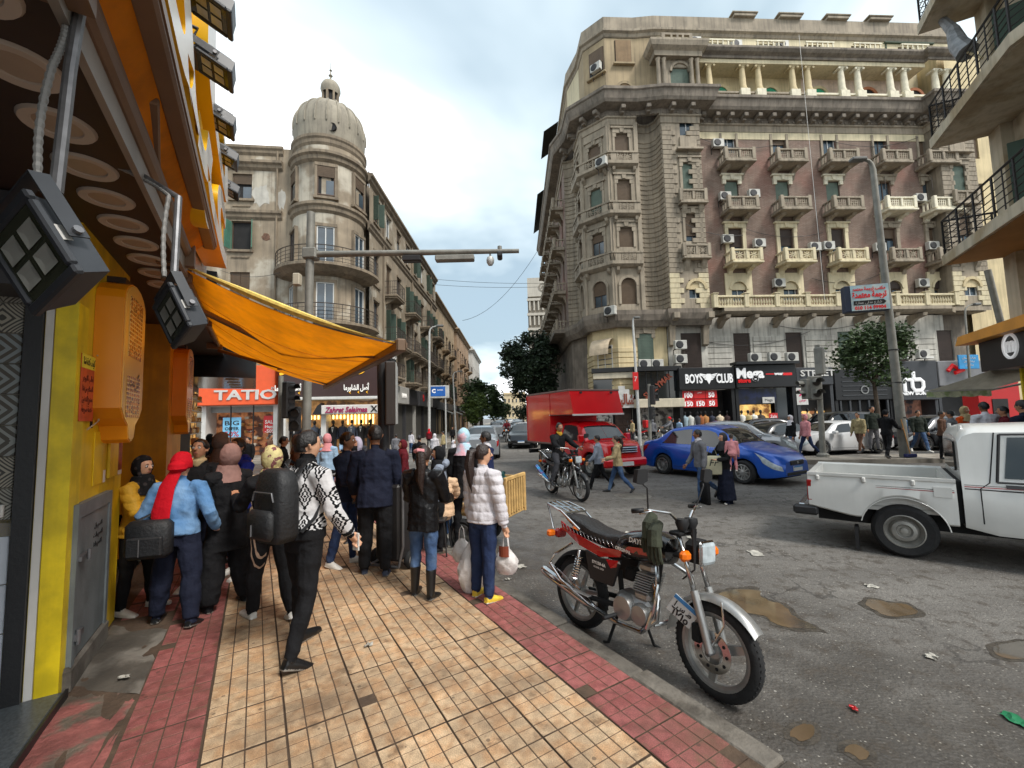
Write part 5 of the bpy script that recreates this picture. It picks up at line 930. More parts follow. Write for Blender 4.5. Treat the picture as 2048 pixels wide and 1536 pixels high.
b=MB();wall(b,0,11,0,ZPC,[(x-.5,x+.5,z,z+1.7) for x in (1.6,4.4,7.2,10) for z in (cz(603),cz(505),cz(403),cz(308))],0,.3);b.bx(0,11,.5,8,0,ZPC);EX=Fr(rb,(20.2,.4,0));b.build('side_wing_wall',YLW,EX)
for x in (1.6,4.4,7.2,10):
    for z in (cz(603),cz(505),cz(403),cz(308)):window(EX,x,z,1.0,1.7,'roll_b',.12)
# roof shed at the right end and street side facade
MB().bx(14.6,18.6,-1.2,1.5,zt0+1.2,zt0+1.3).bx(14.7,14.8,-1.1,-1.0,zt0,zt0+1.2).bx(17.2,17.3,-1.1,-1.0,zt0,zt0+1.2).build('roof_shed',M('shed_green',rgb(58,72,56),.8),Cl)
rs=[(cz(603),2.0),(cz(505),2.1),(cz(403),2.0),(cz(308),1.8)];hs2=[(x-.5,x+.5,z,z+h) for x in (3,6.4,9.8,13.2,16.6,20.0) for z,h in rs]
b=MB();wall(b,0,22.1,ZSL-.3,ZFR,hs2,0,.3);b.build('street_wall',BRK,ST)
for x in (3,6.4,9.8,13.2,16.6,20.0):
    for (z,h),q in zip(rs,(0,Z3s,Z2s,Z1s)):
        window(ST,x,z,1.0,h,'roll_b',.12)
        stone_balcony(ST,x,q or ZSL+.1,2.0,.95,STN)
MB().bx(0,22,-1.2,0,ZSL-.35,ZSL-.05).build('balcony_slab',STD,ST)
SHD=M('shade_cloth',rgb(34,36,36),.9);MB().add([(2,-.2,ZL1-.6),(12,-.2,ZL1-.6),(12,-1.6,ZL1-1.6),(2,-1.6,ZL1-1.6)],[(0,1,2,3)]).build('sun_shade',SHD,ST);MB().add([(17.5,-.2,ZL1-.2),(21.5,-.2,ZL1-.2),(21.5,-1.5,ZL1-1.1),(17.5,-1.5,ZL1-1.1)],[(0,1,2,3)]).build('sun_shade',SHD,ST)
for k in range(5):x,z=C.px(1200+k*190,30)[0],ZTOP;MB().tube([(x,3,z-2),(x,3,z+1.6)],.04,5).tube([(x-.5,3,z+1.4),(x+.5,3,z+1.5)],.025,4).build('aerial',IRON,rb)
for px in (1560,):MB().tube([(C.px(px,120)[0],-2.0,ZL1+1),(C.px(px,120)[0]+.25,-2.0,ZSL+.3)],.012,4).build('hanging_rope',WHT,rb)
for k,(xa,za,xb,zb_) in enumerate(((-.6,ZFR-.6,5.5,ZFR-1.2),(2.2,Z2s-.9,8.6,Z2s-1.4),(7.5,Z3s-1.0,13,Z3s-.6),(10,ZFR-.9,16.8,ZFR-.5),(-3.3,Z2s-.4,2.0,Z3s+1.9),(4.0,ZSL-.9,11.5,ZSL-.8),(-.5,ZSL-2.2,7,ZSL-1.5),(8.2,Z1s-.8,8.4,ZSL+.4),(13.1,ZFR-.8,13.3,ZSL+.2))):
    MB().tube([(xa+(xb-xa)*q/10,-.12-(.8 if xa<-3 else 0),za+(zb_-za)*q/10-(0 if abs(xb-xa)<1 else 1.0)*(q/10)*(1-q/10)*2.2) for q in range(11)],.018,5).build('loose_cable',M('wire_black',rgb(40,40,42),.6),rb)
# air conditioners hung on the building
nth=('first','second','third','fourth','fifth')
def acs(fr,L,yo=0):
    for px,py,lb in L:x,z=fr.px(px,py,yo);ac(to_world(rb,fr.p((x,yo-.12,z))),RA+fr.rz,lb)
acs(C,[(1446,405,'boxy air conditioner left of the grey balcony in the first brick column, second row'),(1503,400,'round fan air conditioner right of the grey balcony in the first brick column'),(1451,490,'air conditioner left of the first cream star balcony'),(1514,498,'air conditioner between first and second cream star balconies, nearer the first'),(1624,505,'grey air conditioner just right of the second cream star balcony'),(1651,503,'air conditioner left of the third cream star balcony'),(1553,577,'air conditioner on red brick left of the second arched window'),(1838,577,'air conditioner on red brick left of the last arched window'),(1833,408,'air conditioner between the two rightmost balconies of the second row'),(1858,503,'air conditioner beside the rightmost grey star balcony'),(1753,506,'dark air conditioner beside the lamp post top, star balcony row'),(1432,300,'air conditioner left of the first top row balcony')])
acs(C,[(1505,725,'leftmost air conditioner on the black shop roof'),(1543,724,'middle air conditioner on the black shop roof'),(1578,724,'air conditioner right of the middle one on the black shop roof'),(1838,718,'air conditioner above the grey shop behind the tree')],-.7)
acs(Atf,[(1387,98,'air conditioner on the cream attic above the arched green window'),(1468,104,'air conditioner between the first two white attic windows'),(1560,105,'air conditioner right of the second white attic window')],0)
acs(F2,[(1207,336,'air conditioner under the top shutter of the round corner bay')],-.35);acs(F2,[(1225,632,'air conditioner below the arched shutter on the corner bay')],-.3);acs(U2f,[(1196,148,'air conditioner under the propped attic shutter at the corner')],-.1);acs(F2,[(1207,240+88,'rusty air conditioner of the corner bay top row')][:0])
acs(G1,[(1286,738,'left one of two low air conditioners under the green shutter'),(1311,738,'right one of two low air conditioners under the green shutter'),(1357,700,'upper one of two stacked air conditioners beside the scroll bracket'),(1358,728,'lower one of two stacked air conditioners beside the scroll bracket')],-.35)
# ---------------------------------------------------------------- shops at the foot of the brown building
SGB=M('sign_black',rgb(22,22,24),.45,var=.12);SGR=M('sign_slate',rgb(52,54,58),.5,var=.12);BUF=M('buff_band',rgb(196,186,164),.7,var=.12,streak=.2);RDS=M('price_red',rgb(196,34,36),.4,var=.06);TIMB=M('carved_timber',rgb(64,44,34),.6,var=.25);INT=M('shop_dark',rgb(34,32,32),.6,var=.3);BRTX=M('brown_letters',rgb(132,62,40),.5,var=.1)
GLOW=warm('gold_display',rgb(220,176,104),rgb(90,56,30),.7,1.3);WLET=M('white_letters',rgb(226,226,226),.4,var=.03,emit=.12);REDL=M('red_letters',rgb(206,24,28),.4,var=.03,emit=.1);MAG=M('magenta_print',rgb(200,30,96),.4,var=.03)
def shopfr(label,px0,px1,yo=-1.3):
    t=thing('clothes_shop',label,'shop',to_world(rb,(C.px(px0,800,yo)[0],yo,0)),RA);f=Fr(t);return t,f,C.px(px1,800,yo)[0]-C.px(px0,800,yo)[0]
def fill(t,W,z1,back=INT,d=1.1,floor=.0,piers=SGB):
    MB().bx(0,W,d,d+.1,-.1,z1).build('back_wall',back,t);MB().bx(0,.22,0,d,-.15,z1).build('pier',piers,t);MB().bx(W-.22,W,0,d,-.15,z1).build('pier',piers,t)
def clothes(t,f,L,y=.35):
    for px,c in L:mannequin(t,f.px(px,840,y)[0],y,c,shirt=False)
# corner fabric shop
t,f,W=shopfr('corner fabric shop with cream bands and stepped white emblem',1272,1362,-1.0);zb0,zb1=f.px(1320,815)[1],f.px(1320,797)[1];zt_=f.px(1320,742)[1]
MB().bx(0,W,.0,.25,zb1,zt_).build('dark_glazing',GLASS,t);MB().cbx(-.1,W+.1,-.35,.2,zb0,zb1-.02,.03).build('cream_band',BUF,t);MB().bx(0,W,-.3,.3,zt_,zt_+.3).build('top_band',SGB,t);fill(t,W,zb0,warm('fabric_display',rgb(150,146,138),rgb(60,56,54),.05,2.5),.8)
for k in range(3):MB().bx(W*(k+1)/4-.03,W*(k+1)/4+.03,-.03,0,zb1,zt_).build('glazing_bar',SGB,t)
q=txt('SHALYMAR',.55,BRTX,t,(f.px(1315,772)[0],-.06,f.px(1315,772)[1]),rot=(R_(90),R_(-38),0),ext=.02,fat=.012,width=2.4)
f2=Fr(t,(0,0,0),R_(180+22));
tb=thing('fabric_shop_corner','angled fabric shop front with stepped emblem and carved brown door','shop',to_world(rb,(-7.7,.3,0)),RA+R_(-14));f=Fr(tb);xa,xb=f.px(1188,800)[0],f.px(1274,800)[0];W=xb-xa
z0,z1,z2,z3=f.px(1230,815)[1],f.px(1230,803)[1],f.px(1230,758)[1],f.px(1230,746)[1]
MB().cbx(xa,xb,-.6,.2,z0,z1,.02).build('cream_band',BUF,tb);MB().cbx(xa,xb,-.5,.2,z2,z3,.02).build('cream_band',BUF,tb);MB().bx(xa,xb,-.1,.1,z1,z2).build('dark_glazing',GLASS,tb);MB().bx(xa-.1,xb+.3,-.6,.3,z3+.02,z3+.32).build('top_band',SGB,tb)
ec=f.px(1244,800,-.65)[0]
for w_,ya,yb in ((1.0,816,803),(.78,803,790),(.5,790,779),(.22,779,772)):MB().bx(ec-w_,ec+w_,-.72,-.62,f.px(1244,ya,-.65)[1]+.005,f.px(1244,yb,-.65)[1]).build('stepped_emblem',WHT,tb)
txt('شاليمار',.95,BRTX,tb,(ec,-.74,f.px(1244,800,-.7)[1]),ext=.03,ar=True,fat=.03,width=1.7)
MB().bx(xa,xb,.4,.5,-.1,z0).build('back_wall',INT,tb);dx=f.px(1247,850)[0]
MB().cbx(dx-.55,dx+.55,.0,.12,-.1,z0-.1,.02).build('carved_door',TIMB,tb)
for i in range(2):
    for j in range(5):MB().cbx(dx-.45+i*.48,dx-.05+i*.48,-.03,0,.1+j*.45,.45+j*.45,.02).build('door_panel',TIMB,tb)
PAT=M('pattern_window',rgb(176,172,166),.3,var=.4,scale=5,col2=rgb(60,56,54),c2pos=(.48,.54),c2scale=3.5)
for a,c in ((1192,1226),(1270,1296)):x0,x1=f.px(a,850)[0],f.px(c,850)[0];MB().bx(x0,x1,.02,.1,.1,z0-.1).build('display_window',PAT,tb)
# black boys clothes shop
t,f,W=shopfr('black fronted boys clothes shop with six red price panels',1359,1470);z0,z1=f.px(1420,779)[1],f.px(1420,735)[1]
MB().cbx(0,W,-.15,.3,z0,z1,.03).build('sign_board',SGB,t);fill(t,W,z0);sx=lambda p:f.px(p,758)[0]
txt('BOYS',.85,WLET,t,(sx(1385),-.18,f.px(1385,759)[1]),ext=.03,fat=.02,width=sx(1402)-sx(1368));txt('CLUB',.85,WLET,t,(sx(1446),-.18,f.px(1446,758)[1]),ext=.03,fat=.02,width=sx(1463)-sx(1430))
ex,ez=sx(1415),f.px(1415,757)[1];em=MB()
for s_ in (-1,1):
    for k in range(4):em.ext([(ex+s_*.15,-.16,ez+.25-.1*k),(ex+s_*(.62-.1*k),-.16,ez+.34-.12*k),(ex+s_*(.55-.1*k),-.16,ez+.25-.12*k),(ex+s_*.15,-.16,ez+.17-.1*k)],(0,-.03,0))
em.ext([(ex-.13,-.16,ez+.3),(ex+.13,-.16,ez+.3),(ex+.2,-.16,ez),(ex,-.16,ez-.4),(ex-.2,-.16,ez)],(0,-.03,0));em.build('winged_emblem',WLET,t)
for r in range(2):
    for k in range(3):
        xa,xb=f.px(1366+23.5*k,800)[0],f.px(1388.5+23.5*k,800)[0];za,zb_=f.px(1400,797.5+17*r)[1],f.px(1400,781+17*r)[1];pn=MB().bx(xa,xb,.06,.1,za+.02,zb_-.01).build('price_panel',RDS,t)
        n_=(('100','','50'),('150','150','50'))[r][k]
        if n_:txt(n_,.42,WLET,pn,((xa+xb)/2,.055,za+.22),ext=.004,fat=.015)
        txt('بدلا من' if n_ else 'عرض',.14,WLET,pn,((xa+xb)/2,.055,zb_-.12),ext=.004,ar=True)
clothes(t,f,[(1370,rgb(150,170,180)),(1381,rgb(196,196,190)),(1395,rgb(60,60,66)),(1402,rgb(150,90,50)),(1411,rgb(170,120,70)),(1424,rgb(40,44,60)),(1440,rgb(214,196,170)),(1455,rgb(60,40,40))])
# neighbouring store
t,f,W=shopfr('black store front with blue poster and golden lit window',1472,1592);z0,z1=f.px(1520,775)[1],f.px(1520,733)[1];sx=lambda p:f.px(p,758)[0]
MB().cbx(0,W,-.22,.3,z0,z1+.1,.03).build('sign_board',SGB,t);fill(t,W,z0);MB().bx(-.1,W+.1,-.5,.3,z1+.12,z1+.3).build('flat_roof',SGB,t)
txt('Mega',.95,WLET,t,(sx(1496),-.25,f.px(1496,748)[1]),ext=.03,fat=.03,width=sx(1523)-sx(1469));txt('store',.42,REDL,t,(sx(1484),-.25,f.px(1484,762)[1]),ext=.03,fat=.012,width=sx(1497)-sx(1472));txt('wear',.3,WLET,t,(sx(1553),-.25,f.px(1553,748)[1]),ext=.02,fat=.006);MB().bx(sx(1562),sx(1580),-.24,-.221,f.px(1570,751)[1],f.px(1570,746)[1]).build('red_bar',REDL,t);MB().bx(sx(1528),sx(1545),-.24,-.221,f.px(1570,749)[1],f.px(1570,747)[1]).build('red_bar',REDL,t)
MB().bx(.25,f.px(1555,800)[0],.1,.14,f.px(1500,808)[1],f.px(1500,777)[1]).build('blue_poster',M('denim_poster',rgb(24,34,70),.4,var=.7,scale=1.8,col2=rgb(10,10,14),c2pos=(.45,.6),c2scale=1.6),t);xm=f.px(1538,800)[0];MB().bx(xm-.42,xm+.42,.04,.08,f.px(1538,806)[1],f.px(1538,794)[1]).build('hanging_sign',WHT,t);txt('Mega',.26,SGB,t,(xm,.035,f.px(1538,800)[1]),ext=.004)
MB().bx(.25,f.px(1556,830)[0],.7,.75,.3,f.px(1500,809)[1]).build('lit_display',GLOW,t);MB().bx(f.px(1557,830)[0],W-.22,.3,.35,.0,z0).build('glass_door',GLASS,t);xm=f.px(1548,832)[0];MB().bx(xm-.3,xm+.3,.05,.08,f.px(1548,840)[1],f.px(1548,826)[1]).build('sale_card',RDS,t);txt('Sale',.3,WLET,t,(xm,.045,f.px(1548,833)[1]),ext=.004,shear=.2)
clothes(t,f,[(1470,rgb(214,212,204)),(1484,rgb(224,222,214)),(1497,rgb(190,170,120)),(1508,rgb(226,224,216)),(1522,rgb(70,60,52))])
# street wear
t,f,W=shopfr('slate grey shop front with white street lettering',1594,1668,-1.2);z0,z1=f.px(1620,770)[1],f.px(1620,735)[1];sx=lambda p:f.px(p,750)[0]
MB().cbx(0,W,-.1,.3,z0,z1,.03).build('sign_board',SGR,t);fill(t,W,z0,INT,.9,piers=SGR);txt('STREET',.6,WHT,t,(sx(1632),-.13,f.px(1632,747)[1]),ext=.03,fat=.01,width=sx(1666)-sx(1598));xm=sx(1590);MB().bx(xm-.05,xm+.75,-.06,.0,f.px(1590,810)[1],f.px(1590,776)[1]).build('hanging_sign',WHT,t);txt('X',.6,MAG,t,(xm+.35,-.065,f.px(1590,787)[1]),ext=.004,fat=.02);txt('عرض',.22,MAG,t,(xm+.35,-.065,f.px(1590,801)[1]),ext=.004,ar=True,fat=.006)
MB().bx(.25,W-.25,.6,.65,.3,f.px(1620,822)[1]).build('lit_display',GLOW,t);clothes(t,f,[(1602,rgb(120,90,60)),(1616,rgb(180,160,130)),(1632,rgb(60,50,46))])
# black ornate front
t,f,W=shopfr('black ornate shop front behind the leafy tree',1670,1786,-.9);z0,z1=f.px(1720,800)[1],f.px(1720,738)[1];fill(t,W,z1,INT,.7)
MB().cbx(0,W,-.1,.2,z0,z1,.03).build('sign_board',SGB,t)
for k in range(5):MB().cbx(.5,W-.5,-.14,-.102,z0+.3+.32*k,z0+.36+.32*k,.008).build('moulding',SGR,t)
MB().lathe([(.22,-.02),(.3,-.02),(.3,.02),(.22,.02)],18,c=(W/2,-.13,z0+.7),M=Matrix.Rotation(R_(90),3,'X')).build('ring_emblem',M('dull_silver',rgb(140,140,138),.4,.6),t)
for k in range(6):MB().cbx(.3+k*(W-.8)/5,.45+k*(W-.8)/5,-.05,.1,0,z0,.02).build('pilaster',SGR,t)
# baby shop
t,f,W=shopfr('slate grey baby clothes shop with big white two letter logo',1788,1876,-1.0);z0,z1=f.px(1830,800)[1],f.px(1830,722)[1];sx=lambda p:f.px(p,760)[0];MB().cbx(0,W,-.15,.3,z0,z1,.04).build('sign_board',SGR,t);fill(t,W,z0,warm('baby_display',rgb(120,84,70),rgb(40,36,40),.12,1.6),1.0,piers=SGR)
lg=MB();r=.085;x0,zz=sx(1803),f.px(1803,775)[1];s_=(sx(1845)-sx(1803))/3.0
lg.tube([(x0,-.2,zz-.3),(x0,-.2,zz+s_*.8),(x0+s_*.3,-.2,zz+s_*1.05),(x0+s_*.8,-.2,zz+s_*1.05),(x0+s_*1.1,-.2,zz+s_*.8),(x0+s_*1.1,-.2,zz),(x0+s_*1.4,-.2,zz-.25),(x0+s_*2.3,-.2,zz-.25),(x0+s_*2.65,-.2,zz),(x0+s_*2.65,-.2,zz+s_*.7),(x0+s_*2.3,-.2,zz+s_*1.0),(x0+s_*1.5,-.2,zz+s_*1.0),(x0+s_*1.35,-.2,zz+s_*1.2),(x0+s_*1.35,-.2,zz+s_*2.1)],[(.14,.06)]*14,8,ell=(1,0,0));lg.build('logo',WLET,t);txt('NEW BORN',.34,WLET,t,(sx(1824),-.17,f.px(1824,787)[1]),ext=.02,fat=.012,width=sx(1852)-sx(1796))
for k,px in enumerate((1805,1850)):MB().cbx(sx(px)-.3,sx(px)+.3,-.5,-.2,z1+.1,z1+.22,.02).build('sign_lamp',WHT,t)
# grey shop with red logo
t,f,W=shopfr('grey shop with red curled logo beside the blue sign',1878,1990,-.8);z0,z1=f.px(1900,772)[1],f.px(1900,722)[1];MB().cbx(0,W,-.15,.3,z0,z1,.04).build('sign_board',M('sign_grey',rgb(116,116,118),.5),t);fill(t,W,z0,INT,1.0,piers=SGR);xr,zr=f.px(1905,738)[0],f.px(1905,738)[1]
MB().tube([(xr-.6,-.2,zr-.15),(xr-.2,-.2,zr+.25),(xr+.2,-.2,zr),(xr+.5,-.2,zr+.3),(xr+.55,-.2,zr-.1),(xr-.1,-.2,zr-.3)],.13,8).build('logo',REDL,t);xb=f.px(1935,725,-.6)[0];bs=MB().cbx(xb-.75,xb+.75,-.7,-.6,f.px(1935,738,-.6)[1],f.px(1935,710,-.6)[1],.02).build('blue_sign',M('sign_sky',rgb(40,132,186),.4,var=.2,scale=1.5),t)
for k in range(3):txt('عيادة اسنان',.2,WHT,bs,(xb,-.715,f.px(1935,716+7*k,-.6)[1]),ext=.004,ar=True,width=1.0-.2*k)
# ---------------------------------------------------------------- near building with balconies at the right edge
NRO=Vector((12.42,11.9,0));ND=Vector((-.45,-.89)).normalized();nr=thing('balcony_building','pale concrete building with railed balconies jutting in from the right edge','building',NRO,math.atan2(ND.y,ND.x))
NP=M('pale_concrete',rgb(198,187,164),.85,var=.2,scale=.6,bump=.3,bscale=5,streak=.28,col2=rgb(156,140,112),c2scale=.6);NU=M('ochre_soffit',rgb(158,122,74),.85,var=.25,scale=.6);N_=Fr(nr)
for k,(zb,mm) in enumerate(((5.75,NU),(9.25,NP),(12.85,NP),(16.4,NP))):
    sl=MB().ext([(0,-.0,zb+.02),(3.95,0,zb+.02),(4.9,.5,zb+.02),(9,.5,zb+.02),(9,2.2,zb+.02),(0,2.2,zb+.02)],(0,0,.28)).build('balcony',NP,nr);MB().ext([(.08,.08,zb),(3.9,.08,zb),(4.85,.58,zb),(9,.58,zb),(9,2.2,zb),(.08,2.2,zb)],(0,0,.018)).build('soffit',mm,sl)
    rl=MB();pth=[(.06,2.1),(.06,.06),(3.9,.06),(4.85,.56),(9,.56)]
    for zz in (1.0,.84,.66,.5,.34,.16):rl.tube([(p[0],p[1],zb+.3+zz) for p in pth],.03 if zz==1.0 else .013,5)
    for a,c in zip(pth[:-1],pth[1:]):
        a=Vector(a);c=Vector(c);n=max(1,int((c-a).length/.42))
        for j in range(n+1):p=a.lerp(c,j/n);rl.tube([(p.x,p.y,zb+.3),(p.x,p.y,zb+1.3)],.026 if j%2==0 else .014,5)
    rl.build('railing',M('dark_rail',rgb(48,46,46),.6,.3),sl)
MB().bx(.05,.6,1.2,2.6,3,22).build('pillar',NP,nr);b=MB();wall(b,.6,9,3.2,20,[(1.7,3.1,zb+.3,zb+2.7) for zb in (5.6,9.1,12.6)]+[(6,7.4,zb+.3,zb+2.7) for zb in (5.6,9.1,12.6)],1.45,.3);b.bx(0.2,9,2.75,10,0,20);b.add([(.06,1.3,3.2),(.06,8,3.2),(.06,8,20),(.06,1.3,20)],[(0,1,2,3)]);b.build('wall',NP,nr)
for zb in (5.6,9.1,12.6):
    for x in (2.4,6.7):window(nr,x,zb+.3,1.4,2.4,'leaf_green' if x<5 else 'roll_g',1.55)
cl=MB().grid(lambda u,v:(1.2+.9*u+.04*math.sin(9*v),-.06-.03*math.sin(u*9),9.1+1.3-1.5*v*(.6+.4*u)),10,14);f_=thing('hanging_cloth','grey cloth rolled round a pole leaning off the balcony','cloth',(0,0,0));pA,pB=P(1885,40,11.4),P(1935,105,10.6);MB().tube([pA,pA.lerp(pB,.35)+Vector((.06,0,.02)),pA.lerp(pB,.7)+Vector((-.05,0,-.05)),pB],[.1,.14,.2,.24],9).build('rolled_cloth',M('silver_cloth',rgb(140,142,144),.5,var=.4,scale=5,bump=.5,bscale=9),f_,smooth=True);MB().tube([pB,pB+Vector((.15,-.2,-.35))],.03,6).build('pole',YLW,f_)
# cafe with the round m sign and awning under it
cf=thing('cafe','black cafe front with round white m emblem under orange trim','shop',NRO,nr.rotation_euler[2]);fc=Fr(cf);xa,z1=fc.px(1957,690,.6);z0=fc.px(1957,727,.6)[1]
MB().bx(xa,9,.6,2.3,z0-.25,z1+.05).build('fascia',SGB,cf);MB().ext([(xa-.5,.3,z1+.06),(9,.3,z1+.06),(9,.3,z1+.4),(xa-.3,.3,z1+.3)],(0,2.0,0)).build('trim',M('orange_trim',rgb(220,150,60),.5),cf)
xl,zl_=fc.px(2021,692,.58);MB().lathe([(.26,-.02),(.32,-.02),(.32,.02),(.26,.02)],28,c=(xl,.57,zl_),M=Matrix.Rotation(R_(90),3,'X')).build('emblem_ring',WLET,cf);txt('m',.5,WLET,cf,(xl,.57,zl_+.02),ext=.015,fat=.025)
MB().bx(xa+.4,9,1.6,2.2,-.1,z0-.26).build('shop_front',M('cafe_glass',rgb(90,78,48),.15,var=.7,scale=1.0),cf);MB().bx(xa+1.0,xa+1.08,.9,1.0,-.1,z0-.26).build('yellow_post',M('post_yellow',rgb(220,190,30),.5),cf)
aw=thing('awning','beige shop awning with patterned valance at the right edge','awning');b1,b2=P(1850,783,12.2),P(1980,779,12.0);q1=P(2052,712,10.9);q2=q1+(b2-b1);BG_=canvas('beige_canvas',rgb(176,168,152))
MB().grid(lambda u,v:tuple(b1.lerp(b2,u).lerp(q1.lerp(q2,u),v)+Vector((0,0,-.05*math.sin(math.pi*v)))),8,8).build('canvas',BG_,aw,smooth=True);MB().grid(lambda u,v:tuple(b1.lerp(b2,u)+Vector((0,-.03,-.02-.16*v+.012*math.sin(u*25)*v))),30,3).build('valance',M('patterned_valance',rgb(206,206,176),.8,var=.3,scale=6,col2=rgb(170,186,130),c2pos=(.5,.6),c2scale=5),aw);MB().cyl(b1,b2,.035,8).build('front_bar',WHT,aw);MB().tube([b2+Vector((0,.02,-.02)),b2.lerp(q2,.5)+Vector((0,0,-.2)),q2],.03,6).build('arm',WHT,aw)
rk=thing('red_kiosk','bright red kiosk front seen under the beige awning','kiosk',P(1962,838,16.5)*Vector((1,1,0)) if False else (P(1962,838,16.5).x,16.5,0),0);MB().bx(0,1.6,0,.6,-.1,2.7).build('body',RDS,rk);MB().bx(.5,1.1,-.02,0,.9,2.0).build('hatch',INT,rk)
# modern tower behind, right side of the far street
mt0=P(1062,838,92);tw2=thing('office_tower','grey white office tower with rows of fins beyond the dark tree','building',(mt0.x,92,0),R_(-4));TWM=M('tower_concrete',rgb(186,180,168),.8,var=.12,scale=.2,streak=.15);TWD=M('tower_bands',rgb(132,124,112),.8,var=.2);HT=P(1075,556,92).z
MB().bx(0,14,.3,14,0,HT-4.2).build('core',TWD,tw2);MB().bx(0,14,-.1,14,HT-4.2,HT).build('top_band',TWM,tw2);fw=(HT-10)/9
for k in range(9):
    z=HT-4.6-k*3.3;MB().bx(-.15,14.1,-.2,.3,z-.55,z).build('spandrel',TWM,tw2)
    for j in range(14):MB().bx(.3+j*.95,.62+j*.95,-.1,.3,z-2.7,z-.56).build('fin',TWM,tw2)
MB().lathe([(.7,-.05),(.95,-.05),(.95,.05),(.7,.05)],20,c=(3.4,-.15,HT-2.2),M=Matrix.Rotation(R_(90),3,'X')).build('ring_emblem',TWD,tw2)
for k in range(3):a=R_(90+120*k);MB().ext([(3.4,-.2,HT-2.2),(3.4+.3*math.cos(a-.5),-.2,HT-2.2+.3*math.sin(a-.5)),(3.4+.6*math.cos(a),-.2,HT-2.2+.6*math.sin(a)),(3.4+.3*math.cos(a+.5),-.2,HT-2.2+.3*math.sin(a+.5))],(0,.08,0)).build('emblem_leaf',TWD,tw2)
block('apartment_building','dim block beyond the brown building on the right of the street',(5.6,84,0),R_(-90),24,17,10,[(4.6,2),(7.8,2),(11,2),(14,1.8)],7,GREYB,GTRIM,('leaf_closed','dark'),lambda i,j,r:i%2==0,seed=12)
# ---------------------------------------------------------------- vehicles
RUB=M('tyre_rubber',rgb(30,30,31),.85,var=.25,scale=20,bump=.2,bscale=60);CHR=M('chrome',rgb(200,200,200),.14,1,var=.12,scale=9);ALW=M('cast_alloy',rgb(166,166,164),.38,.7,var=.15,scale=8);STW=M('steel_wheel',rgb(150,148,142),.5,.4,var=.25,scale=6);CGL=M('car_glass',rgb(26,30,32),.05,var=.2,spec=.9);LMP=M('headlamp_glass',rgb(176,186,190),.08,var=.25,scale=12,coat=.5);TLR=M('tail_red',rgb(150,20,18),.2,var=.1);AMB=M('amber_lens',rgb(226,110,16),.2,var=.1);PLB=M('black_plastic',rgb(30,30,32),.55,var=.15);UND=M('underbody',rgb(16,16,17),.9,var=.2);PLT=M('plate_white',rgb(206,208,206),.5,var=.05);PLC=M('plate_blue',rgb(60,130,190),.5,var=.05)
def paint(nm,c,met=0,rough=.28):return M(nm,c,rough,met,var=.1,scale=1.2,coat=.6,bump=0)
def lerp_tab(tab,x):
    for (a,va),(b,vb) in zip(tab[:-1],tab[1:]):
        if x<=b:t=max(0,(x-a)/(b-a));t=t*t*(3-2*t)*.35+t*.65;return va+(vb-va)*t
    return tab[-1][1]
def wheel(par,x,y,r,w,rim,style,out=1,steer=0):
    e=obj('wheel',None,par,(x,y,r),steer);Rm=Matrix.Rotation(R_(90)*-out,3,'X')      # lathe axis z -> outwards
    k=('w',r,w,rim,style,out)
    if k not in _BC:
        ri=r*rim;ty=MB().lathe([(ri,-w/2),(r*.86,-w/2-.012),(r*.97,-w*.38),(r,-w*.2),(r,w*.2),(r*.97,w*.38),(r*.86,w/2+.012),(ri,w/2)],40,M=Rm).mesh('tyre',RUB,True,50)
        b=MB();b.lathe([(ri,-w/2),(ri,w/2),(ri-.012,w/2+.004),(ri*.9,w*.3),(ri*.9,-w/2)],36,M=Rm)
        if style=='steel':b.lathe([(ri*.9,w*.3),(ri*.74,w*.12),(ri*.6,w*.4),(ri*.42,w*.44),(ri*.34,w*.24),(ri*.2,w*.24),(ri*.18,w*.4),(0,w*.42)],30,M=Rm)
        else:
            n={'five':5,'ten':10,'six':6}[style];b.lathe([(ri*.9,-w*.1),(0,-w*.1)],24,M=Rm);b.lathe([(ri*.26,w*.1),(ri*.26,w*.42),(ri*.1,w*.46),(0,w*.46)],20,M=Rm)
            for q in range(n):
                a=2*math.pi*q/n;ww=ri*(.16 if n<8 else .09);pts=[]
                for rr,hw,hz in ((ri*.2,ww,.4),(ri*.92,ww*.8,.3)):
                    for s_ in (-1,1):
                        for dz in (-.12,0):pts.append(Rm@Vector((rr*math.cos(a)-s_*hw*math.sin(a),rr*math.sin(a)+s_*hw*math.cos(a),w*(hz+dz))))
                b.add(pts,[(0,1,5,4),(2,6,7,3),(1,3,7,5),(0,4,6,2)])
        _BC[k]=(ty,b.mesh('rim',STW if style=='steel' else ALW,True,30))
    obj('tyre',_BC[k][0],e);obj('rim',_BC[k][1],e);return e
SED=dict(L=4.45,W=1.72,top=[(-2.26,.82),(-2.2,1.0),(-1.8,1.06),(-1.6,1.1),(-1.0,1.44),(-.4,1.52),(.25,1.5),(.6,1.4),(1.14,1.03),(1.5,.93),(2.0,.8),(2.2,.68),(2.27,.5)],belt=[(-2.26,.82),(-1.7,.95),(-.5,.92),(.9,.87),(1.6,.83),(2.27,.5)],half=[(-2.26,.66),(-2.1,.8),(-1.4,.85),(.8,.85),(1.6,.83),(2.05,.74),(2.27,.5)],wb=(-1.3,1.3),r=.31,arch=.37,bot=.2,tumble=.34,cab=(-1.6,1.15))
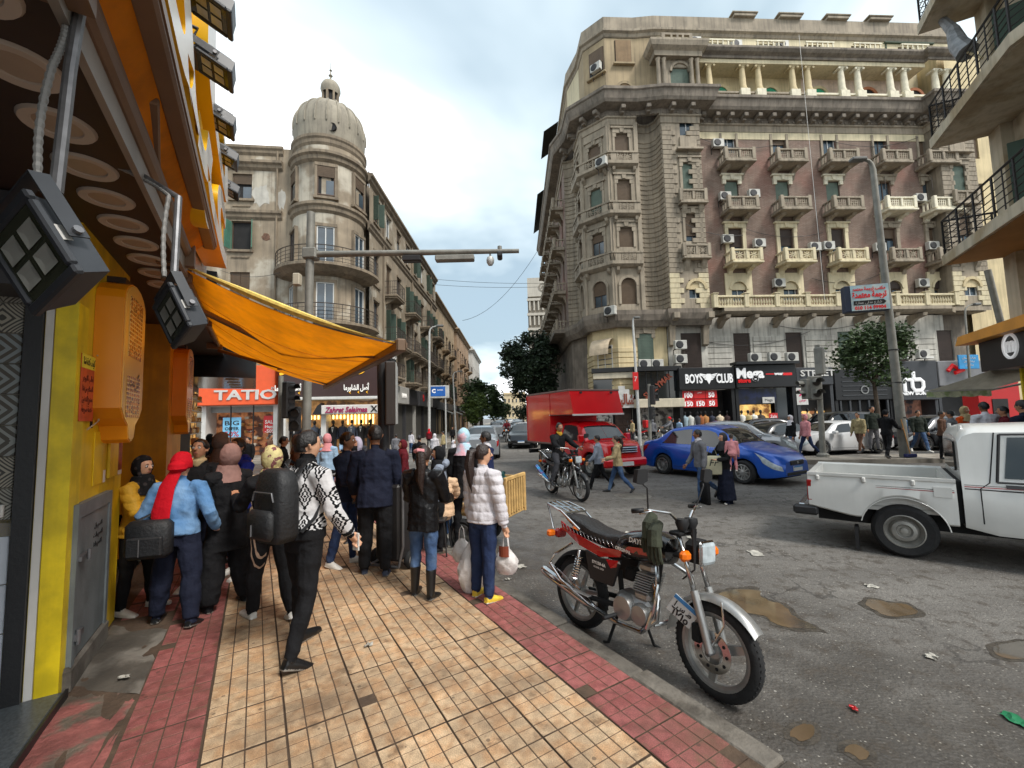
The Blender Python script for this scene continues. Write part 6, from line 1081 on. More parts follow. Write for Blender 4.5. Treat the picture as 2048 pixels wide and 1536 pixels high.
def car_shell(d):
    xs=set(np.linspace(-d['L']/2,d['L']/2,64).round(4))
    for xc in d['wb']:
        for k in range(13):xs.add(round(xc-d['arch']*math.cos(math.pi*k/12)*.9999,4))
    xs=sorted(x for x in xs if abs(x)<=d['L']/2+1e-6);rows=[]
    for x in xs:
        zt_,zb,w=lerp_tab(d['top'],x),lerp_tab(d['belt'],x),lerp_tab(d['half'],x);zb=min(zb,zt_-.02);zl=d['bot']+(.06*max(0,abs(x)-d['L']*.42)/(d['L']*.08));arch=False
        for xc in d['wb']:
            q=d['arch']**2-(x-xc)**2
            if q>0:zl=max(zl,d['r']+math.sqrt(q)*.98);arch=True
        zl=min(zl,zb-.08);h=zt_-zb;we=max(w*.97-h*d['tumble'],.3);zm=zl+(zb-zl)*.5;er=min(.07,h*.4)
        rows.append([(0,zl),(w*.86,zl),(w*.97,zl+.0),(w*.995,zl+.05),(w*1.0,zm),(w*.995,zb-.07),(w*.965,zb),(we+.02,zt_-er),(we-.045,zt_-er*.25),(we*.6,zt_+.012),(0,zt_+.02)])
    return np.array(xs),np.array(rows)
class Shell:
    def __init__(s,d):s.d=d;s.x,s.s=car_shell(d);s.n=s.s.shape[1]
    def at(s,x,v,side):     # v: section index (float)
        i=int(np.clip(np.searchsorted(s.x,x)-1,0,len(s.x)-2));t=float(np.clip((x-s.x[i])/(s.x[i+1]-s.x[i]),0,1));j=int(min(max(v,0),s.n-2));u=v-j
        a=s.s[i,j]*(1-u)+s.s[i,j+1]*u;b=s.s[i+1,j]*(1-u)+s.s[i+1,j+1]*u;p=a*(1-t)+b*t;return Vector((x,p[0]*side,p[1]))
    def nrm(s,x,v,side):
        a=s.at(x+.02,v,side)-s.at(x-.02,v,side);b=s.at(x,min(v+.1,s.n-1.01),side)-s.at(x,max(v-.1,0),side);n=a.cross(b);n=n.normalized() if n.length>1e-9 else Vector((0,0,1));return n*(-side if n.dot(Vector((0,side,.5))) *side *side<0 and False else 1) if n.dot(Vector((0,side,.6)))>0 else -n
    def body(s,name,mat,par):
        b=MB();ni,nj=len(s.x),s.n
        for side in (1,-1):
            vs_=[(s.x[i],s.s[i,j,0]*side,s.s[i,j,1]) for i in range(ni) for j in range(nj)];b.add(vs_,[(i*nj+j,(i+1)*nj+j,(i+1)*nj+j+1,i*nj+j+1) for i in range(ni-1) for j in range(1,nj-1)])
            for i in (0,ni-1):b.add([(s.x[i],s.s[i,j,0]*side,s.s[i,j,1]) for j in range(nj)],[tuple(range(nj))])
        o=b.build(name,mat,par,smooth=True,angle=42);return o
    def patch(s,name,mat,par,c,sides=(1,-1),eps=.006,nu=10,nv=5):
        """c: four corners (x, v) in order: low rear, low front, high front, high rear"""
        for side in sides:
            def fn(u,w):
                lo=Vector(c[0]).lerp(Vector(c[1]),u);hi=Vector(c[3]).lerp(Vector(c[2]),u);q=lo.lerp(hi,w);return tuple(s.at(q.x,q.y,side)+s.nrm(q.x,q.y,side)*eps)
            MB().grid(fn,nu,nv).build(name,mat,par,smooth=True)
    def line(s,name,mat,par,pts,sides=(1,-1),r=.006):
        for side in sides:MB().tube([s.at(x,v,side)+s.nrm(x,v,side)*.001 for x,v in pts],r,5).build(name,mat,par)
def sedan(name,label,loc,rz,mat,d=SED,rimst='ten',cat='car',group=None,sc=1.0,detail=True,plate=None,rack=False):
    t=thing(name,label,cat,loc,rz,group);t.scale=(sc,)*3;sh=Shell(d);sh.body('body',mat,t);c0,c1=d['cab'];r,W=d['r'],d['W'];xr,xf=d['wb'];L2=d['L']/2
    xm=(c0+c1)/2
    # glass: sides, windscreen, rear window
    fa=[x for x,z in d['top'] if z==max(q[1] for q in d['top'])][0]
    ra=d.get('pil',(c0+.62,c0+.28,c1-.28,c1-.66));hi,lo=6.92,6.1;mid=d.get('bp',xm+.02)
    sh.patch('rear_door_glass',CGL,t,[(ra[1],lo),(mid-.05,lo),(mid-.07,hi),(ra[0],hi)]);sh.patch('front_door_glass',CGL,t,[(mid+.05,lo),(ra[2],lo),(ra[3],hi),(mid+.03,hi)])
    for nm,x0,x1 in (('windscreen',d.get('ws',(c1-.04,c1-.6))[0],d.get('ws',(c1-.04,c1-.6))[1]),('rear_window',d.get('rw',(c0+.12,c0+.62))[0],d.get('rw',(c0+.12,c0+.62))[1])):
        g=MB()
        for side in (1,-1):g.grid(lambda u,v,side=side:tuple(sh.at(x0+(x1-x0)*u,8.25+(9.99-8.25)*v,side)+Vector((.004 if nm=='windscreen' else -.004,0,.007))),8,6)
        g.build(nm,CGL,t,smooth=True)
    UB=MB().bx(-L2*.9,L2*.9,-W*.36,W*.36,.17,.62).build('underbody',UND,t);MB().bx(c0+.3,c1-.35,-W*.33,W*.33,.62,.98).build('cabin',UND,t)
    for x in (xr,xf):
        for s_ in (1,-1):wheel(t,x,s_*(W/2-.1),r,.2,.66,rimst,s_)
    for s_ in (1,-1):MB().cbx(c1-.36,c1-.18,s_*(W/2-.02)-(.0 if s_>0 else .18),s_*(W/2-.02)+(.18 if s_>0 else 0),lerp_tab(d['belt'],c1-.3)+.0,lerp_tab(d['belt'],c1-.3)+.14,.03).build('mirror',mat,t)
    if detail:
        for pts in ([(mid,3.2),(mid,6)],[(c1-.18,3.2),(c1-.2,6)],[(ra[1]-.05,5.9),(ra[1]+.02,4.4),(ra[1]+.22,3.6)],[(xr+d['arch']+.05,3.15),(xf-d['arch']-.05,3.15)]):sh.line('panel_gap',UND,t,pts,r=.005)
        for x in (mid-.25,c1-.7):x=x if x != c1-.7 else mid+.72;sh.patch('door_handle',mat if mat.name != 'x' else CHR,t,[(x-.11,5.25),(x+.07,5.25),(x+.07,5.5),(x-.11,5.5)],eps=.03,nu=4,nv=2)
        hl=d.get('lamp',((L2-.42,4.6),(L2-.03,4.0),(L2-.06,5.5),(L2-.62,6.25)));sh.patch('headlamp',LMP,t,hl,eps=.01);sh.patch('tail_lamp',TLR,t,((-L2+.02,4.2),(-L2+.3,4.9),(-L2+.38,6.1),(-L2+.04,6.0)),eps=.008)
        zf=lerp_tab(d['top'],L2-.05);fw=lerp_tab(d['half'],L2-.03)
        MB().cbx(L2-.09,L2+.025,-fw*.55,fw*.55,zf-.17,zf-.05,.02).build('grille',PLB,t);MB().cbx(L2-.1,L2+.012,-fw*.85,fw*.85,.26,.36,.02).build('lower_intake',PLB,t);MB().cbx(L2+.0,L2+.03,-.05,.05,zf-.15,zf-.07,.02).build('badge',CHR,t)
        MB().bx(L2+.005,L2+.03,-.2,.2,.38,.5).build('number_plate',PLT,t);MB().bx(L2+.028,L2+.034,-.2,.2,.465,.5).build('plate_band',PLC,t);MB().bx(-L2-.02,-L2+.02,-.2,.2,.62,.74).build('number_plate',PLT,t)
    if rack:
        for s_ in (1,-1):MB().tube([(c0+.75,s_*.48,1.47),(fa+.3,s_*.5,1.5)],.02,6).build('roof_rail',CHR,t)
    return t
def place(px1,py1,px2,py2,half):     # near-side wheel contacts (rear, front) in the photo -> centre and heading; the seen side is its right unless half < 0
    a,b=G(px1,py1,ROAD),G(px2,py2,ROAD);h=(b-a);an=math.atan2(h.y,h.x);c=(a+b)/2;left=Vector((-h.y,h.x,0)).normalized();c=c+left*half;c.z=ROAD;return c,an
BLU=paint('blue_paint',rgb(22,82,178),.25);c,an=place(1330,948,1490,968,.77);sedan('saloon_car','blue saloon car driving across behind the walking couple',c,an,BLU,rimst='ten')
SIL=paint('silver_paint',rgb(150,154,158),.4);DGR=paint('dark_grey_paint',rgb(56,58,62),.3);WHP=paint('white_paint_car',rgb(196,196,196),0,.35);BKP=paint('black_paint',rgb(22,22,24),.1);BGE=paint('beige_paint',rgb(140,136,128),.2)
OLD=dict(SED,top=[(-2.2,.82),(-2.14,.98),(-1.6,1.02),(-1.38,1.04),(-.8,1.36),(-.3,1.4),(.2,1.38),(.5,1.3),(.98,.98),(1.4,.93),(2.0,.84),(2.16,.74),(2.22,.5)],L=4.42,cab=(-1.5,1.05),half=[(-2.21,.74),(-2.1,.8),(-1.4,.83),(.8,.83),(1.6,.82),(2.05,.78),(2.21,.66)],tumble=.38,lamp=((1.86,4.6),(2.17,4.3),(2.17,5.7),(1.86,5.9)))
SUVd=dict(SED,L=4.6,W=1.8,r=.36,arch=.43,bot=.3,top=[(-2.3,.9),(-2.26,1.15),(-2.05,1.6),(-1.7,1.72),(-.5,1.78),(.3,1.74),(.6,1.65),(1.2,1.15),(1.7,1.08),(2.1,.96),(2.3,.6)],belt=[(-2.3,.9),(-1.7,1.1),(.9,1.05),(1.7,.98),(2.3,.6)],half=[(-2.3,.78),(-2.1,.86),(-1.4,.89),(.8,.89),(1.6,.87),(2.1,.8),(2.3,.6)],cab=(-2.2,1.25),pil=(-1.75,-1.85,.95,.6),rw=(-2.27,-2.06),bp=-.2,lamp=((1.9,4.6),(2.26,4.3),(2.22,5.7),(1.8,6.1)))
def at_px(px,py,ang,z=ROAD):q=G(px,py,z);q.z=z;return q,R_(ang)
for nm,lb,px,py,ang,mat,d,kw in (
    ('saloon_car','silver saloon car just behind the blue car',1468,915,-24,SIL,SED,{}),
    ('saloon_car','dark grey saloon near the golden lit shop window',1545,893,-15,DGR,SED,{}),
    ('saloon_car','black old saloon with pale headlamps beside the white car',1545,905,195,BKP,OLD,{}),
    ('saloon_car','white old saloon car waiting behind the pink hooded walker',1668,906,188,WHP,OLD,dict(rimst='steel')),
    ('estate_car','black estate car with chrome roof rails behind the white saloon',1672,888,185,BKP,SUVd,dict(rack=True)),
    ('saloon_car','dark saloon half hidden behind the lamp post',1868,897,186,DGR,SED,{}),
    ('saloon_car','grey saloon behind the man in the white shirt',2010,900,184,BGE,SED,{}),
    ('saloon_car','silver car standing in the street beyond the man in the suit',966,912,92,SIL,SED,{}),
    ('hatchback','black car coming down the street beside the red truck',1050,893,-97,BKP,dict(SUVd,top=[(x,z*.86) for x,z in SUVd['top']],belt=[(x,z*.9) for x,z in SUVd['belt']]),{})):
    q,a=at_px(px,py,ang);sedan(nm,lb,q,a,mat,d,cat='car',**kw)
# queue of far cars down the street
proto=None;far=[(1036,868,-93),(994,872,92),(1040,860,-92),(1000,862,91),(1034,854,-91),(1006,855,91),(1041,851,-91),(1012,850,90),(1031,848,-91),(1020,847,91)];hues=[WHP,SIL,BGE,DGR];desc=('white','silver','beige','grey');ordn=('nearest','second','third','fourth','fifth')
protos={}
for k,(px,py,ang) in enumerate(far):
    q,a=at_px(px,py,ang);lane='oncoming' if ang<0 else 'departing';n=k//2;mat=hues[(k*3+1)%4]
    lb='small %s car in the far %s lane, %s of five from us'%(desc[(k*3+1)%4],lane,ordn[n])
    if mat.name not in protos:o=protos[mat.name]=sedan('distant_car',lb,q,a,mat,SED,group='cars queuing down the far street',detail=True)
    else:o=copytree(protos[mat.name]);o.location=q;o.rotation_euler=(0,0,a);o['label']=lb
# ---- red box truck
RED=paint('red_paint',rgb(196,14,24),0,.25);c,an=place(1090,936,1180,955,.8);tk=thing('box_truck','red box truck with overhanging cargo box above its cab','truck',c,an)
TRK=dict(SED,L=2.62+.1,W=1.75,r=.36,arch=.44,bot=.34,wb=(9,.7),top=[(-1.36,1.55),(-1.3,1.68),(-.6,1.72),(-.2,1.68),(.05,1.58),(.55,1.12),(1.0,1.08),(1.25,1.0),(1.36,.6)],belt=[(-1.36,1.06),(.3,1.04),(.9,1.0),(1.36,.6)],half=[(-1.36,.84),(0,.86),(.7,.87),(1.1,.82),(1.36,.62)],cab=(-1.4,.6),tumble=.24)
cabo=Fr(tk,(.85,0,0));shl=Shell(TRK);shl.body('cab',RED,cabo);hi,lo=6.92,6.1
shl.patch('door_glass',CGL,cabo,[(-1.0,lo),(.22,lo),(-.12,hi),(-.95,hi)]);g=MB()
for side in (1,-1):g.grid(lambda u,v,side=side:tuple(shl.at(.52-.42*u,8.2+1.79*v,side)+Vector((.004,0,.008))),8,6)
g.build('windscreen',CGL,cabo,smooth=True);shl.line('panel_gap',UND,cabo,[(.3,3.4),(.32,6)]);shl.line('panel_gap',UND,cabo,[(-1.1,3.4),(-1.08,6)]);shl.patch('headlamp',LMP,cabo,((.98,4.7),(1.31,4.2),(1.3,5.6),(.9,6.05)),eps=.012);shl.patch('door_handle',CHR,cabo,[(-.85,5.2),(-.65,5.2),(-.65,5.5),(-.85,5.5)],eps=.03,nu=3,nv=2)
MB().cbx(1.2,1.385,-.45,.45,.74,.95,.03).build('grille',PLB,cabo)
for k in range(3):MB().cbx(1.24,1.4,-.44,.44,.76+.065*k,.79+.065*k,.008).build('grille_bar',CHR,cabo)
MB().cbx(1.1,1.45,-.78,.78,.34,.6,.06).build('bumper',RED,cabo);MB().bx(1.44,1.47,-.22,.22,.38,.5).build('number_plate',PLT,cabo)
for s_ in (1,-1):MB().cbx(.28,.42,s_*.9-.1,s_*.9+.1,1.06,1.3,.03).build('mirror',RED,cabo);MB().cbx(1.36,1.42,s_*.6-.1,s_*.6+.1,.42,.52,.02).build('fog_lamp',LMP,cabo)
MB().bx(-1.2,1.0,-.6,.6,.3,.7).build('underbody',UND,cabo)
for x in (-1.52,1.55):
    for s_ in (1,-1):wheel(tk,x,s_*.74,.36,.22,.6,'steel',s_)
ZB,ZT2=.95,2.75;bx_=MB();bx_.ext([(-2.5,-.98,ZB),(-.62,-.98,ZB),(-.62,-.98,1.95),(.95,-.98,1.95),(.72,-.98,ZT2),(-2.5,-.98,ZT2)],(0,1.96,0));cb=bx_.build('cargo_box',RED,tk)
for z in (ZB,ZT2):MB().cbx(-2.53,.75 if z>2 else -.6,-1.0,1.0,z-.03,z+.03,.01).build('box_trim',M('box_edge',rgb(120,96,90),.5,.3),cb)
for x in (-2.5,-.62):MB().bx(x-.02,x+.02,-.995,-.982,ZB+.04,ZT2-.04).build('corner_trim',RED,cb)
MB().bx(-.66,-.6,-1.0,1.0,1.93,1.96).cbx(.9,.98,-1,1,1.9,1.96,.01).build('box_trim',WHT,cb);MB().bx(-2.4,.3,-.5,.5,.6,.9).build('chassis',UND,tk);MB().bx(-2.62,-2.5,-.9,.9,.5,.64).build('rear_bar',PLB,tk)
for y in (-.6,.6):MB().cyl((.8,y,2.66),(.86,y,2.66),.04,8).build('marker_lamp',PLB,cb)
# ---- white pickup passing close by on the right
WP=M('pickup_white',rgb(206,206,202),.3,0,var=.1,scale=1.5,coat=.5,streak=.06);hd=math.atan2(-.93,1.09);rw_=G(1814,1116,ROAD);fwd=Vector((math.cos(hd),math.sin(hd),0));lft=Vector((-fwd.y,fwd.x,0))
pc=rw_+lft*.76;pc.z=ROAD;pk=thing('pickup','white pickup with open bed and red side stripes passing close by','pickup',pc,hd)       # origin under the rear axle
Wp=.815;XT,XB=-.98,.5;RAIL=1.02;arch=.42
def side_z(x):
    q=arch**2-x*x;zl=.46 if x>-.5 else .46+.1*((-.5-x)/.5);return max(zl,.33+math.sqrt(q)) if q>0 else zl
xs=sorted(set([round(v,4) for v in np.linspace(XT,XB,24)]+[round(-arch*math.cos(math.pi*k/16)*.9999,4) for k in range(17)]))
bed=MB()
for s_ in (1,-1):
    prof=lambda x:[(Wp*.95,side_z(x)),(Wp*.985,side_z(x)+.02),(Wp,max(.74,side_z(x)+.04)),(Wp*.985,max(.88,side_z(x)+.07)),(Wp*.965,RAIL-.05),(Wp*.98,RAIL-.035),(Wp*.98,RAIL),(Wp*.88,RAIL),(Wp*.86,RAIL-.02),(Wp*.86,.60)]
    n=10;bed.add([(x,p[0]*s_,p[1]) for x in xs for p in prof(x)],[(i*n+j,(i+1)*n+j,(i+1)*n+j+1,i*n+j+1) for i in range(len(xs)-1) for j in range(n-1)])
bed.bx(XT+.0,XT+.07,-Wp*.95,Wp*.95,.52,RAIL-.01).bx(XB-.06,XB,-Wp*.86,Wp*.86,.6,RAIL-.01);bo=bed.build('bed',WP,pk,smooth=True,angle=30);MB().bx(XT+.07,XB-.06,-Wp*.86,Wp*.86,.56,.62).build('bed_floor',WP,pk)
for s_ in (1,-1):MB().cbx(-.32,.32,s_*Wp*.72-.12,s_*Wp*.72+.12,.62,.8,.04).build('wheel_hump',WP,pk)
for x in (XT+.12,XT+.62,XT+1.1):
    for s_ in (1,-1):MB().cbx(x-.02,x+.02,s_*Wp*.985-.03,s_*Wp*.985+.03,RAIL-.1,RAIL-.03,.012).build('rope_hook',WHT,pk)
for s_ in (1,-1):MB().cbx(XT-.015,XT+.05,s_*Wp*.93-.05,s_*Wp*.93+.05,.62,.92,.015).build('tail_lamp',TLR,pk)
MB().cbx(XT-.16,XT-.04,-Wp*.9,Wp*.9,.42,.56,.03).build('rear_bumper',CHR,pk);MB().cbx(XT-.2,XT+.1,-Wp*1.0,-Wp*.85,.42,.55,.03).build('bumper_end',PLB,pk)
PKD=dict(SED,L=3.3,W=1.63,r=.33,arch=.42,bot=.4,wb=(9,1.22),top=[(-1.65,1.52),(-1.62,1.6),(-1.5,1.65),(-.5,1.67),(-.15,1.6),(.5,1.1),(1.0,1.06),(1.5,.98),(1.65,.6)],belt=[(-1.65,1.0),(.5,.99),(1.2,.94),(1.65,.6)],half=[(-1.65,.8),(.5,.815),(1.3,.8),(1.65,.7)],cab=(-1.65,.6),tumble=.13)
cf_=Fr(pk,(2.2,0,0));s2=Shell(PKD);s2.body('cab',WP,cf_)
MB().bx(-1.672,-1.655,-.5,.5,1.1,1.46).build('rear_window',CGL,cf_);s2.patch('rear_door_glass',CGL,cf_,[(-1.3,6.1),(-.62,6.1),(-.62,6.9),(-1.24,6.9)]);s2.patch('front_door_glass',CGL,cf_,[(-.5,6.1),(.3,6.1),(-.02,6.9),(-.5,6.9)])
for c4 in (((-1.36,6.02),(-.58,6.02)),((-1.3,6.96),(-.58,6.96))):s2.line('window_seal',PLB,cf_,[c4[0],c4[1]],r=.012)
s2.line('window_seal',PLB,cf_,[(-1.36,6.02),(-1.3,6.96)],r=.014);s2.line('panel_gap',UND,cf_,[(-.56,3.2),(-.56,6.1)],r=.006);s2.line('panel_gap',UND,cf_,[(-1.5,3.2),(-1.5,5.0),(-1.42,6.0),(-1.34,7.0)],r=.006)
s2.patch('door_handle',PLB,cf_,[(-1.3,5.2),(-1.08,5.2),(-1.08,5.75),(-1.3,5.75)],eps=.018,nu=4,nv=3)
for k,(v0,v1,mm) in enumerate(((5.12,5.24,M('stripe_red',rgb(150,30,40),.4)),(5.42,5.5,M('stripe_black',rgb(30,26,28),.4)),(4.9,4.96,MATS['stripe_black']))):s2.patch('side_stripe',mm,cf_,[(-1.63,v0+.02),(1.0,v0),(1.0,v1),(-1.63,v1+.02)],eps=.004,nu=24,nv=1)
for z0,z1,xs0,mm in ((.86,.872,-.25,MATS['stripe_red']),(.885,.892,-.25,MATS['stripe_black'])):
    MB().add([(xs0,-Wp*.992,z1-.004),(XB-.02,-Wp*.994,z0),(XB-.02,-Wp*.994,z1),(xs0+.02,-Wp*.992,z1)],[(0,1,2,3)]).build('side_stripe',mm,pk)
MB().bx(.3,.46,-Wp*1.004,-Wp*.985,.8,.92).build('fuel_flap',WP,pk);MB().bx(XB+.0,XB+.055,-Wp*.93,Wp*.93,.5,1.0).build('cab_gap',UND,pk);MB().bx(-.9,3.8,-.6,.6,.35,.6).build('underbody',UND,pk);MB().bx(.95,2.85,-.65,.65,.6,1.0).build('cabin',UND,pk)
MB().ext([(-.5,-Wp*.94,.32),(-.46,-Wp*.94,.32),(-.46,-Wp*.94,.02),(-.5,-Wp*.94,.02)],(0,.2,0)).build('mud_flap',PLB,pk)
for s_ in (1,-1):wheel(pk,0,s_*(Wp-.14),.33,.2,.62,'steel',s_);wheel(pk,3.42,s_*(Wp-.14),.33,.2,.62,'steel',s_)
for s_ in (1,-1):MB().tube([(math.cos(R_(a))*(arch+.005),s_*(Wp*.99),.33+math.sin(R_(a))*(arch+.005)) for a in range(8,176,8)],.006,6).build('arch_lip',WP,pk)
for s_ in (1,-1):
    MB().cyl((XB+.11,s_*.62,1.02),(XB+.11,s_*.5,1.66),.02,6).build('roll_bar',WP,pk)
# ---- motorcycles
def motorbike(label,loc,rz,tankc,trimc,lean=0,steer=0,hero=False,name='motorcycle',rackbox=None,wheels='three',group=None):
    t=thing(name,label,'motorcycle',loc,rz,group);t.rotation_euler=(lean,0,rz);XR,XF,AX=-.635,.635,.305
    TK=tankc;SE=M('quilted_seat',rgb(34,32,32),.5,var=.15,bump=.6,bscale=34)
    def mwheel(x,par,front):
        e=obj('wheel',None,par,(x,0,AX));Rm=Matrix.Rotation(R_(90),3,'X');r=.305;w=.085 if front else .1;ri=r-.07
        MB().lathe([(ri,-w*.4),(ri+.02,-w*.5),(r-.018,-w*.42),(r,-w*.12),(r,w*.12),(r-.018,w*.42),(ri+.02,w*.5),(ri,w*.4)],44,M=Rm).build('tyre',RUB,e,smooth=True,angle=50)
        if hero:
            b=MB()
            for k in range(52):
                a=2*math.pi*k/52
                for s_ in (-1,1):b.box(((r-.0085)*math.cos(a),s_*w*.2,(r-.0085)*math.sin(a)),(.012,w*.22,.009),M=Matrix.Rotation(-a+R_(90),3,'Y'))
            b.build('tread',RUB,e)
        b=MB().lathe([(ri+.004,-w*.42),(ri-.012,-w*.36),(ri-.012,w*.36),(ri+.004,w*.42),(ri-.03,w*.2),(ri-.03,-w*.2),(ri+.004,-w*.42)],40,M=Rm).lathe([(.0,-.05),(.045,-.05),(.045,.05),(0,.05)],18,M=Rm)
        n=3 if wheels=='three' and front else 6
        for k in range(n):
            a=2*math.pi*(k+.17)/n
            for da in ((-.0,.0) if n==3 else (0,)):
                ww=.022 if n==3 else .012;pts=[(.03,ww*1.6),(ri-.02,ww)];q=[]
                for rr,hw in pts:
                    for s_ in (-1,1):
                        for y in (-.014,.014):q.append((rr*math.cos(a)-s_*hw*math.sin(a),y,rr*math.sin(a)+s_*hw*math.cos(a)))
                b.add(q,[(0,1,5,4),(2,6,7,3),(0,4,6,2),(1,3,7,5)]);break
        b.build('rim',ALW,e,smooth=True,angle=30)
        if front:
            dsk=MB().lathe([(.075,-.002),(.13,-.002),(.13,.002),(.075,.002)],30,c=(0,-.055,0),M=Rm).build('brake_disc',CHR,e)
            for k in range(10):a=2*math.pi*k/10;MB().cyl((.1*math.cos(a),-.06,.1*math.sin(a)),(.1*math.cos(a),-.052,.1*math.sin(a)),.011,8).build('disc_hole',UND,e) if hero else None
        return e
    def part(nm,b,m,**k):return b.build(nm,m,k.pop('par',t),smooth=k.pop('smooth',True),**k)
    mwheel(XR,t,False);fk=Fr(t,(.4,0,0),steer);FX=XF-.4;mwheel(FX,fk,True)
    for s_ in (1,-1):
        part('fork_leg',MB().tube([(FX,s_*.085,AX),(FX-.045,s_*.085,AX+.16),(FX-.11,s_*.085,AX+.36)],[.027,.03,.028],12),ALW,par=fk);part('fork_tube',MB().tube([(FX-.11,s_*.085,AX+.36),(FX-.235,s_*.085,AX+.72)],.0175,10),CHR,par=fk)
    part('axle_nut',MB().cyl((FX,-.11,AX),(FX,.11,AX),.02,8),GALV,par=fk);part('caliper',MB().cbx(FX-.13,FX-.06,-.1,-.05,AX+.03,AX+.15,.012),UND,par=fk,smooth=False)
    def fender(x,r,a0,a1,w,y=0):return MB().grid(lambda u,v:(x+r*math.cos(R_(a0+(a1-a0)*u))*(1-.02*(2*v-1)**2),(2*v-1)*w,AX+(r-.03*(2*v-1)**4-.012*(2*v-1)**2)*math.sin(R_(a0+(a1-a0)*u))),22,8)
    part('front_mudguard',fender(FX,.355,35,178,.062),ALW if hero else BLK,par=fk);part('mudguard_stay',MB().tube([(FX,-.075,AX+.02),(FX+.1,-.08,AX+.2),(FX+.08,-.07,AX+.34)],.007,6),CHR,par=fk)
    part('yoke',MB().cbx(FX-.27,FX-.19,-.11,.11,AX+.55,AX+.58,.01).cbx(FX-.3,FX-.2,-.11,.11,AX+.7,AX+.73,.01),UND,par=fk,smooth=False)
    HB=Vector((FX-.26,0,AX+.76));pts=[HB+Vector(q) for q in ((-.17,-.36,.1),(-.07,-.3,.12),(.0,-.14,.1),(.02,-.05,.02),(.02,.05,.02),(0,.14,.1),(-.07,.3,.12),(-.17,.36,.1))];part('handlebar',MB().tube(pts,.011,8),CHR,par=fk)
    for s_ in (0,-1):part('grip',MB().cyl(pts[s_],pts[1 if s_==0 else -2].lerp(pts[s_],.25),.018,10),PLB,par=fk);part('lever',MB().tube([pts[1 if s_==0 else -2]+Vector((.04,0,0)),pts[s_]+Vector((.07,0,-.01))],.006,6),CHR,par=fk)
    for s_,i in ((-1,1),(1,-2)):
        b0=pts[i];part('mirror_stem',MB().tube([b0,b0+Vector((.03,s_*.05,.16)),b0+Vector((-.0,s_*.09,.2))],.006,6),PLB,par=fk);mp=b0+Vector((-.0,s_*.11,.24));part('mirror',MB().ext([mp+Vector((0,y,z)) for y,z in ((-.06,-.04),(.0,-.055),(.06,-.03),(.065,.04),(.03,.055),(-.045,.05))],(.035,0,0)),PLB,par=fk,smooth=False)
    part('headlamp_shell',MB().cbx(FX-.2,FX-.06,-.085,.085,AX+.53,AX+.69,.035),UND,par=fk,smooth=False);part('headlamp',MB().cbx(FX-.065,FX-.035,-.078,.078,AX+.537,AX+.683,.02),LMP,par=fk,smooth=False);part('headlamp_ring',MB().cbx(FX-.08,FX-.052,-.089,.089,AX+.526,AX+.694,.015),CHR,par=fk,smooth=False)
    for s_ in (1,-1):part('indicator',MB().cbx(FX-.15,FX-.09,s_*.17-.045,s_*.17+.045,AX+.56,AX+.63,.02),AMB,par=fk,smooth=False);part('indicator_stem',MB().cyl((FX-.14,s_*.09,AX+.595),(FX-.13,s_*.14,AX+.595),.01,6),PLB,par=fk)
    part('instrument',MB().lathe([(0,.03),(.045,.03),(.05,0),(.03,-.05)],16,c=(FX-.22,-.055,AX+.79)).lathe([(0,.03),(.045,.03),(.05,0),(.03,-.05)],16,c=(FX-.22,.055,AX+.79)),PLB,par=fk)
    # tank, seat, panels
    sec=[(.33,.03,.86,.03),(.3,.1,.87,.085),(.22,.135,.88,.108),(.08,.148,.865,.115),(-.05,.138,.845,.105),(-.16,.11,.82,.075),(-.22,.07,.8,.05)]
    tb=MB();n=20;vs_=[]
    for x,hw,zc,hh in sec:
        for k in range(n):a=2*math.pi*k/n;ca,sa=math.cos(a),math.sin(a);vs_.append((x,hw*math.copysign(abs(ca)**.7,ca),zc+hh*math.copysign(abs(sa)**.8,sa)*(1 if sa>0 else 1.15)))
    tb.add(vs_,[(i*n+k,i*n+(k+1)%n,(i+1)*n+(k+1)%n,(i+1)*n+k) for i in range(len(sec)-1) for k in range(n)]+[tuple(range(n)),tuple(range((len(sec)-1)*n+n-1,(len(sec)-1)*n-1,-1))]);tank=part('tank',tb,TK);part('fuel_cap',MB().lathe([(0,.02),(.03,.02),(.035,0)],14,c=(.1,0,.965)),CHR,par=tank)
    part('tank_flash',MB().add([(-.06,-.139,.8),(.2,-.142,.82),(.26,-.13,.865),(.14,-.152,.866),(.0,-.148,.85)],[(0,1,2,3,4)]),trimc,par=tank,smooth=False)
    ss=[(-.1,.1,.86,.05),(-.25,.125,.845,.05),(-.42,.13,.86,.052),(-.55,.125,.9,.05),(-.7,.11,.925,.045),(-.8,.07,.94,.03)];sb=MB();vs_=[]
    for x,hw,zc,hh in ss:
        for k in range(n):a=2*math.pi*k/n;ca,sa=math.cos(a),math.sin(a);vs_.append((x,hw*math.copysign(abs(ca)**.6,ca),zc+hh*math.copysign(abs(sa)**.6,sa)))
    sb.add(vs_,[(i*n+k,i*n+(k+1)%n,(i+1)*n+(k+1)%n,(i+1)*n+k) for i in range(len(ss)-1) for k in range(n)]+[tuple(range(n)),tuple(range((len(ss)-1)*n+n-1,(len(ss)-1)*n-1,-1))]);seat=part('seat',sb,SE)
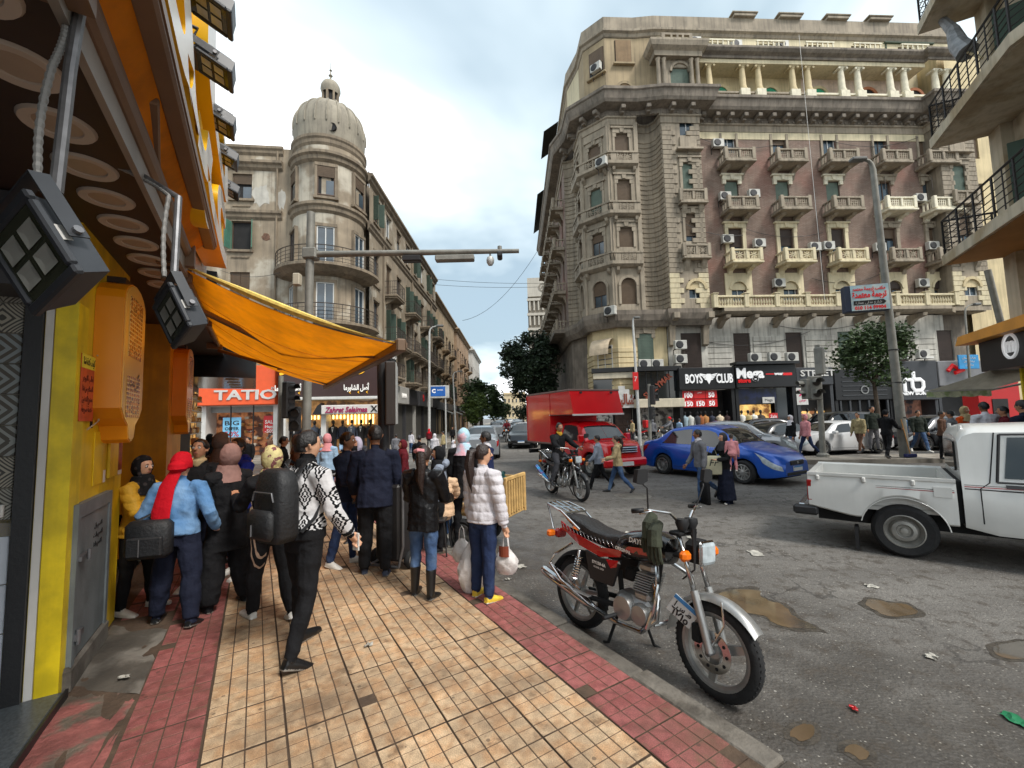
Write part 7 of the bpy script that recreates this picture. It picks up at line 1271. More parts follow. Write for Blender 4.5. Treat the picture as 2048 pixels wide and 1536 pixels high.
    for s_ in (1,-1):
        part('tail_panel',MB().ext([(-.08,s_*.118,.8),(-.3,s_*.13,.775),(-.6,s_*.125,.83),(-.82,s_*.1,.9),(-.8,s_*.1,.84),(-.55,s_*.12,.74),(-.3,s_*.125,.7),(-.1,s_*.11,.74)],(0,s_*.012,0)),trimc,smooth=False);part('side_cover',MB().ext([(-.08,s_*.115,.72),(-.3,s_*.125,.69),(-.46,s_*.125,.72),(-.4,s_*.12,.5),(-.16,s_*.115,.5)],(0,s_*.025,0)),PLB,smooth=False)
        part('shock',MB().tube([(XR+.02,s_*.14,AX+.02),(XR+.1,s_*.14,.7)],.014,8),CHR);sp_=[(XR+.045+.055*k/60,s_*.14+.03*math.cos(k*.9),AX+.14+.2*k/60) for k in range(61)];part('spring',MB().tube([(q[0]+.03*math.sin(k*.9),q[1],q[2]) for k,q in enumerate(sp_)],.006,5),CHR)
        part('swing_arm',MB().tube([(-.12,s_*.1,.36),(XR,s_*.1,AX)],.022,8),UND)
    part('frame',MB().tube([(.22,0,.92),(.16,0,.55),(.1,0,.28),(-.15,0,.25),(-.2,0,.6)],.022,8).tube([(.25,0,.93),(-.2,0,.75),(-.78,.07,.84)],.02,8).tube([(-.2,0,.75),(-.78,-.07,.84)],.02,8),UND)
    eng=part('engine',MB().cbx(-.18,.16,-.1,.1,.27,.47,.04).cbx(-.0,.14,-.08,.08,.45,.52,.02).lathe([(0,.15),(.085,.145),(.1,.11),(.1,0)],20,c=(-.06,0,.37),M=Matrix.Rotation(R_(90),3,'X')).lathe([(0,.14),(.07,.135),(.085,.1),(.085,0)],20,c=(.09,0,.36),M=Matrix.Rotation(R_(90),3,'X')),ALW,angle=30)
    for k in range(8):MB().cbx(-.005+.006*k,.145+.006*k,-.09,.09,.52+.019*k,.528+.019*k,.003).build('cooling_fin',ALW,eng)
    part('cylinder_head',MB().cbx(.04,.18,-.075,.075,.672,.74,.02),ALW,smooth=False);part('carburettor',MB().cbx(-.12,-.02,-.05,.05,.56,.66,.02),UND,smooth=False)
    part('exhaust',MB().tube([(.17,-.05,.6),(.24,-.09,.52),(.24,-.12,.38),(.12,-.14,.26),(-.12,-.15,.25),(-.35,-.155,.29)],.019,10).tube([(-.33,-.155,.285),(-.42,-.155,.3),(-.95,-.165,.42),(-.99,-.165,.43)],[.022,.04,.045,.03],14),CHR)
    part('crash_bar',MB().tube([(.2,-.06,.78),(.32,-.22,.66),(.32,-.27,.5),(.26,-.26,.36),(.14,-.15,.27),(.1,-.05,.26)],.016,8).tube([(.2,.06,.78),(.32,.22,.66),(.32,.27,.5),(.26,.26,.36),(.14,.15,.27),(.1,.05,.26)],.016,8),CHR)
    part('foot_rail',MB().tube([(-.18,-.17,.27),(-.34,-.22,.32),(-.68,-.22,.42),(-.86,-.2,.52),(-.83,-.17,.6),(-.62,-.15,.74)],.011,8).tube([(-.86,-.2,.52),(-.74,-.15,.45),(-.5,-.16,.38)],.009,8),CHR);part('foot_peg',MB().cyl((-.12,-.28,.3),(-.12,.28,.3),.016,8),PLB);part('foot_board',MB().cbx(-.7,-.36,-.21,-.16,.365,.375,.004),ALW,smooth=False)
    part('side_stand',MB().tube([(-.04,.1,.28),(-.02,.22,.03),(.03,.25,.01)],.012,7),UND);part('centre_stand',MB().tube([(-.14,-.1,.27),(-.2,-.13,.06),(-.24,-.14,.05)],.013,7),UND)
    part('rear_mudguard',fender(XR,.355,60,175,.075),UND);part('tail_lamp',MB().cbx(-.98,-.9,-.06,.06,.72,.8,.02),TLR,smooth=False)
    for s_ in (1,-1):part('indicator',MB().cbx(-.93,-.87,s_*.16-.04,s_*.16+.04,.75,.81,.015),AMB,smooth=False)
    rk_=MB().tube([(-.55,-.13,.87),(-.78,-.15,1.0),(-.98,-.14,1.04),(-1.02,0,1.05),(-.98,.14,1.04),(-.78,.15,1.0),(-.55,.13,.87)],.011,8).tube([(-.74,-.14,.99),(-.74,.14,.99)],.009,6).tube([(-.9,-.14,1.03),(-.82,.14,1.01)],.009,6).tube([(-.98,-.14,1.04),(-.9,-.13,.82)],.01,6).tube([(-.98,.14,1.04),(-.9,.13,.82)],.01,6)
    for y in (-.07,0,.07):rk_.tube([(-.74,y,.99),(-1.01,y,1.05)],.008,6)
    part('luggage_rack',rk_,CHR)
    if hero:
        WL=M('decal_white',rgb(214,208,200),.4,var=0);txt('DAYUN',.052,WL,tank,(.1,-.1525,.905),rot=(R_(80),0,R_(-2)),ext=.001,fat=.0015);txt('ORIGINAL',.034,WL,tank,(-.05,-.15,.81),rot=(R_(90),R_(4),0),ext=.001,fat=.001)
        txt('ORIGINAL',.026,WL,t,(-.14,-.1415,.7),rot=(R_(90),R_(-2),0),ext=.001,fat=.001);txt('DY150-4A',.034,WL,t,(-.3,-.152,.645),rot=(R_(90),R_(2),0),ext=.001,fat=.001);txt('MODEL 2020',.02,WL,t,(-.3,-.151,.61),rot=(R_(90),R_(2),0),ext=.001);part('cover_flash',MB().ext([(-.1,-.14,.715),(-.22,-.15,.7),(-.17,-.15,.64),(-.12,-.14,.66)],(0,-.003,0)),trimc,smooth=False)
        # plate on the front mudguard, facing the road side
        pl=obj('number_plate',MB().cbx(-.095,.095,-.004,.004,-.075,.075,.004).mesh('number_plate',PLT),fk,(FX-.19,-.1,AX+.2),rot=(R_(8),R_(32),R_(18)));MB().bx(-.093,.093,-.0065,-.0045,.045,.073).build('plate_band',PLC,pl);txt('ط س ا',.062,BLK,pl,(0,-.007,.012),ext=.001,ar=True,fat=.002,width=.13);txt('٦٧١٥',.07,BLK,pl,(0,-.007,-.045),ext=.001,fat=.002,width=.14)
        for k in range(3):part('cable',MB().tube([(FX-.2+.02*k,-.05,AX+.72),(FX-.08,-.1-.02*k,AX+.78),(FX-.1,-.09,AX+.5),(FX-.22,-.05,AX+.4)],.006,6),PLB,par=fk)
        for k in range(14):part('seat_stitch',MB().tube([(-.16-.045*k,-.128,.8+.003*max(0,k-6)*1.6),(-.185-.045*k,-.134,.845+.004*max(0,k-6)*1.6)],.003,4),CHR,par=seat)
    if rackbox:
        q=MB().cbx(-1.05,-.62,-.24,.24,1.02,1.5,.03).build('delivery_box',rackbox,t);txt('هنا',.2,WHT,q,(-.83,-.243,1.28),ext=.003,ar=True,fat=.006);txt('هنا',.16,WHT,q,(-.83,-.243,1.12),ext=.003,ar=True,fat=.004)
    return t
BKG=paint('gloss_black_paint',rgb(14,14,15),0,.2);RDG=paint('gloss_red_paint',rgb(176,22,26),0,.25)
def mplace(px1,py1,px2,py2):a,b=G(px1,py1,ROAD),G(px2,py2,ROAD);h=b-a;c=(a+b)/2;c.z=ROAD;return c,math.atan2(h.y,h.x)
c,an=mplace(1161,1252,1438,1398);HERO=motorbike('parked black and red motorcycle with chrome crash bars by the kerb',c,an,BKG,RDG,lean=R_(-5),steer=R_(-2),hero=True)
gl=thing('work_gloves','dark green work gloves draped over the motorcycle tank','gloves',(0,0,0));gp=Matrix.LocRotScale(c,HERO.rotation_euler,(1,1,1));GLV=M('green_glove',rgb(54,58,44),.9,var=.3,scale=9,bump=.5,bscale=30)
for k,(x,y,z) in enumerate(((.2,-.17,1.12),(.27,-.2,1.08))):
    g=MB().tube([gp@Vector((x,y+.06,z)),gp@Vector((x+.01,y,z-.06)),gp@Vector((x+.02,y-.01,z-.16))],[.04,.052,.055],9)
    for f in range(4):g.tube([gp@Vector((x-.03+.028*f,y-.01,z-.15)),gp@Vector((x-.03+.034*f,y-.015,z-.22-.02*(f%2))),gp@Vector((x-.025+.034*f,y,z-.27-.015*(f in (1,2))))],[.016,.015,.011],7)
    g.build('glove',GLV,gl,smooth=True)
c2,an2=mplace(1104,986,1163,1003);MOV=motorbike('black motorcycle being ridden across by a man in a black jacket',c2,an2,BKG,DGR)
MB().tube([(-.45,-.16,.32),(-.8,-.17,.5),(-1.05,-.18,.64)],[.03,.055,.05],12).build('blue_silencer',M('heat_blued_steel',rgb(60,150,200),.2,.7,var=.4,scale=5,col2=rgb(150,90,160),c2scale=4),MOV,smooth=True)
q,a=at_px(1272,888,190);DLV=motorbike('parked delivery motorcycle with red cargo box by the fabric shop',q,a,BKG,RDG,rackbox=RDS)
q,a=at_px(1335,893,176);DLV2=motorbike('dark motorcycle under the rider in the red cap',q,a,DGR,BKG)
q,a=at_px(1014,884,-94);FMB=motorbike('distant motorcycle coming down the street between the cars',q,a,BKG,RDG)
# ---------------------------------------------------------------- people
SKN=[M('skin_tan',rgb(176,126,96),.5,var=.08,scale=20,spec=.35),M('skin_light',rgb(204,156,126),.5,var=.08,scale=20,spec=.35),M('skin_brown',rgb(136,92,66),.5,var=.08,scale=20,spec=.35)]
HAIR=M('black_hair',rgb(24,20,19),.45,var=.3,scale=30,bump=.5,bscale=60);HAIRB=M('brown_hair',rgb(44,30,25),.45,var=.3,scale=30,bump=.5,bscale=60)
EYEW=M('eye_white',rgb(205,200,195),.3,var=0);EYED=M('eye_dark',rgb(22,16,14),.2,var=0);LIP=M('lips',rgb(150,84,76),.5,var=0)
def cloth(nm,c,rough=.85,bump=.7,bscale=15,**k):return M('cloth_'+nm,c,rough,var=k.pop('var',.16),scale=k.pop('scale',5),bump=bump,bscale=bscale,spec=k.pop('spec',.18),**k)
CB=cloth('black',rgb(26,26,28));CN=cloth('navy',rgb(28,32,48));CJ=cloth('jeans',rgb(62,84,118),col2=rgb(96,118,146),c2pos=(.45,.65),c2scale=3);CJD=cloth('dark_jeans',rgb(38,50,80),col2=rgb(66,82,112),c2pos=(.5,.7),c2scale=3);CW=cloth('white',rgb(206,202,206));CG=cloth('grey',rgb(112,112,116));CGD=cloth('dark_grey',rgb(62,62,66));CBE=cloth('beige',rgb(176,156,118));CPK=cloth('pink',rgb(216,146,150));CYE=cloth('yellow_puffer',rgb(206,160,52),.55);CDN=cloth('denim_jacket',rgb(88,130,176),col2=rgb(120,156,194),c2pos=(.45,.65),c2scale=3);CRD=cloth('red',rgb(190,18,34));CMV=cloth('mauve',rgb(146,112,104));CLE=cloth('leather',rgb(24,23,24),.3,.5,26);CPE=cloth('peach',rgb(216,180,146),.6);CKH=cloth('khaki',rgb(156,142,106));COR=cloth('orange',rgb(214,84,30));CMA=cloth('maroon',rgb(92,26,34));CGN=cloth('dark_green',rgb(46,52,46));CLB=cloth('light_blue',rgb(150,178,204));CLI=cloth('lilac',rgb(178,172,190));CBR=cloth('brown',rgb(98,72,58));CSU=cloth('suit_navy',rgb(34,42,74));CRY=cloth('royal_blue',rgb(30,44,130));CGB=cloth('blue_grey',rgb(132,140,154));CTA=cloth('taupe',rgb(120,104,96))
SHW=M('shoe_white',rgb(206,202,194),.5,var=.12,scale=14);SHB=M('shoe_black',rgb(20,20,21),.35,var=.15);SHY=M('shoe_yellow',rgb(222,190,62),.5,var=.15,scale=12);SHN=M('shoe_navy',rgb(34,42,62),.6,var=.15);SOL=M('sole_grey',rgb(120,114,106),.7,var=.1)
def pattern_mat(nm,base,ink,fn):
    m=cloth(nm,base);N,L,mt,mix=node_tools(m);b=N['Principled BSDF'];src=b.inputs['Base Color'].links[0].from_socket;tc=N.new('ShaderNodeTexCoord');s=N.new('ShaderNodeSeparateXYZ');L.new(tc.outputs['Object'],s.inputs[0]);f=fn(N,L,mt,s.outputs[0],s.outputs[1],s.outputs[2],tc.outputs['Object']);L.new(mix(f,src,ink),b.inputs['Base Color']);return m
def aztec(N,L,mt,x,y,z,V):
    u=mt('MULTIPLY',mt('ADD',x,mt('MULTIPLY',y,.6)),7.4);w=mt('MULTIPLY',z,4.6);a=mt('ABSOLUTE',mt('SUBTRACT',mt('FRACT',u),.5));b=mt('ABSOLUTE',mt('SUBTRACT',mt('FRACT',w),.5));zig=mt('MULTIPLY',mt('ABSOLUTE',mt('SUBTRACT',mt('FRACT',mt('MULTIPLY',z,34)),.5)),.16);d=mt('ADD',mt('ADD',a,b),zig)
    r1=mt('LESS_THAN',d,.11);r2=mt('MULTIPLY',mt('GREATER_THAN',d,.19),mt('LESS_THAN',d,.30));r3=mt('MULTIPLY',mt('GREATER_THAN',d,.41),mt('LESS_THAN',d,.54));return mt('MINIMUM',mt('ADD',mt('ADD',r1,r2),r3),1.0)
CAZ=pattern_mat('aztec',rgb(206,204,204),rgb(22,22,24),aztec)
def floral(N,L,mt,x,y,z,V):
    v=N.new('ShaderNodeTexVoronoi');v.inputs['Scale'].default_value=22;L.new(V,v.inputs['Vector']);return mt('LESS_THAN',v.outputs['Distance'],.34)
CFL=M('cloth_floral_scarf',rgb(206,192,136),.8,var=.2,scale=14,col2=rgb(120,70,74),c2pos=(.52,.56),c2scale=16,bump=.3,bscale=30);CBF=pattern_mat('black_floral',rgb(26,26,28),rgb(92,84,84),lambda *a:a[2]('MULTIPLY',floral(*a),.35));CPL=pattern_mat('plaid',rgb(52,50,52),rgb(120,110,106),lambda N,L,mt,x,y,z,V:mt('MAXIMUM',mt('GREATER_THAN',mt('SINE',mt('MULTIPLY',z,90)),.8),mt('GREATER_THAN',mt('SINE',mt('MULTIPLY',x,90)),.8)))
CPB=M('pink_blue_hijab',rgb(168,200,214),.8,var=.1,col2=rgb(222,168,178),c2pos=(.46,.6),c2scale=4,bump=.4,bscale=20);CBWT=pattern_mat('black_white_hoodie',rgb(30,30,32),rgb(200,200,200),lambda N,L,mt,x,y,z,V:mt('MULTIPLY',mt('GREATER_THAN',mt('SINE',mt('MULTIPLY',z,70)),.2),mt('GREATER_THAN',mt('SINE',mt('ADD',mt('MULTIPLY',x,120),mt('MULTIPLY',mt('SINE',mt('MULTIPLY',z,70)),3))),-.1)))
CTRK=pattern_mat('track_stripe',rgb(26,26,28),rgb(176,150,130),lambda N,L,mt,x,y,z,V:mt('MULTIPLY',mt('LESS_THAN',mt('ABSOLUTE',mt('SUBTRACT',mt('ABSOLUTE',mt('ADD',y,.01)),.018)),.006),mt('GREATER_THAN',mt('ABSOLUTE',x),.05)))
PPL=[]
def person(label,px,py,hy,face,top,bot,shoe,head='short',z=0.0,hx=None,h=None,skin=0,hair=HAIR,scarf=None,legs=((2,4),(-2,4)),arms=((4,9,12),(4,9,12)),lean=2,hyaw=0,hpitch=0,bulk=1.0,skirt=False,hem=.49,vox=.008,quilt=0,facef=True,group=None,loc=None,boots=False,wide=1.0,sit=None,name='person',hood=False,sleeve=1.0,inward=(.25,.25),collar=None,stance=.0,noleg=False,mask=None,cuffs=False):
    if loc is None:loc=G(px,py,z)
    loc=Vector((loc[0],loc[1],z if sit is None else loc[2]))
    if h is None:q=P(hx if hx is not None else px,hy,loc.y);h=(q.z-z)*1.0
    h=max(.8,h);fem=head in ('hijab','ponytail','turban','longhair');prim=[]
    def add(lab,pts,rad,ell=(1,0,0)):prim.append((lab,[Vector(p)*h for p in pts],[tuple(v*h for v in (r if isinstance(r,tuple) else (r,r))) for r in rad],Vector(ell)))
    pz=.53;hipw=.05;B=bulk
    def rot(v,ang):c,s=math.cos(ang),math.sin(ang);return Vector((v[0],v[1]*c-v[2]*s,v[1]*s+v[2]*c))
    legpts=[]
    for side,(f,k),in ((-1,legs[0]),(1,legs[1])):
        f,k=R_(f),R_(k);hp=Vector((side*hipw,0,pz));ab=stance+.012;kn=hp+Vector((side*ab,math.sin(f)*.245,-math.cos(f)*.245));an=kn+Vector((side*ab*.6,math.sin(f-k)*.235,-math.cos(f-k)*.235));legpts.append((hp,kn,an,f-k))
    low=min(l[2].z for l in legpts)-.042 if sit is None else 0;up=Vector((0,0,-low));SH=1.0
    for side,(hp,kn,an,sa) in zip((-1,1),legpts):
        hp,kn,an=hp+up,kn+up,an+up;w=wide
        if not skirt:add('bot',[hp+Vector((0,0,.02)),hp.lerp(kn,.45),kn,kn.lerp(an,.4),kn.lerp(an,.98)],[.056*B,.049*B*w**.3,.036*w,.036*w,.026*w])
        toe=max(-.5,min(.9,-sa*1.0 if sa<0 else 0));fd=Vector((side*.14,math.cos(toe),-math.sin(toe))).normalized();dn=Vector((0,-math.sin(toe),-math.cos(toe)))
        he=an+dn*.02-fd*.022;lift=.0
        add('shoe',[he,he+fd*.05+dn*.002,he+fd*.1+dn*.008,he+fd*.138+dn*.012],[(.021,.024),(.025,.026),(.027,.018),(.02,.012)]);add('sole',[he+dn*.019-fd*.004,he+fd*.06+dn*.019,he+fd*.142+dn*.021],[(.022,.006),(.025,.006),(.022,.005)])
        if boots:add('shoe',[an+Vector((0,0,-.01)),an.lerp(kn,.45),an.lerp(kn,.86)],[.027,.033,.037])
        else:add('shoe',[an+dn*.012,an+Vector((0,0,.0))],[.023,.022])
    pz+=up.z;la=R_(-lean);pel=Vector((0,0,pz))
    T=lambda x,y,zz:pel+rot((x,y,zz-.53),la)        # torso space (leaning)
    add('bot',[T(0,0,.47),T(0,-.006,.53),T(0,0,.6)],[(.076*B,.06*B),(.09*B,.066*B),(.08*B,.057*B)])
    if skirt:add('bot',[T(0,0,.58),T(0,0,.5),Vector((0,.01,.3)),Vector((0,.015,.05))],[(.085*B,.064*B),(.1*B,.08*B),(.115*B,.1*B),(.14*B,.125*B)])
    sw=.098 if fem else .108;sw *= B**.5;chest=.066 if not fem else .07
    hz=hem;hl=[T(0,-.002,hz),T(0,0,hz+.05),T(0,0,.62),T(0,.004,.72),T(0,-.002,.785),T(0,-.006,.822),T(0,-.006,.845)]
    add('top',hl,[(.107*B,.084*B),(.105*B,.08*B),(.092*B,.069*B),(.1*B,chest*1.05*B),(sw*.98,.064*B),(sw*.72,.05),(.04,.042)])
    if collar:add('collar',[T(0,-.004,.835),T(0,.0,.872)],[(.047,.05),(.043,.046)])
    if cuffs:add('collar',[T(0,-.002,hz-.006),T(0,-.002,hz+.016)],[(.108*B,.085*B),(.108*B,.085*B)])
    if hood:add('top',[T(-.05,-.05,.83),T(0,-.066,.845),T(.05,-.05,.83)],[.03,.036,.03])
    nb=T(0,-.004,.845);hd=R_(hpitch)
    hc=nb+rot((0,.012,.092),la*.4+-hd*.6)
    add('skin',[T(0,-.004,.82),nb+Vector((0,.004,.03)),hc+Vector((0,-.006,-.035))],[.034,.031,.031])
    hm=Matrix.Rotation(R_(hyaw),3,'Z')@Matrix.Rotation(-hd,3,'X');H=lambda x,y,zz:hc+hm@Vector((x,y,zz));ex=hm@Vector((1,0,0))
    add('skin',[H(0,.014,-.064),H(0,.008,-.045),H(0,.003,-.018),H(0,-.002,.018),H(0,-.004,.044),H(0,-.004,.062)],[(.018,.02),(.031,.038),(.0395,.049),(.0425,.054),(.036,.046),(.016,.02)],ex)
    add('skin',[H(0,.05,.008),H(0,.062,-.014)],[.006,.0095],ex)
    if not fem and head != 'hood':
        for s_ in (-1,1):add('skin',[H(s_*.043,-.004,-.018),H(s_*.047,-.01,.008)],[(.005,.009),(.006,.011)],(0,1,0))
    hands=[]
    for i,side in enumerate((-1,1)):
        f,a,e=(R_(v) for v in arms[i]);sh=T(side*sw*1.02,-.004,.8);inw=inward[i]
        d1=Vector((side*math.sin(a),math.sin(f)*math.cos(a),-math.cos(f)*math.cos(a)));el=sh+d1*.172;d2=Vector((side*math.sin(a)*.5-side*inw*math.sin(e),math.sin(f+e),-math.cos(f+e))).normalized();wr=el+d2*.142;k=1.12*B**.4*sleeve
        add('arm',[T(side*sw*.6,-.004,.805),sh,sh.lerp(el,.4),el,el.lerp(wr,.35),wr+d2*-.008],[(.042,.046),.04*k,.0355*k,.032*k,.031*k,.0255*k])
        if collar and cuffs:add('collar',[wr+d2*-.026,wr+d2*-.004],[.0275*k,.025*k])
        add('skin',[wr+d2*-.02,wr+d2*.01,wr+d2*.03,wr+d2*.052],[(.0145,.0155),(.015,.017),(.011,.023),(.0095,.0235)],d2.cross(Vector((1,0,0))) if abs(d2.x)<.9 else (0,1,0))
        ac_=(d2.cross(Vector((1,0,0)))).normalized() if abs(d2.x)<.9 else Vector((0,1,0));fx=d2.cross(ac_).normalized();wide_ax=fx.cross(d2).normalized() if True else ac_
        ax=Vector((0,1,0));ax=(ax-d2*ax.dot(d2));ax=ax.normalized() if ax.length>.3 else (Vector((1,0,0))-d2*d2.x).normalized();pn=d2.cross(ax)*side
        for q,ln in ((-1.5,.034),(-.5,.042),(.5,.045),(1.5,.04)):b0=wr+d2*.05+ax*q*.0105;add('skin',[b0,b0+d2*ln*.55+pn*.004,b0+d2*ln*.9+pn*.014],[.0056,.0053,.0045])
        b0=wr+d2*.022+ax*.018;add('skin',[b0,b0+d2*.022+ax*.012,b0+d2*.045+ax*.012+pn*.006],[.0075,.0066,.0052]);hands.append((wr+d2*.06)*h)
    PPL.append(dict(label=label,loc=loc,rz=R_(face)-R_(90),h=h,prim=prim,zhem=(hem+up.z)*h,boots=boots,sit=sit,mats=dict(top=top,arm=top,bot=bot,shoe=shoe,sole=SOL if shoe in (SHB,SHN) else SHW,skin=SKN[skin],collar=collar or top),vox=vox,head=head,hc=hc*h,hm=hm,hair=hair,scarf=scarf,T=lambda x,y,zz:T(x,y,zz)*h,quilt=quilt,facef=facef,group=group,name=name,hands=hands,sw=sw*h,mask=mask));return PPL[-1]
def _sd(p,prim):
    best=np.full(len(p),1e9);lab=np.zeros(len(p),np.int32);names=[]
    for lb,pts,rad,ell in prim:
        if lb not in names:names.append(lb)
        li=names.index(lb);a=None
        for k in range(len(pts)-1):
            p0,p1=np.array(pts[k]),np.array(pts[k+1]);t=p1-p0;L=np.linalg.norm(t)
            if L<1e-6:continue
            t=t/L;e=np.array(ell);e=e-t*(e@t)
            if np.linalg.norm(e)<1e-3:e=np.array([0,1.,0])-t*t[1]
            e /= np.linalg.norm(e);f=np.cross(t,e);q=p-p0;s=q@t;sc=np.clip(s,0,L);rx=rad[k][0]+(rad[k+1][0]-rad[k][0])*sc/L;ry=rad[k][1]+(rad[k+1][1]-rad[k][1])*sc/L;pr=q-np.outer(s,t);w=s-sc
            d=np.sqrt(((pr@e)/rx)**2+((pr@f)/ry)**2+(w/np.minimum(rx,ry))**2);d=(d-1)*np.minimum(rx,ry);m=d<best;best[m]=d[m];lab[m]=li
    return lab,names
def _fix(p,lab,names,o):
    if o['sit'] is None and 'top' in names:
        t,b=names.index('top'),names.index('bot');m=(lab==t)|(lab==b);lab[m&(p[:,2]>o['zhem'])]=t;lab[m&(p[:,2]<=o['zhem'])]=b
        if o['boots']:s=names.index('shoe');m=(lab==b)&(p[:,2]<.19*o['h']);lab[m]=s;lab[(lab==s)&(p[:,2]>.19*o['h'])]=b
    return lab
def _headshell(o,kind):      # hair or scarf as one closed shell around the head
    h=o['h'];sc=h;n,m=40,34;vs_=[];hm,hc=o['hm'],o['hc']
    for j in range(m+1):
        for i in range(n):
            a=2*math.pi*i/n
            if kind in ('hijab',):
                v=j/m
                if v<.6:ph=math.pi*(.02+.74*v/.6);dz,rr=math.cos(ph),math.sin(ph);up,ff,ss=dz,rr*math.cos(a),rr*math.sin(a);face=ff>.42 and -.86<up<.62;k=1.0
                else:up,ff,ss,face=0,0,0,False
                if v<.6:
                    thick=.016;q=Vector((ss*(.0425+thick),ff*(.054+thick*.85)-.004,up*(.064+thick)))
                    if ff>.3 and -.9<up<.66:u_=min(1,max(0,(ff-.3)/.3))*min(1,max(0,(.66-up)/.16))*min(1,max(0,(up+.9)/.2));q=q*(1-.36*u_)
                    p=hc/h+hm@q
                else:
                    u_=(v-.6)/.4;bot=o['T'](0,.0,.775)/h;c0=hc/h+hm@Vector((0,0,-.058));c=c0.lerp(bot+Vector((0,.006,0)),u_);rx=.052+(.1-.052)*u_**1.1;ry=.06+(.082-.06)*u_;rx *= 1+.06*math.sin(a*7+j)*u_;c.z -= .02*max(0,math.cos(a))*u_;p=c+Vector((math.sin(a)*rx,math.cos(a)*ry,0))
            else:
                ph=math.pi*(.01+.98*j/m);up,rr=math.cos(ph),math.sin(ph);ff,ss=rr*math.cos(a),rr*math.sin(a);t_={'short':.0075,'ponytail':.008,'turban':.017,'cap':.012,'hood':.02,'longhair':.016}[kind]
                hl=.64;fb=-.25+.75*min(1,max(0,(up+.15)/.3)) if kind in ('short','cap','ponytail','longhair') else .1;cut=min(1,max(0,(ff-fb)/.22))*min(1,max(0,(hl-up)/.14));low=min(1,max(0,(-.42-up)/.2)) if kind in ('short','cap','ponytail') else min(1,max(0,(-.8-up)/.15));s_=max(cut,low) if kind != 'turban' else max(cut,min(1,max(0,(-.25-up)/.2)))
                if kind=='short':s_=max(s_,min(1,max(0,(abs(ss)-.75)/.15))*min(1,max(0,(-.0-up)/.2))*.9)
                q=Vector((ss*(.0425+t_),ff*(.054+t_)-.003,up*(.0625+t_)+.002))*(1-.3*s_);p=hc/h+hm@q
            vs_.append(p*h)
    A=np.array(vs_);nz=vnoise(A*60,3)*.003+vnoise(A*22,8)*.004;C0=np.array(hc);dr=A-C0;A=A+dr/np.maximum(np.linalg.norm(dr,axis=1),1e-3)[:,None]*nz[:,None]
    b=MB();b.add([tuple(v) for v in A],[(j*n+i,j*n+(i+1)%n,(j+1)*n+(i+1)%n,(j+1)*n+i) for j in range(m) for i in range(n)]+[tuple(range(n)),tuple(range(m*n+n-1,m*n-1,-1))]);return b
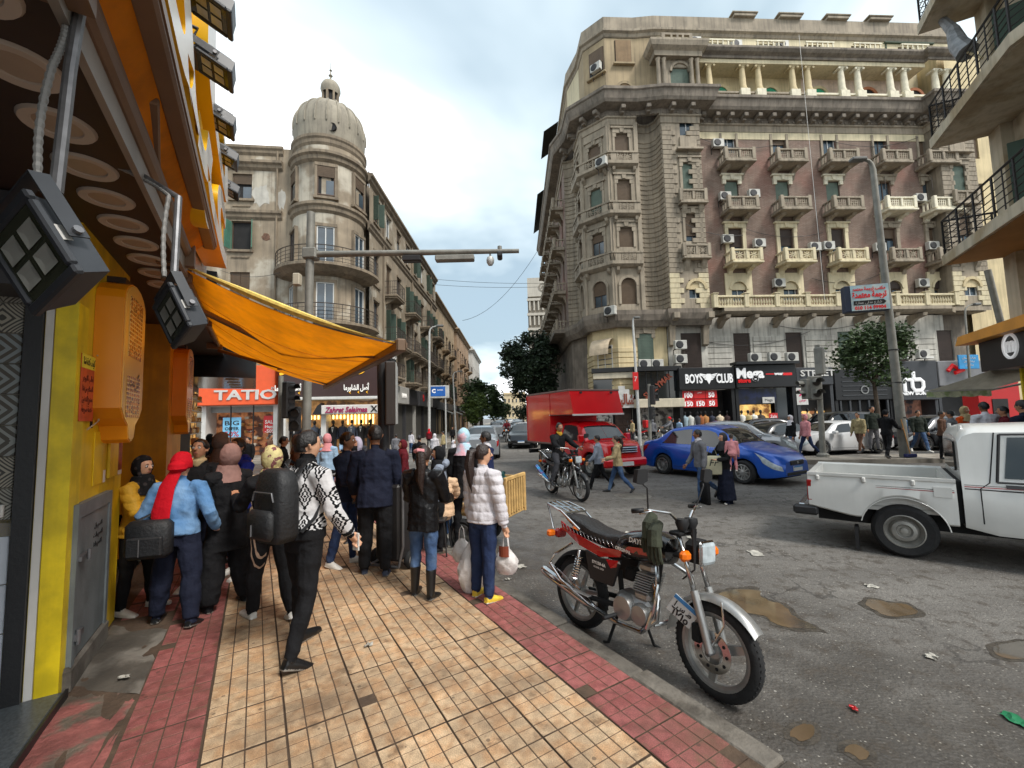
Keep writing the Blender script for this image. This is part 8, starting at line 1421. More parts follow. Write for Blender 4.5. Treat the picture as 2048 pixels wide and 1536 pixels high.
def grow_people():
    tmp=bpy.data.scenes.new('tmp');obs=[]
    for o in PPL:
        b=MB()
        for lb,pts,rad,ell in o['prim']:b.tube(pts,rad,12,ell=ell)
        me=bpy.data.meshes.new('p');me.from_pydata(b.v,[],b.f);ob=bpy.data.objects.new('p',me);tmp.collection.objects.link(ob);md=ob.modifiers.new('r','REMESH');md.mode='VOXEL';md.voxel_size=o['vox'];s=ob.modifiers.new('s','SMOOTH');s.factor=.5;s.iterations=2 if o['vox']<.012 else 1;obs.append(ob)
    with bpy.context.temp_override(scene=tmp,view_layer=tmp.view_layers[0]):dg=bpy.context.evaluated_depsgraph_get();mes=[bpy.data.meshes.new_from_object(ob.evaluated_get(dg)) for ob in obs]
    for ob in obs:bpy.data.objects.remove(ob)
    bpy.data.scenes.remove(tmp)
    for o,me in zip(PPL,mes):
        n=len(me.vertices);co=np.empty(n*3);me.vertices.foreach_get('co',co);co=co.reshape(-1,3);no=np.empty(n*3);me.vertex_normals.foreach_get('vector',no);no=no.reshape(-1,3)
        vl,names=_sd(co,o['prim']);vl=_fix(co,vl,names,o);sd=abs(hash(o['label']))%97;sd=sum(ord(c) for c in o['label'])%97
        disp=np.zeros(n)
        for lb,amp in (('top',.012),('arm',.0105),('bot',.0105)):
            if lb in names:k=vl==names.index(lb);p=co[k];w=vnoise(p*np.array([9,9,14])+sd,1)*.6+vnoise(p*np.array([24,24,17])+sd,2)*.4+(1-np.abs(vnoise(p*np.array([7,7,11])+p[:,[2,0,1]]*6+sd,5)))*.9-.55;disp[k]=amp*w
        if o['quilt'] and 'top' in names:k=(vl==names.index('top'))|(vl==names.index('arm'));q=np.abs(np.sin(co[k,2]*math.pi/o['quilt']));a_=np.abs(np.sin(np.arctan2(co[k,1],co[k,0])*7+np.floor(co[k,2]/o['quilt'])*2));disp[k]+=.0085*(np.sqrt(q)-.5)+.003*(np.sqrt(a_)-.6)
        co=co+no*disp[:,None];me.vertices.foreach_set('co',co.ravel());fc=np.empty(len(me.polygons)*3);me.polygons.foreach_get('center',fc);lab,names=_sd(fc.reshape(-1,3),o['prim']);lab=_fix(fc.reshape(-1,3),lab,names,o);me.materials.clear()
        for nm in names:me.materials.append(o['mats'][nm])
        me.polygons.foreach_set('material_index',lab);me.polygons.foreach_set('use_smooth',[True]*len(me.polygons));me.update();me.name='person'
        ob=tag(obj(o['name'],me,None,o['loc'],o['rz']),o['label'],'person',o['group']);o['ob']=ob;h,hc,hm=o['h'],o['hc'],o['hm'];Hp=lambda x,y,z:hc+hm@Vector((x,y,z))*h
        k=o['head']
        if k=='hijab':_headshell(o,'hijab').build('hijab',o['scarf'],ob,smooth=True,angle=80)
        elif k != 'bald':_headshell(o,k).build({'turban':'turban','cap':'cap','hood':'hood'}.get(k,'hair'),o['scarf'] or o['hair'],ob,smooth=True,angle=80)
        if k=='ponytail':MB().tube([Hp(0,-.05,.03),Hp(0,-.085,.02),Hp(.008,-.1,-.06),Hp(-.004,-.088,-.16),Hp(.01,-.08,-.25)],[.016*h,.03*h,.033*h,.026*h,.006*h],10).build('ponytail',o['hair'],ob,smooth=True)
        if k=='longhair':MB().tube([Hp(0,-.03,-.02),Hp(0,-.045,-.09),Hp(0,-.05,-.17)],[(.045*h,.03*h),(.05*h,.026*h),(.03*h,.012*h)],12,ell=hm@Vector((1,0,0))).build('long_hair',o['hair'],ob,smooth=True)
        if k=='cap':MB().ext([Hp(x,y,.026) for x,y in ((-.036,.04),(-.03,.085),(0,.098),(.03,.085),(.036,.04))],hm@Vector((0,0,.006*h))).build('cap_peak',o['scarf'] or CB,ob)
        if k=='turban':
            MB().lathe([(.02*h,.03*h),(.045*h,.01*h),(.05*h,-.02*h),(.02*h,-.045*h)],14,c=Hp(0,-.055,.0)).build('turban_knot',o['scarf'],ob,smooth=True)
            MB().tube([Hp(-.0,-.06,-.02),Hp(-.03,-.1,-.12),Hp(-.05,-.115,-.26),Hp(-.05,-.12,-.4),Hp(-.03,-.115,-.5)],[(.03*h,.014*h),(.042*h,.013*h),(.05*h,.012*h),(.045*h,.012*h),(.02*h,.006*h)],10,ell=(1,0,0)).build('scarf_tail',o['scarf'],ob,smooth=True)
        if o['facef']:
            for s_ in (-1,1):
                MB().lathe([(0,.0034*h),(.006*h,.002*h),(.0075*h,-.002*h)],10,c=Hp(s_*.017,.0475,.004),M=hm@Matrix.Rotation(R_(-90),3,'X')@Matrix.Scale(1.2,3,(1,0,0))).build('eye',EYEW,ob,smooth=True);MB().lathe([(0,.0046*h),(.0036*h,.0036*h)],8,c=Hp(s_*.017,.0478,.0035),M=hm@Matrix.Rotation(R_(-90),3,'X')).build('iris',EYED,ob,smooth=True)
                MB().tube([Hp(s_*.008,.053,.0145),Hp(s_*.018,.0515,.0175),Hp(s_*.027,.0465,.014)],[.0016*h,.0022*h,.001*h],5).build('eyebrow',HAIR,ob)
            MB().tube([Hp(-.0135,.046,-.0345),Hp(-.005,.0525,-.032),Hp(.005,.0525,-.032),Hp(.0135,.046,-.0345)],[.001*h,.0036*h,.0036*h,.001*h],6).build('mouth',LIP,ob,smooth=True)
        if o['mask']:MB().grid(lambda u,v:tuple(Hp((u-.5)*.08,.05-.06*(u-.5)**2*4*.6+.012*math.sin(v*3.1),-.062+.06*v)),10,5).build('face_mask',o['mask'],ob,smooth=True)
ST_=((4,6),(-4,5));WK=((22,6),(-16,26));WK2=((-16,26),(22,6));AF=((35,12,70),(35,12,70));AP=((-12,24,52),(-12,24,52))
# near group on the pavement
A=person('woman in yellow puffer jacket and black hijab smiling by the yellow wall',268,1222,912,5,CYE,CB,SHW,'hijab',scarf=CBF,hx=275,legs=((10,8),(-2,4)),arms=((40,12,75),(30,12,70)),quilt=.075,hem=.5,skin=1,hyaw=-14,bulk=1.04)
B=person('woman in denim jacket seen from behind with long red head scarf',350,1246,905,104,CDN,CN,SHB,'turban',scarf=CRD,hx=382,legs=((8,6),(-8,6)),arms=AP,stance=.03,bulk=1.1,wide=1.45,hem=.53,facef=False,skin=1)
Cc=person('woman in long black coat and mauve hijab looking down to her hands',452,1212,888,152,CB,CB,SHB,'hijab',scarf=CMV,hx=478,arms=AF,wide=1.9,hem=.36,hpitch=-18,bulk=1.12,skin=1,stance=.02)
D=person('person in black tracksuit with side stripes and floral head scarf',540,1236,890,138,CB,CTRK,SHW,'hijab',scarf=CFL,hx=535,arms=AF,legs=((14,8),(-10,10)),bulk=1.08,wide=1.2,hem=.5,facef=False)
E_=person('man in black and white patterned pullover walking with a black backpack',604,1306,858,62,CAZ,CB,SHB,'short',hx=628,legs=((10,6),(-8,14)),arms=((10,10,12),(14,12,22)),stance=.016,hem=.53,bulk=1.06,skin=1,collar=CB,cuffs=True,facef=True,hyaw=-22,vox=.008)
F_=person('man in dark jacket facing us behind the red scarf',392,1178,878,-78,CB,CN,SHW,'short',hx=368,arms=AF,collar=CBE,hpitch=-10)
G_=person('young man in bright blue hoodie between the women',470,1150,876,-110,CRY,CN,SHW,'short',hx=456,arms=AF,hood=True,hpitch=-12)
H_=person('woman in dark plaid coat and grey hijab behind the blue hoodie',432,1125,866,70,CPL,CB,SHB,'hijab',scarf=CTA,facef=False)
I_=person('man in navy shirt in profile facing the crowd centre',690,1130,863,-6,CN,CJD,SHW,'short',hx=686,legs=((6,6),(-6,8)),arms=((16,8,74),(20,8,70)),skin=2,hyaw=6,bulk=1.04)
J_=person('tall man in navy pullover and black trousers with his back to us',750,1148,850,106,CN,CB,SHN,'short',hx=738,legs=((6,4),(-5,5)),arms=((14,10,30),(2,9,16)),bulk=1.2,wide=1.35,hem=.46,skin=2,hyaw=18)
K_=person('woman in black and white lettered hoodie and lilac hijab',714,1085,875,-112,CBWT,CB,SHB,'hijab',scarf=CLI,arms=AF,mask=CB,hx=712)
L_=person('woman in black leather jacket jeans and tall black boots',848,1192,890,78,CLE,CJ,SHB,'ponytail',hx=836,hair=HAIRB,legs=((4,6),(-4,4)),arms=((20,10,62),(20,10,60)),boots=True,bulk=1.08,hem=.44,facef=False,sleeve=1.15,hyaw=8)
M_=person('girl in white puffer jacket jeans and yellow shoes holding bags',968,1197,888,52,CW,CJD,SHY,'ponytail',hx=962,hair=HAIRB,arms=((3,9,8),(2,13,8)),quilt=.085,bulk=1.06,hem=.5,skin=1,hyaw=-34,wide=1.15,sleeve=1.12)
N_=person('woman in grey hoodie and black hijab facing left',882,1100,893,186,CGB,CB,SHB,'hijab',scarf=CB,hx=873,arms=AF,skin=1,hood=True)
P_=person('woman in pale blue and pink hijab with black coat',930,1085,857,84,CB,CB,SHB,'hijab',scarf=CPB,hx=935,facef=False,hem=.4)
Q_=person('man in navy suit in profile beside the pale hijab',978,1060,862,168,CSU,CSU,SHB,'short',z=ROAD,hx=970,skin=2,hem=.45,collar=CW)
R_c=person('child with pink hood behind the tall man',786,1085,934,80,CPK,CB,SHW,'hood',scarf=CPK,facef=False,hem=.5)
O_=person('person in peach puffer coat sitting low beside the cart',884,1098,955,100,CPE,CJ,SHW,'hijab',scarf=CB,legs=((86,86),(86,86)),arms=AF,quilt=.07,facef=False,sit=1,h=1.5,bulk=1.1,loc=G(884,1098)+Vector((0,0,-.31)),hem=.5)
# crowd farther along the pavement
V2_=.014
for lb,px,d,hy,face,top,bot,head,scarf,kw in (
    ('man in black jacket facing us in front of the lit orange shop',497,13.5,874,-92,CB,CB,'short',None,dict(skin=1)),('man with bare head left of the man in black jacket',452,14.5,868,-80,CGD,CN,'short',None,dict(skin=1)),('person in black hood by the pastry window',418,12.0,868,60,CB,CB,'hijab',CB,{}),
    ('young man far left in the crowd by the white pier',437,17.0,872,-60,CBR,CN,'short',None,{}),('person in black with black cap behind the backpack man',565,8.6,872,20,CB,CN,'short',None,{}),('woman in brown hijab behind the backpack man',592,8.2,870,30,CBR,CB,'hijab',CTA,{}),
    ('woman in pink hijab and light blue jacket behind the navy shirt',654,9.0,868,100,CLB,CJ,'hijab',CPK,{}),('man looking at his phone beyond the navy shirt man',718,10.5,872,-100,CGD,CB,'short',None,{}),('person in grey hijab outside the suit shop',640,15.0,872,80,CG,CB,'hijab',CG,{}),
    ('passer-by in checked shirt outside the suit shop',690,17.5,866,-70,CLB,CN,'short',None,{}),('passer-by in brown coat near the traffic light',540,16.5,868,10,CBR,CB,'short',None,{}),('young person in maroon scarf behind the girls',808,8.5,880,200,CMA,CB,'hijab',CMA,{}),
    ('man in black jacket with yellow shoulders walking away',838,12.5,868,84,CB,CGD,'short',None,dict(legs=WK)),('woman in white coat with a dark handbag walking away',869,17.5,866,80,CW,CB,'hijab',CW,dict(legs=WK2)),('man in yellow jacket standing by the lamp pole',887,20.0,864,170,CKH,CGD,'short',None,{}),
    ('man in grey walking along the far shop row',792,18.0,866,100,CG,CG,'short',None,dict(legs=WK)),('person in white top on the far left pavement',822,22.0,866,60,CW,CJ,'longhair',None,{}),('man in dark coat farther along the left pavement',905,30,860,-90,CB,CB,'short',None,{}),('woman in red scarf farther along the left pavement',858,26,862,90,CMA,CB,'hijab',CRD,{}),('person crouching at the kerb by the blue bucket',906,17.0,868,0,CW,CB,'hijab',CW,dict(h=1.25,legs=((95,120),(90,118))))):
    q=P(px,hy,d);kw=dict(kw);hh=kw.pop('h',q.z);person(lb,px,0,hy,face,top,bot,SHB if top is not CW else SHW,head,loc=(q.x,d,0),h=min(max(hh,1.2),1.85),scarf=scarf,vox=V2_ if d<13 else .02,z=0.0,facef=d<16,**kw)
# crossing the road
VM=.011
GY=person('young man in grey jumper crossing the road',1200,978,867,160,CGB,CB,SHB,'short',z=ROAD,hx=1196,legs=WK,vox=VM,arms=((18,8,25),(-14,8,20)))
BG2=person('woman in beige jacket and jeans crossing behind the grey jumper',1238,985,868,172,CBE,CJ,SHB,'ponytail',z=ROAD,hx=1232,hair=HAIRB,legs=WK2,vox=VM,arms=((25,8,55),(20,8,45)),hood=True,skin=1)
MN=person('man in grey zip jacket and jeans carrying a black bag',1405,1003,858,185,CG,CJ,SHB,'short',z=ROAD,hx=1390,legs=((12,8),(-20,34)),vox=VM,arms=((0,9,10),(12,9,25)),hyaw=-20,collar=CW,skin=2)
WN=person('woman in long navy skirt carrying a child in pink',1456,1006,866,190,CB,CN,SHW,'hijab',z=ROAD,hx=1428,scarf=CGD,skirt=True,vox=VM,arms=((20,10,70),(35,14,80)),bulk=1.0,skin=1)
qc=WN['loc'];CH=person('small child in pink coat carried on the arm',1448,0,0,60,CPK,CPK,SHW,'short',loc=(qc.x+.03,qc.y-.24,ROAD+.62),sit=1,h=.82,vox=.009,hair=HAIRB,legs=((40,50),(40,50)),facef=False,hem=.5,z=ROAD+.66)
RD=person('motorcyclist in black jacket with yellow collar',0,0,0,math.degrees(an2),CB,CGD,SHB,'short',loc=c2+Vector((math.cos(an2)*-.28,math.sin(an2)*-.28,.06)),sit=1,z=0,h=1.68,vox=VM,legs=((68,80),(68,80)),arms=((52,12,20),(52,12,20)),lean=8,collar=CYE,stance=.1,skin=0)
for lb,bk,ang_,top,head,sc_,hh,gl_ in (('rider in grey jacket and red cap on the dark motorcycle',DLV2,None,CG,'cap',CRD,1.65,0),('distant rider in maroon jacket coming down the street',FMB,None,CMA,'short',None,1.68,0)):
    an_=bk.rotation_euler[2];person(lb,0,0,0,math.degrees(an_),top,CB,SHB,head,scarf=sc_,loc=bk.location+Vector((math.cos(an_)*-.28,math.sin(an_)*-.28,.06)),sit=1,h=hh,vox=.018,legs=((68,80),(68,80)),arms=((52,12,20),(52,12,20)),lean=8,stance=.1)
# right hand side island and far pavement
for lb,px,py,hy,face,top,bot,shoe,head,scarf,kw in (
    ('girl in white hood and black jacket walking left',1587,910,828,182,CB,CJ,SHW,'hijab',CW,dict(legs=WK)),('girl in pink hooded jacket walking left',1616,911,826,178,CPK,CJD,SHW,'hood',CPK,dict(legs=WK2)),('older man in khaki jacket and brown trousers walking',1722,904,822,200,CKH,CBR,SHB,'short',None,dict(legs=WK)),('man in dark blazer with beard behind the sweeper',1750,901,812,-100,CGN,CG,SHB,'short',None,{}),
    ('man in black cap and hoodie holding a broom',1778,916,818,20,CB,CB,SHB,'cap',CB,dict(legs=((16,8),(-14,20)),arms=((25,9,40),(30,9,45)))),('person in denim shirt half behind the lamp post',1814,902,826,150,CDN,CN,SHB,'short',None,{}),('bald man in dark green jacket and jeans walking towards us',1842,903,818,-105,CGN,CJ,SHW,'short',None,dict(legs=WK))):
    person(lb,px,py,hy,face,top,bot,shoe,head,scarf=scarf,vox=V2_,**kw)
for lb,px,d,hy,face,top,bot,head,scarf,kw in (('man in grey knit pullover near the awning',1902,12.0,820,120,CG,CN,'short',None,{}),('woman in orange jacket and beige hijab under the awning',1926,12.6,813,-85,COR,CB,'hijab',CBE,{}),('man in white shirt seen from behind under the awning',1968,10.5,800,80,CW,CGD,'short',None,dict(skin=2,bulk=1.15)),('man in maroon jacket at the right edge',2008,10.2,812,140,CMA,CG,'short',None,{}),('man in navy jacket with backpack cut by the right edge',2046,8.4,794,95,CN,CB,'short',None,{}),
    ('man in brown coat at the far edge of the awning',1880,14.5,822,-60,CBR,CB,'short',None,{}),('man in cream jacket at the carved door',1265,26.5,844,190,CBE,CGD,'short',None,{}),('man in black coat by the fabric display',1345,26.0,848,10,CB,CB,'short',None,{}),('man in pale shirt by the fabric display',1358,25.0,846,20,CLB,CJ,'short',None,{}),('shopper in blue at the boys shop entrance',1432,25.5,842,90,CRY,CB,'short',None,{}),('woman in grey by the traffic light',1305,25.5,840,80,CG,CB,'hijab',CG,{})):
    q=P(px,hy,d);person(lb,px,0,hy,face,top,bot,SHB,head,loc=(q.x,d,0),h=min(max(q.z,1.45),1.85),scarf=scarf,vox=V2_ if d<13 else .022,facef=d<13.5,**kw)
grow_people()
def rel(o,p):return o['ob'].matrix_basis@Vector(p)
def strapbag(label,name,cat,pts,r,w,mat,loc,rz,size,par=None):
    t=thing(name,label,cat,loc,rz);x,y,z=size;MB().cbx(-x/2,x/2,-y/2,y/2,0,z,min(x,y)*.28).build('bag_body',mat,t,smooth=True,angle=60);return t
# backpack of the patterned man
BPK=M('backpack_black',rgb(30,31,33),.6,var=.2,bump=.4,bscale=40)
def backpack(o,label,w=.3,hh=.46,d=.17):
    h=o['h'];c=o['T'](0,-.07,.69);t=thing('backpack',label,'backpack',rel(o,c),o['rz']);b=MB();secs=[(-hh/2,.8,.85),(-hh/2+.05,1,1),(0,1,1),(hh/2-.12,.97,.95),(hh/2-.03,.8,.8),(hh/2,.45,.5)];n=20;vs_=[]
    for z,a,e in secs:
        for k in range(n):th=2*math.pi*k/n;ca,sa=math.cos(th),math.sin(th);vs_.append((w/2*a*math.copysign(abs(ca)**.5,ca),-d/2+d/2*e*math.copysign(abs(sa)**.5,sa)-.02,z))
    b.add(vs_,[(i*n+k,i*n+(k+1)%n,(i+1)*n+(k+1)%n,(i+1)*n+k) for i in range(len(secs)-1) for k in range(n)]+[tuple(range(n)),tuple(range((len(secs)-1)*n+n-1,(len(secs)-1)*n-1,-1))]);b.build('pack_body',BPK,t,smooth=True,angle=60)
    MB().cbx(-w*.4,w*.4,-d-.075,-d-.005,-hh/2+.03,-.02,.03).build('front_pocket',BPK,t,smooth=True,angle=60);MB().tube([(-w*.36,-d-.03,.04),(-w*.3,-d-.03,.1),(w*.3,-d-.03,.1),(w*.36,-d-.03,.04)],.006,6).build('zip',GALV,t);MB().cyl((-.05,-d-.08,-.12),(-.05,-d-.08,-.2),.006,6).build('zip_pull',GALV,t)
    for s_ in (-1,1):MB().tube([(s_*.09,-.03,hh/2-.06),(s_*.11,.05,hh/2+.045),(s_*.115,.13,hh/2-.0),(s_*.13,.16,.02),(s_*.17,.08,-.12),(s_*.15,-.02,-hh/2+.05)],[(.03,.008)]*6,8,ell=(1,0,0)).build('strap',BPK,t,smooth=True)
    MB().tube([(-.04,-.05,hh/2-.01),(0,-.05,hh/2+.03),(.04,-.05,hh/2-.01)],.008,6).build('grab_handle',BPK,t)
backpack(E_,'large black backpack on the man in the patterned pullover',.34,.52,.19);backpack([o for o in PPL if 'backpack cut' in o['label']][0],'navy backpack on the man at the right edge')
# handbags and carrier bags
def hobag(o,label,off,size,mat,name='shoulder_bag',strap=True):
    c=o['T'](*off);t=thing(name,label,'bag',rel(o,c),o['rz']);x,y,z=size;MB().cbx(-x/2,x/2,-y/2,y/2,-z/2,z/2,min(x,y)*.3).build('bag_body',mat,t,smooth=True,angle=60);MB().cbx(-x*.38,x*.38,-y/2-.03,-y/2+.01,-z*.4,z*.1,.012).build('pocket',mat,t)
    MB().cyl((-.03,-y/2-.034,.02),(-.03,-y/2-.034,-.12),.005,6).build('zip',GALV,t)
    if strap:
        sh=Vector(o['T'](.02,0,.835))-c;MB().tube([(-x*.4,0,z/2-.02),tuple(Vector((sh.x-.1,sh.y-.06,sh.z*.55))),tuple(Vector((sh.x-.03,sh.y-.05,sh.z+.005))),tuple(Vector((sh.x,sh.y,sh.z+.03)))],[(.014,.005)]*4,6,ell=(1,0,0)).build('strap',mat,t)
hobag(B,'black shoulder bag at the hip of the woman in denim',(-.09,-.115,.53),(.34,.13,.32),BPK);hobag(A,'small bag under the arm of the woman in yellow',(-.02,-.12,.55),(.1,.22,.2),CB,'handbag',False)
WBG=M('white_carrier',rgb(206,200,196),.35,var=.15,scale=7,bump=.7,bscale=16,col2=rgb(214,176,156),c2pos=(.55,.7),c2scale=3);N,L,mt,mix=node_tools(WBG)
def carrier(label,hand,w,hgt,mat=None,name='carrier_bag',logo=False,rz=0):
    t=thing(name,label,'bag',(hand.x,hand.y,hand.z-hgt-.02),rz);n,m=26,14;vs_=[]
    for j in range(m+1):
        v=j/m;r=w/2*(.55+.75*math.sin(math.pi*min(1,v*.9+.08))**.8)*(1-.55*v**3);r=max(r,.03)
        for i in range(n):a=2*math.pi*i/n;rr=r*(1+.1*math.sin(a*5+j*.8)*v+.05*math.sin(a*9-j));vs_.append((rr*math.cos(a),rr*.62*math.sin(a),.01+(hgt-.12)*v))
    MB().add(vs_,[(j*n+i,j*n+(i+1)%n,(j+1)*n+(i+1)%n,(j+1)*n+i) for j in range(m) for i in range(n)]+[tuple(range(n))]).build('bag_body',mat or WBG,t,smooth=True);MB().tube([(-.03,0,hgt-.13),(-.02,0,hgt-.02),(0,0,hgt+.015),(.02,0,hgt-.02),(.03,0,hgt-.13)],[(.016,.006)]*5,8,ell=(0,1,0)).build('handle',mat or WBG,t,smooth=True)
    if logo:MB().grid(lambda u,v:((u-.5)*.1,-w*.41+.02*(u-.5)**2*4,hgt*.5+.1*v),4,4).build('print',BRTX,t)
    return t
hw=[rel(M_,q) for q in M_['hands']];carrier('big white carrier bag in the left hand of the girl',hw[0],.26,.62,rz=R_(20));carrier('small white carrier bag in the right hand of the girl',hw[1],.19,.36,logo=True,rz=R_(-20))
def flatbag(name,label,q,w,d,hh,mat,rz,drop=.18):
    t=thing(name,label,'bag',(q.x,q.y,q.z-hh-drop),rz);b=MB().cbx(-w/2,w/2,-d/2,d/2,0,hh,d*.4);A_=np.array(b.v);A_[:,1]+=.012*np.sin(A_[:,0]*23);b.v=[tuple(v) for v in A_];b.build('bag_body',mat,t,smooth=True,angle=70);MB().tube([(-w*.3,0,hh-.01),(-w*.1,0,hh+drop),(w*.1,0,hh+drop),(w*.3,0,hh-.01)],[(.012,.004)]*4,6,ell=(0,1,0)).build('handle',mat,t);return t
flatbag('carrier_bag','black carrier bag held by the man in grey jacket',rel(MN,MN['hands'][0]),.34,.1,.5,CB,R_(95));q=rel(WN,WN['hands'][1]);tt=flatbag('tote_bag','cream cloth tote bag hanging from the woman in the navy skirt',Vector((q.x+.16,q.y-.1,1.02)),.36,.07,.4,cloth('tote',rgb(196,190,162)),R_(-12));txt('Fr',.2,BLK,tt,(0,-.045,.25),ext=.002,shear=.3)
carrier('white carrier bag beside the person in peach',rel(L_,(.3,.3,.62)),.17,.36)
for o,lb in ((E_,'scrap of white paper in the hand of the backpack man'),(J_,'phone in the hand of the tall man in navy')):
    q=rel(o,o['hands'][1 if o is E_ else 0]);t=thing('paper_scrap' if o is E_ else 'phone',lb,'paper' if o is E_ else 'phone',q,o['rz']);MB().cbx(-.035,.035,.0,.012,-.07,.07,.004).build('sheet' if o is E_ else 'phone_body',WHT if o is E_ else BLK,t)
o=[o for o in PPL if 'broom' in o['label']][0];q=rel(o,o['hands'][1]);br=thing('broom','broom with wooden handle held by the sweeper','broom',(q.x,q.y,0));MB().tube([(.0,0,1.35),(.12,-.1,.12)],.016,8).build('handle',M('broom_wood',rgb(190,140,80),.6),br);MB().cbx(-.08,.32,-.16,-.04,.02,.14,.02).build('brush',M('broom_bristle',rgb(40,44,90),.9),br)
MB().tube([A['ob'].matrix_basis@q for q in ()] or [rel(L_,Vector(L_['hc'])+Vector((-.045,-.11,.05))),rel(L_,Vector(L_['hc'])+Vector((.0,-.15,.06))),rel(L_,Vector(L_['hc'])+Vector((.045,-.11,.05)))],.022,8).build('hair_tie',CPK,smooth=True);tag(bpy.data.objects['hair_tie'],'pink hair tie on the ponytail of the leather jacket woman','hair tie')
t=thing('sunglasses','dark sunglasses pushed up on the pale hijab','sunglasses',rel(P_,P_['hc']));MB().tube([(.1*math.cos(R_(a))*.9,.09*math.sin(R_(a)),.09) for a in range(-10,60,10)],.008,6).build('arm',BLK,t)
# ---------------------------------------------------------------- trees
BARK=M('bark',rgb(82,70,58),.9,var=.3,scale=6,bump=.8,bscale=14)
def leafmat(nm,c,c2):
    m=M(nm,c,.6,var=.55,scale=4.5,col2=c2,c2pos=(.4,.65),c2scale=.9);return m
LFD=leafmat('dark_leaf',rgb(48,66,42),rgb(36,50,34));LFM=leafmat('mid_leaf',rgb(72,94,50),rgb(56,74,42));LFL=leafmat('light_leaf',rgb(104,124,60),rgb(78,100,52))
def tree(label,base,height,crown,n,leaf,mat,trunk_r=.22,seed=1,name='tree',group='street trees'):
    """crown: list of (dx, dy, z, rx, ry, rz) clumps relative to the base"""
    t=thing(name,label,'tree',base,0,group);r=np.random.default_rng(seed);tb=MB();z0=min(c[2]-c[5]*.4 for c in crown);tb.tube([(0,0,-.1),(.05,.03,z0*.5),(.0,.05,z0)],[trunk_r*1.25,trunk_r,trunk_r*.8],10)
    tk_=tb.build('trunk',BARK,t,smooth=True)
    for c in crown:MB().tube([(0,.05,z0*.9),(c[0]*.5,c[1]*.5,(z0+c[2])*.5),(c[0],c[1],c[2])],[trunk_r*.6,trunk_r*.35,trunk_r*.12],7).build('limb',BARK,tk_)
    vol=np.array([c[3]*c[4]*c[5] for c in crown])**.75;cnt=(n*vol/vol.sum()).astype(int);P_l=[]
    for c,k in zip(crown,cnt):
        d=r.normal(size=(k,3));d /= np.linalg.norm(d,axis=1)[:,None];rad=r.random(k)**.42;lump=1+.3*vnoise(d*2.6+seed*3+c[0],4)+.28*vnoise(d*6+seed,6);P_l.append(d*(rad*lump)[:,None]*np.array(c[3:6])+np.array(c[:3]))
    C_=np.concatenate(P_l);keep=vnoise(C_*np.array([1.5,1.5,1.7])+seed,9)>-.22;C_=C_[keep];k=len(C_);a=r.normal(size=(k,3));a /= np.linalg.norm(a,axis=1)[:,None];a[:,2] *= .5;b_=np.cross(a,r.normal(size=(k,3)));b_ /= np.linalg.norm(b_,axis=1)[:,None];s=leaf*(.6+.8*r.random(k))[:,None]
    V=np.stack([C_-a*s*.9,C_+b_*s*.42-a*s*.1,C_+a*s,C_-b_*s*.42-a*s*.1],1).reshape(-1,3);me=bpy.data.meshes.new('crown');me.from_pydata(V.tolist(),[],np.arange(4*k).reshape(-1,4).tolist());me.materials.append(mat);o=obj('crown',me,t);o['kind']='stuff';return t
q=P(1068,838,40);tree('big dark evergreen tree overhanging the street before the office tower',(q.x,40,0),9,[(-.2,0,P(1050,740,40).z,2.9,2.6,2.2),(1.0,.5,P(1070,700,40).z,1.9,2.0,1.6),(-1.9,-.2,P(1012,705,40).z,1.3,1.3,1.1),(1.2,0,P(1090,770,40).z,1.2,1.4,1.3),(-.9,0,P(1030,780,40).z,1.3,1.4,1.2),(.1,0,P(1060,680,40).z,1.4,1.4,.8)],26000,.17,LFD,.3,3)
q=P(962,838,58);tree('bushy green tree beyond the left row of buildings',(q.x,58,0),7,[(0,0,P(965,800,58).z,2.4,2.2,1.9),(1.6,0,P(985,808,58).z,1.7,1.7,1.8),(-.6,0,P(955,775,58).z,1.6,1.5,1.2),(1.2,0,P(990,785,58).z,1.3,1.3,1.2)],11000,.24,LFM,.22,5)
q=P(950,838,44);tree('lighter round tree in front of the bushy one',(q.x,44,0),5,[(0,0,P(952,818,44).z,1.35,1.3,1.2),(.3,0,P(958,800,44).z,.9,.9,.8),(-.2,0,P(944,835,44).z,.8,.8,.7)],7000,.16,LFL,.14,7)
q=P(1005,838,85);tree('grey green tree far down the street',(q.x,85,0),7,[(0,0,P(1003,820,85).z,1.8,1.8,1.8),(-1.6,0,P(990,825,85).z,1.5,1.5,1.4)],5000,.26,LFM,.2,9)
q=P(1046,838,100);tree('small dark tree at the far end right of the street',(q.x,100,0),5,[(0,0,P(1045,825,100).z,2.2,2,1.6),(2,0,P(1060,818,100).z,2.2,2,2)],4500,.28,LFD,.2,11)
q=P(1756,838,22);tree('leafy street tree before the dark shop at the right',(q.x,22,0),6,[(-.2,0,P(1745,700,22).z,1.6,1.2,1.1),(.6,0,P(1770,670,22).z,1.3,1.1,.8),(-1.2,0,P(1715,715,22).z,.9,.8,.7),(.2,0,P(1750,745,22).z,1.3,1.0,.7),(1.2,0,P(1800,690,22).z,.8,.8,.8)],9000,.12,LFM,.1,13)
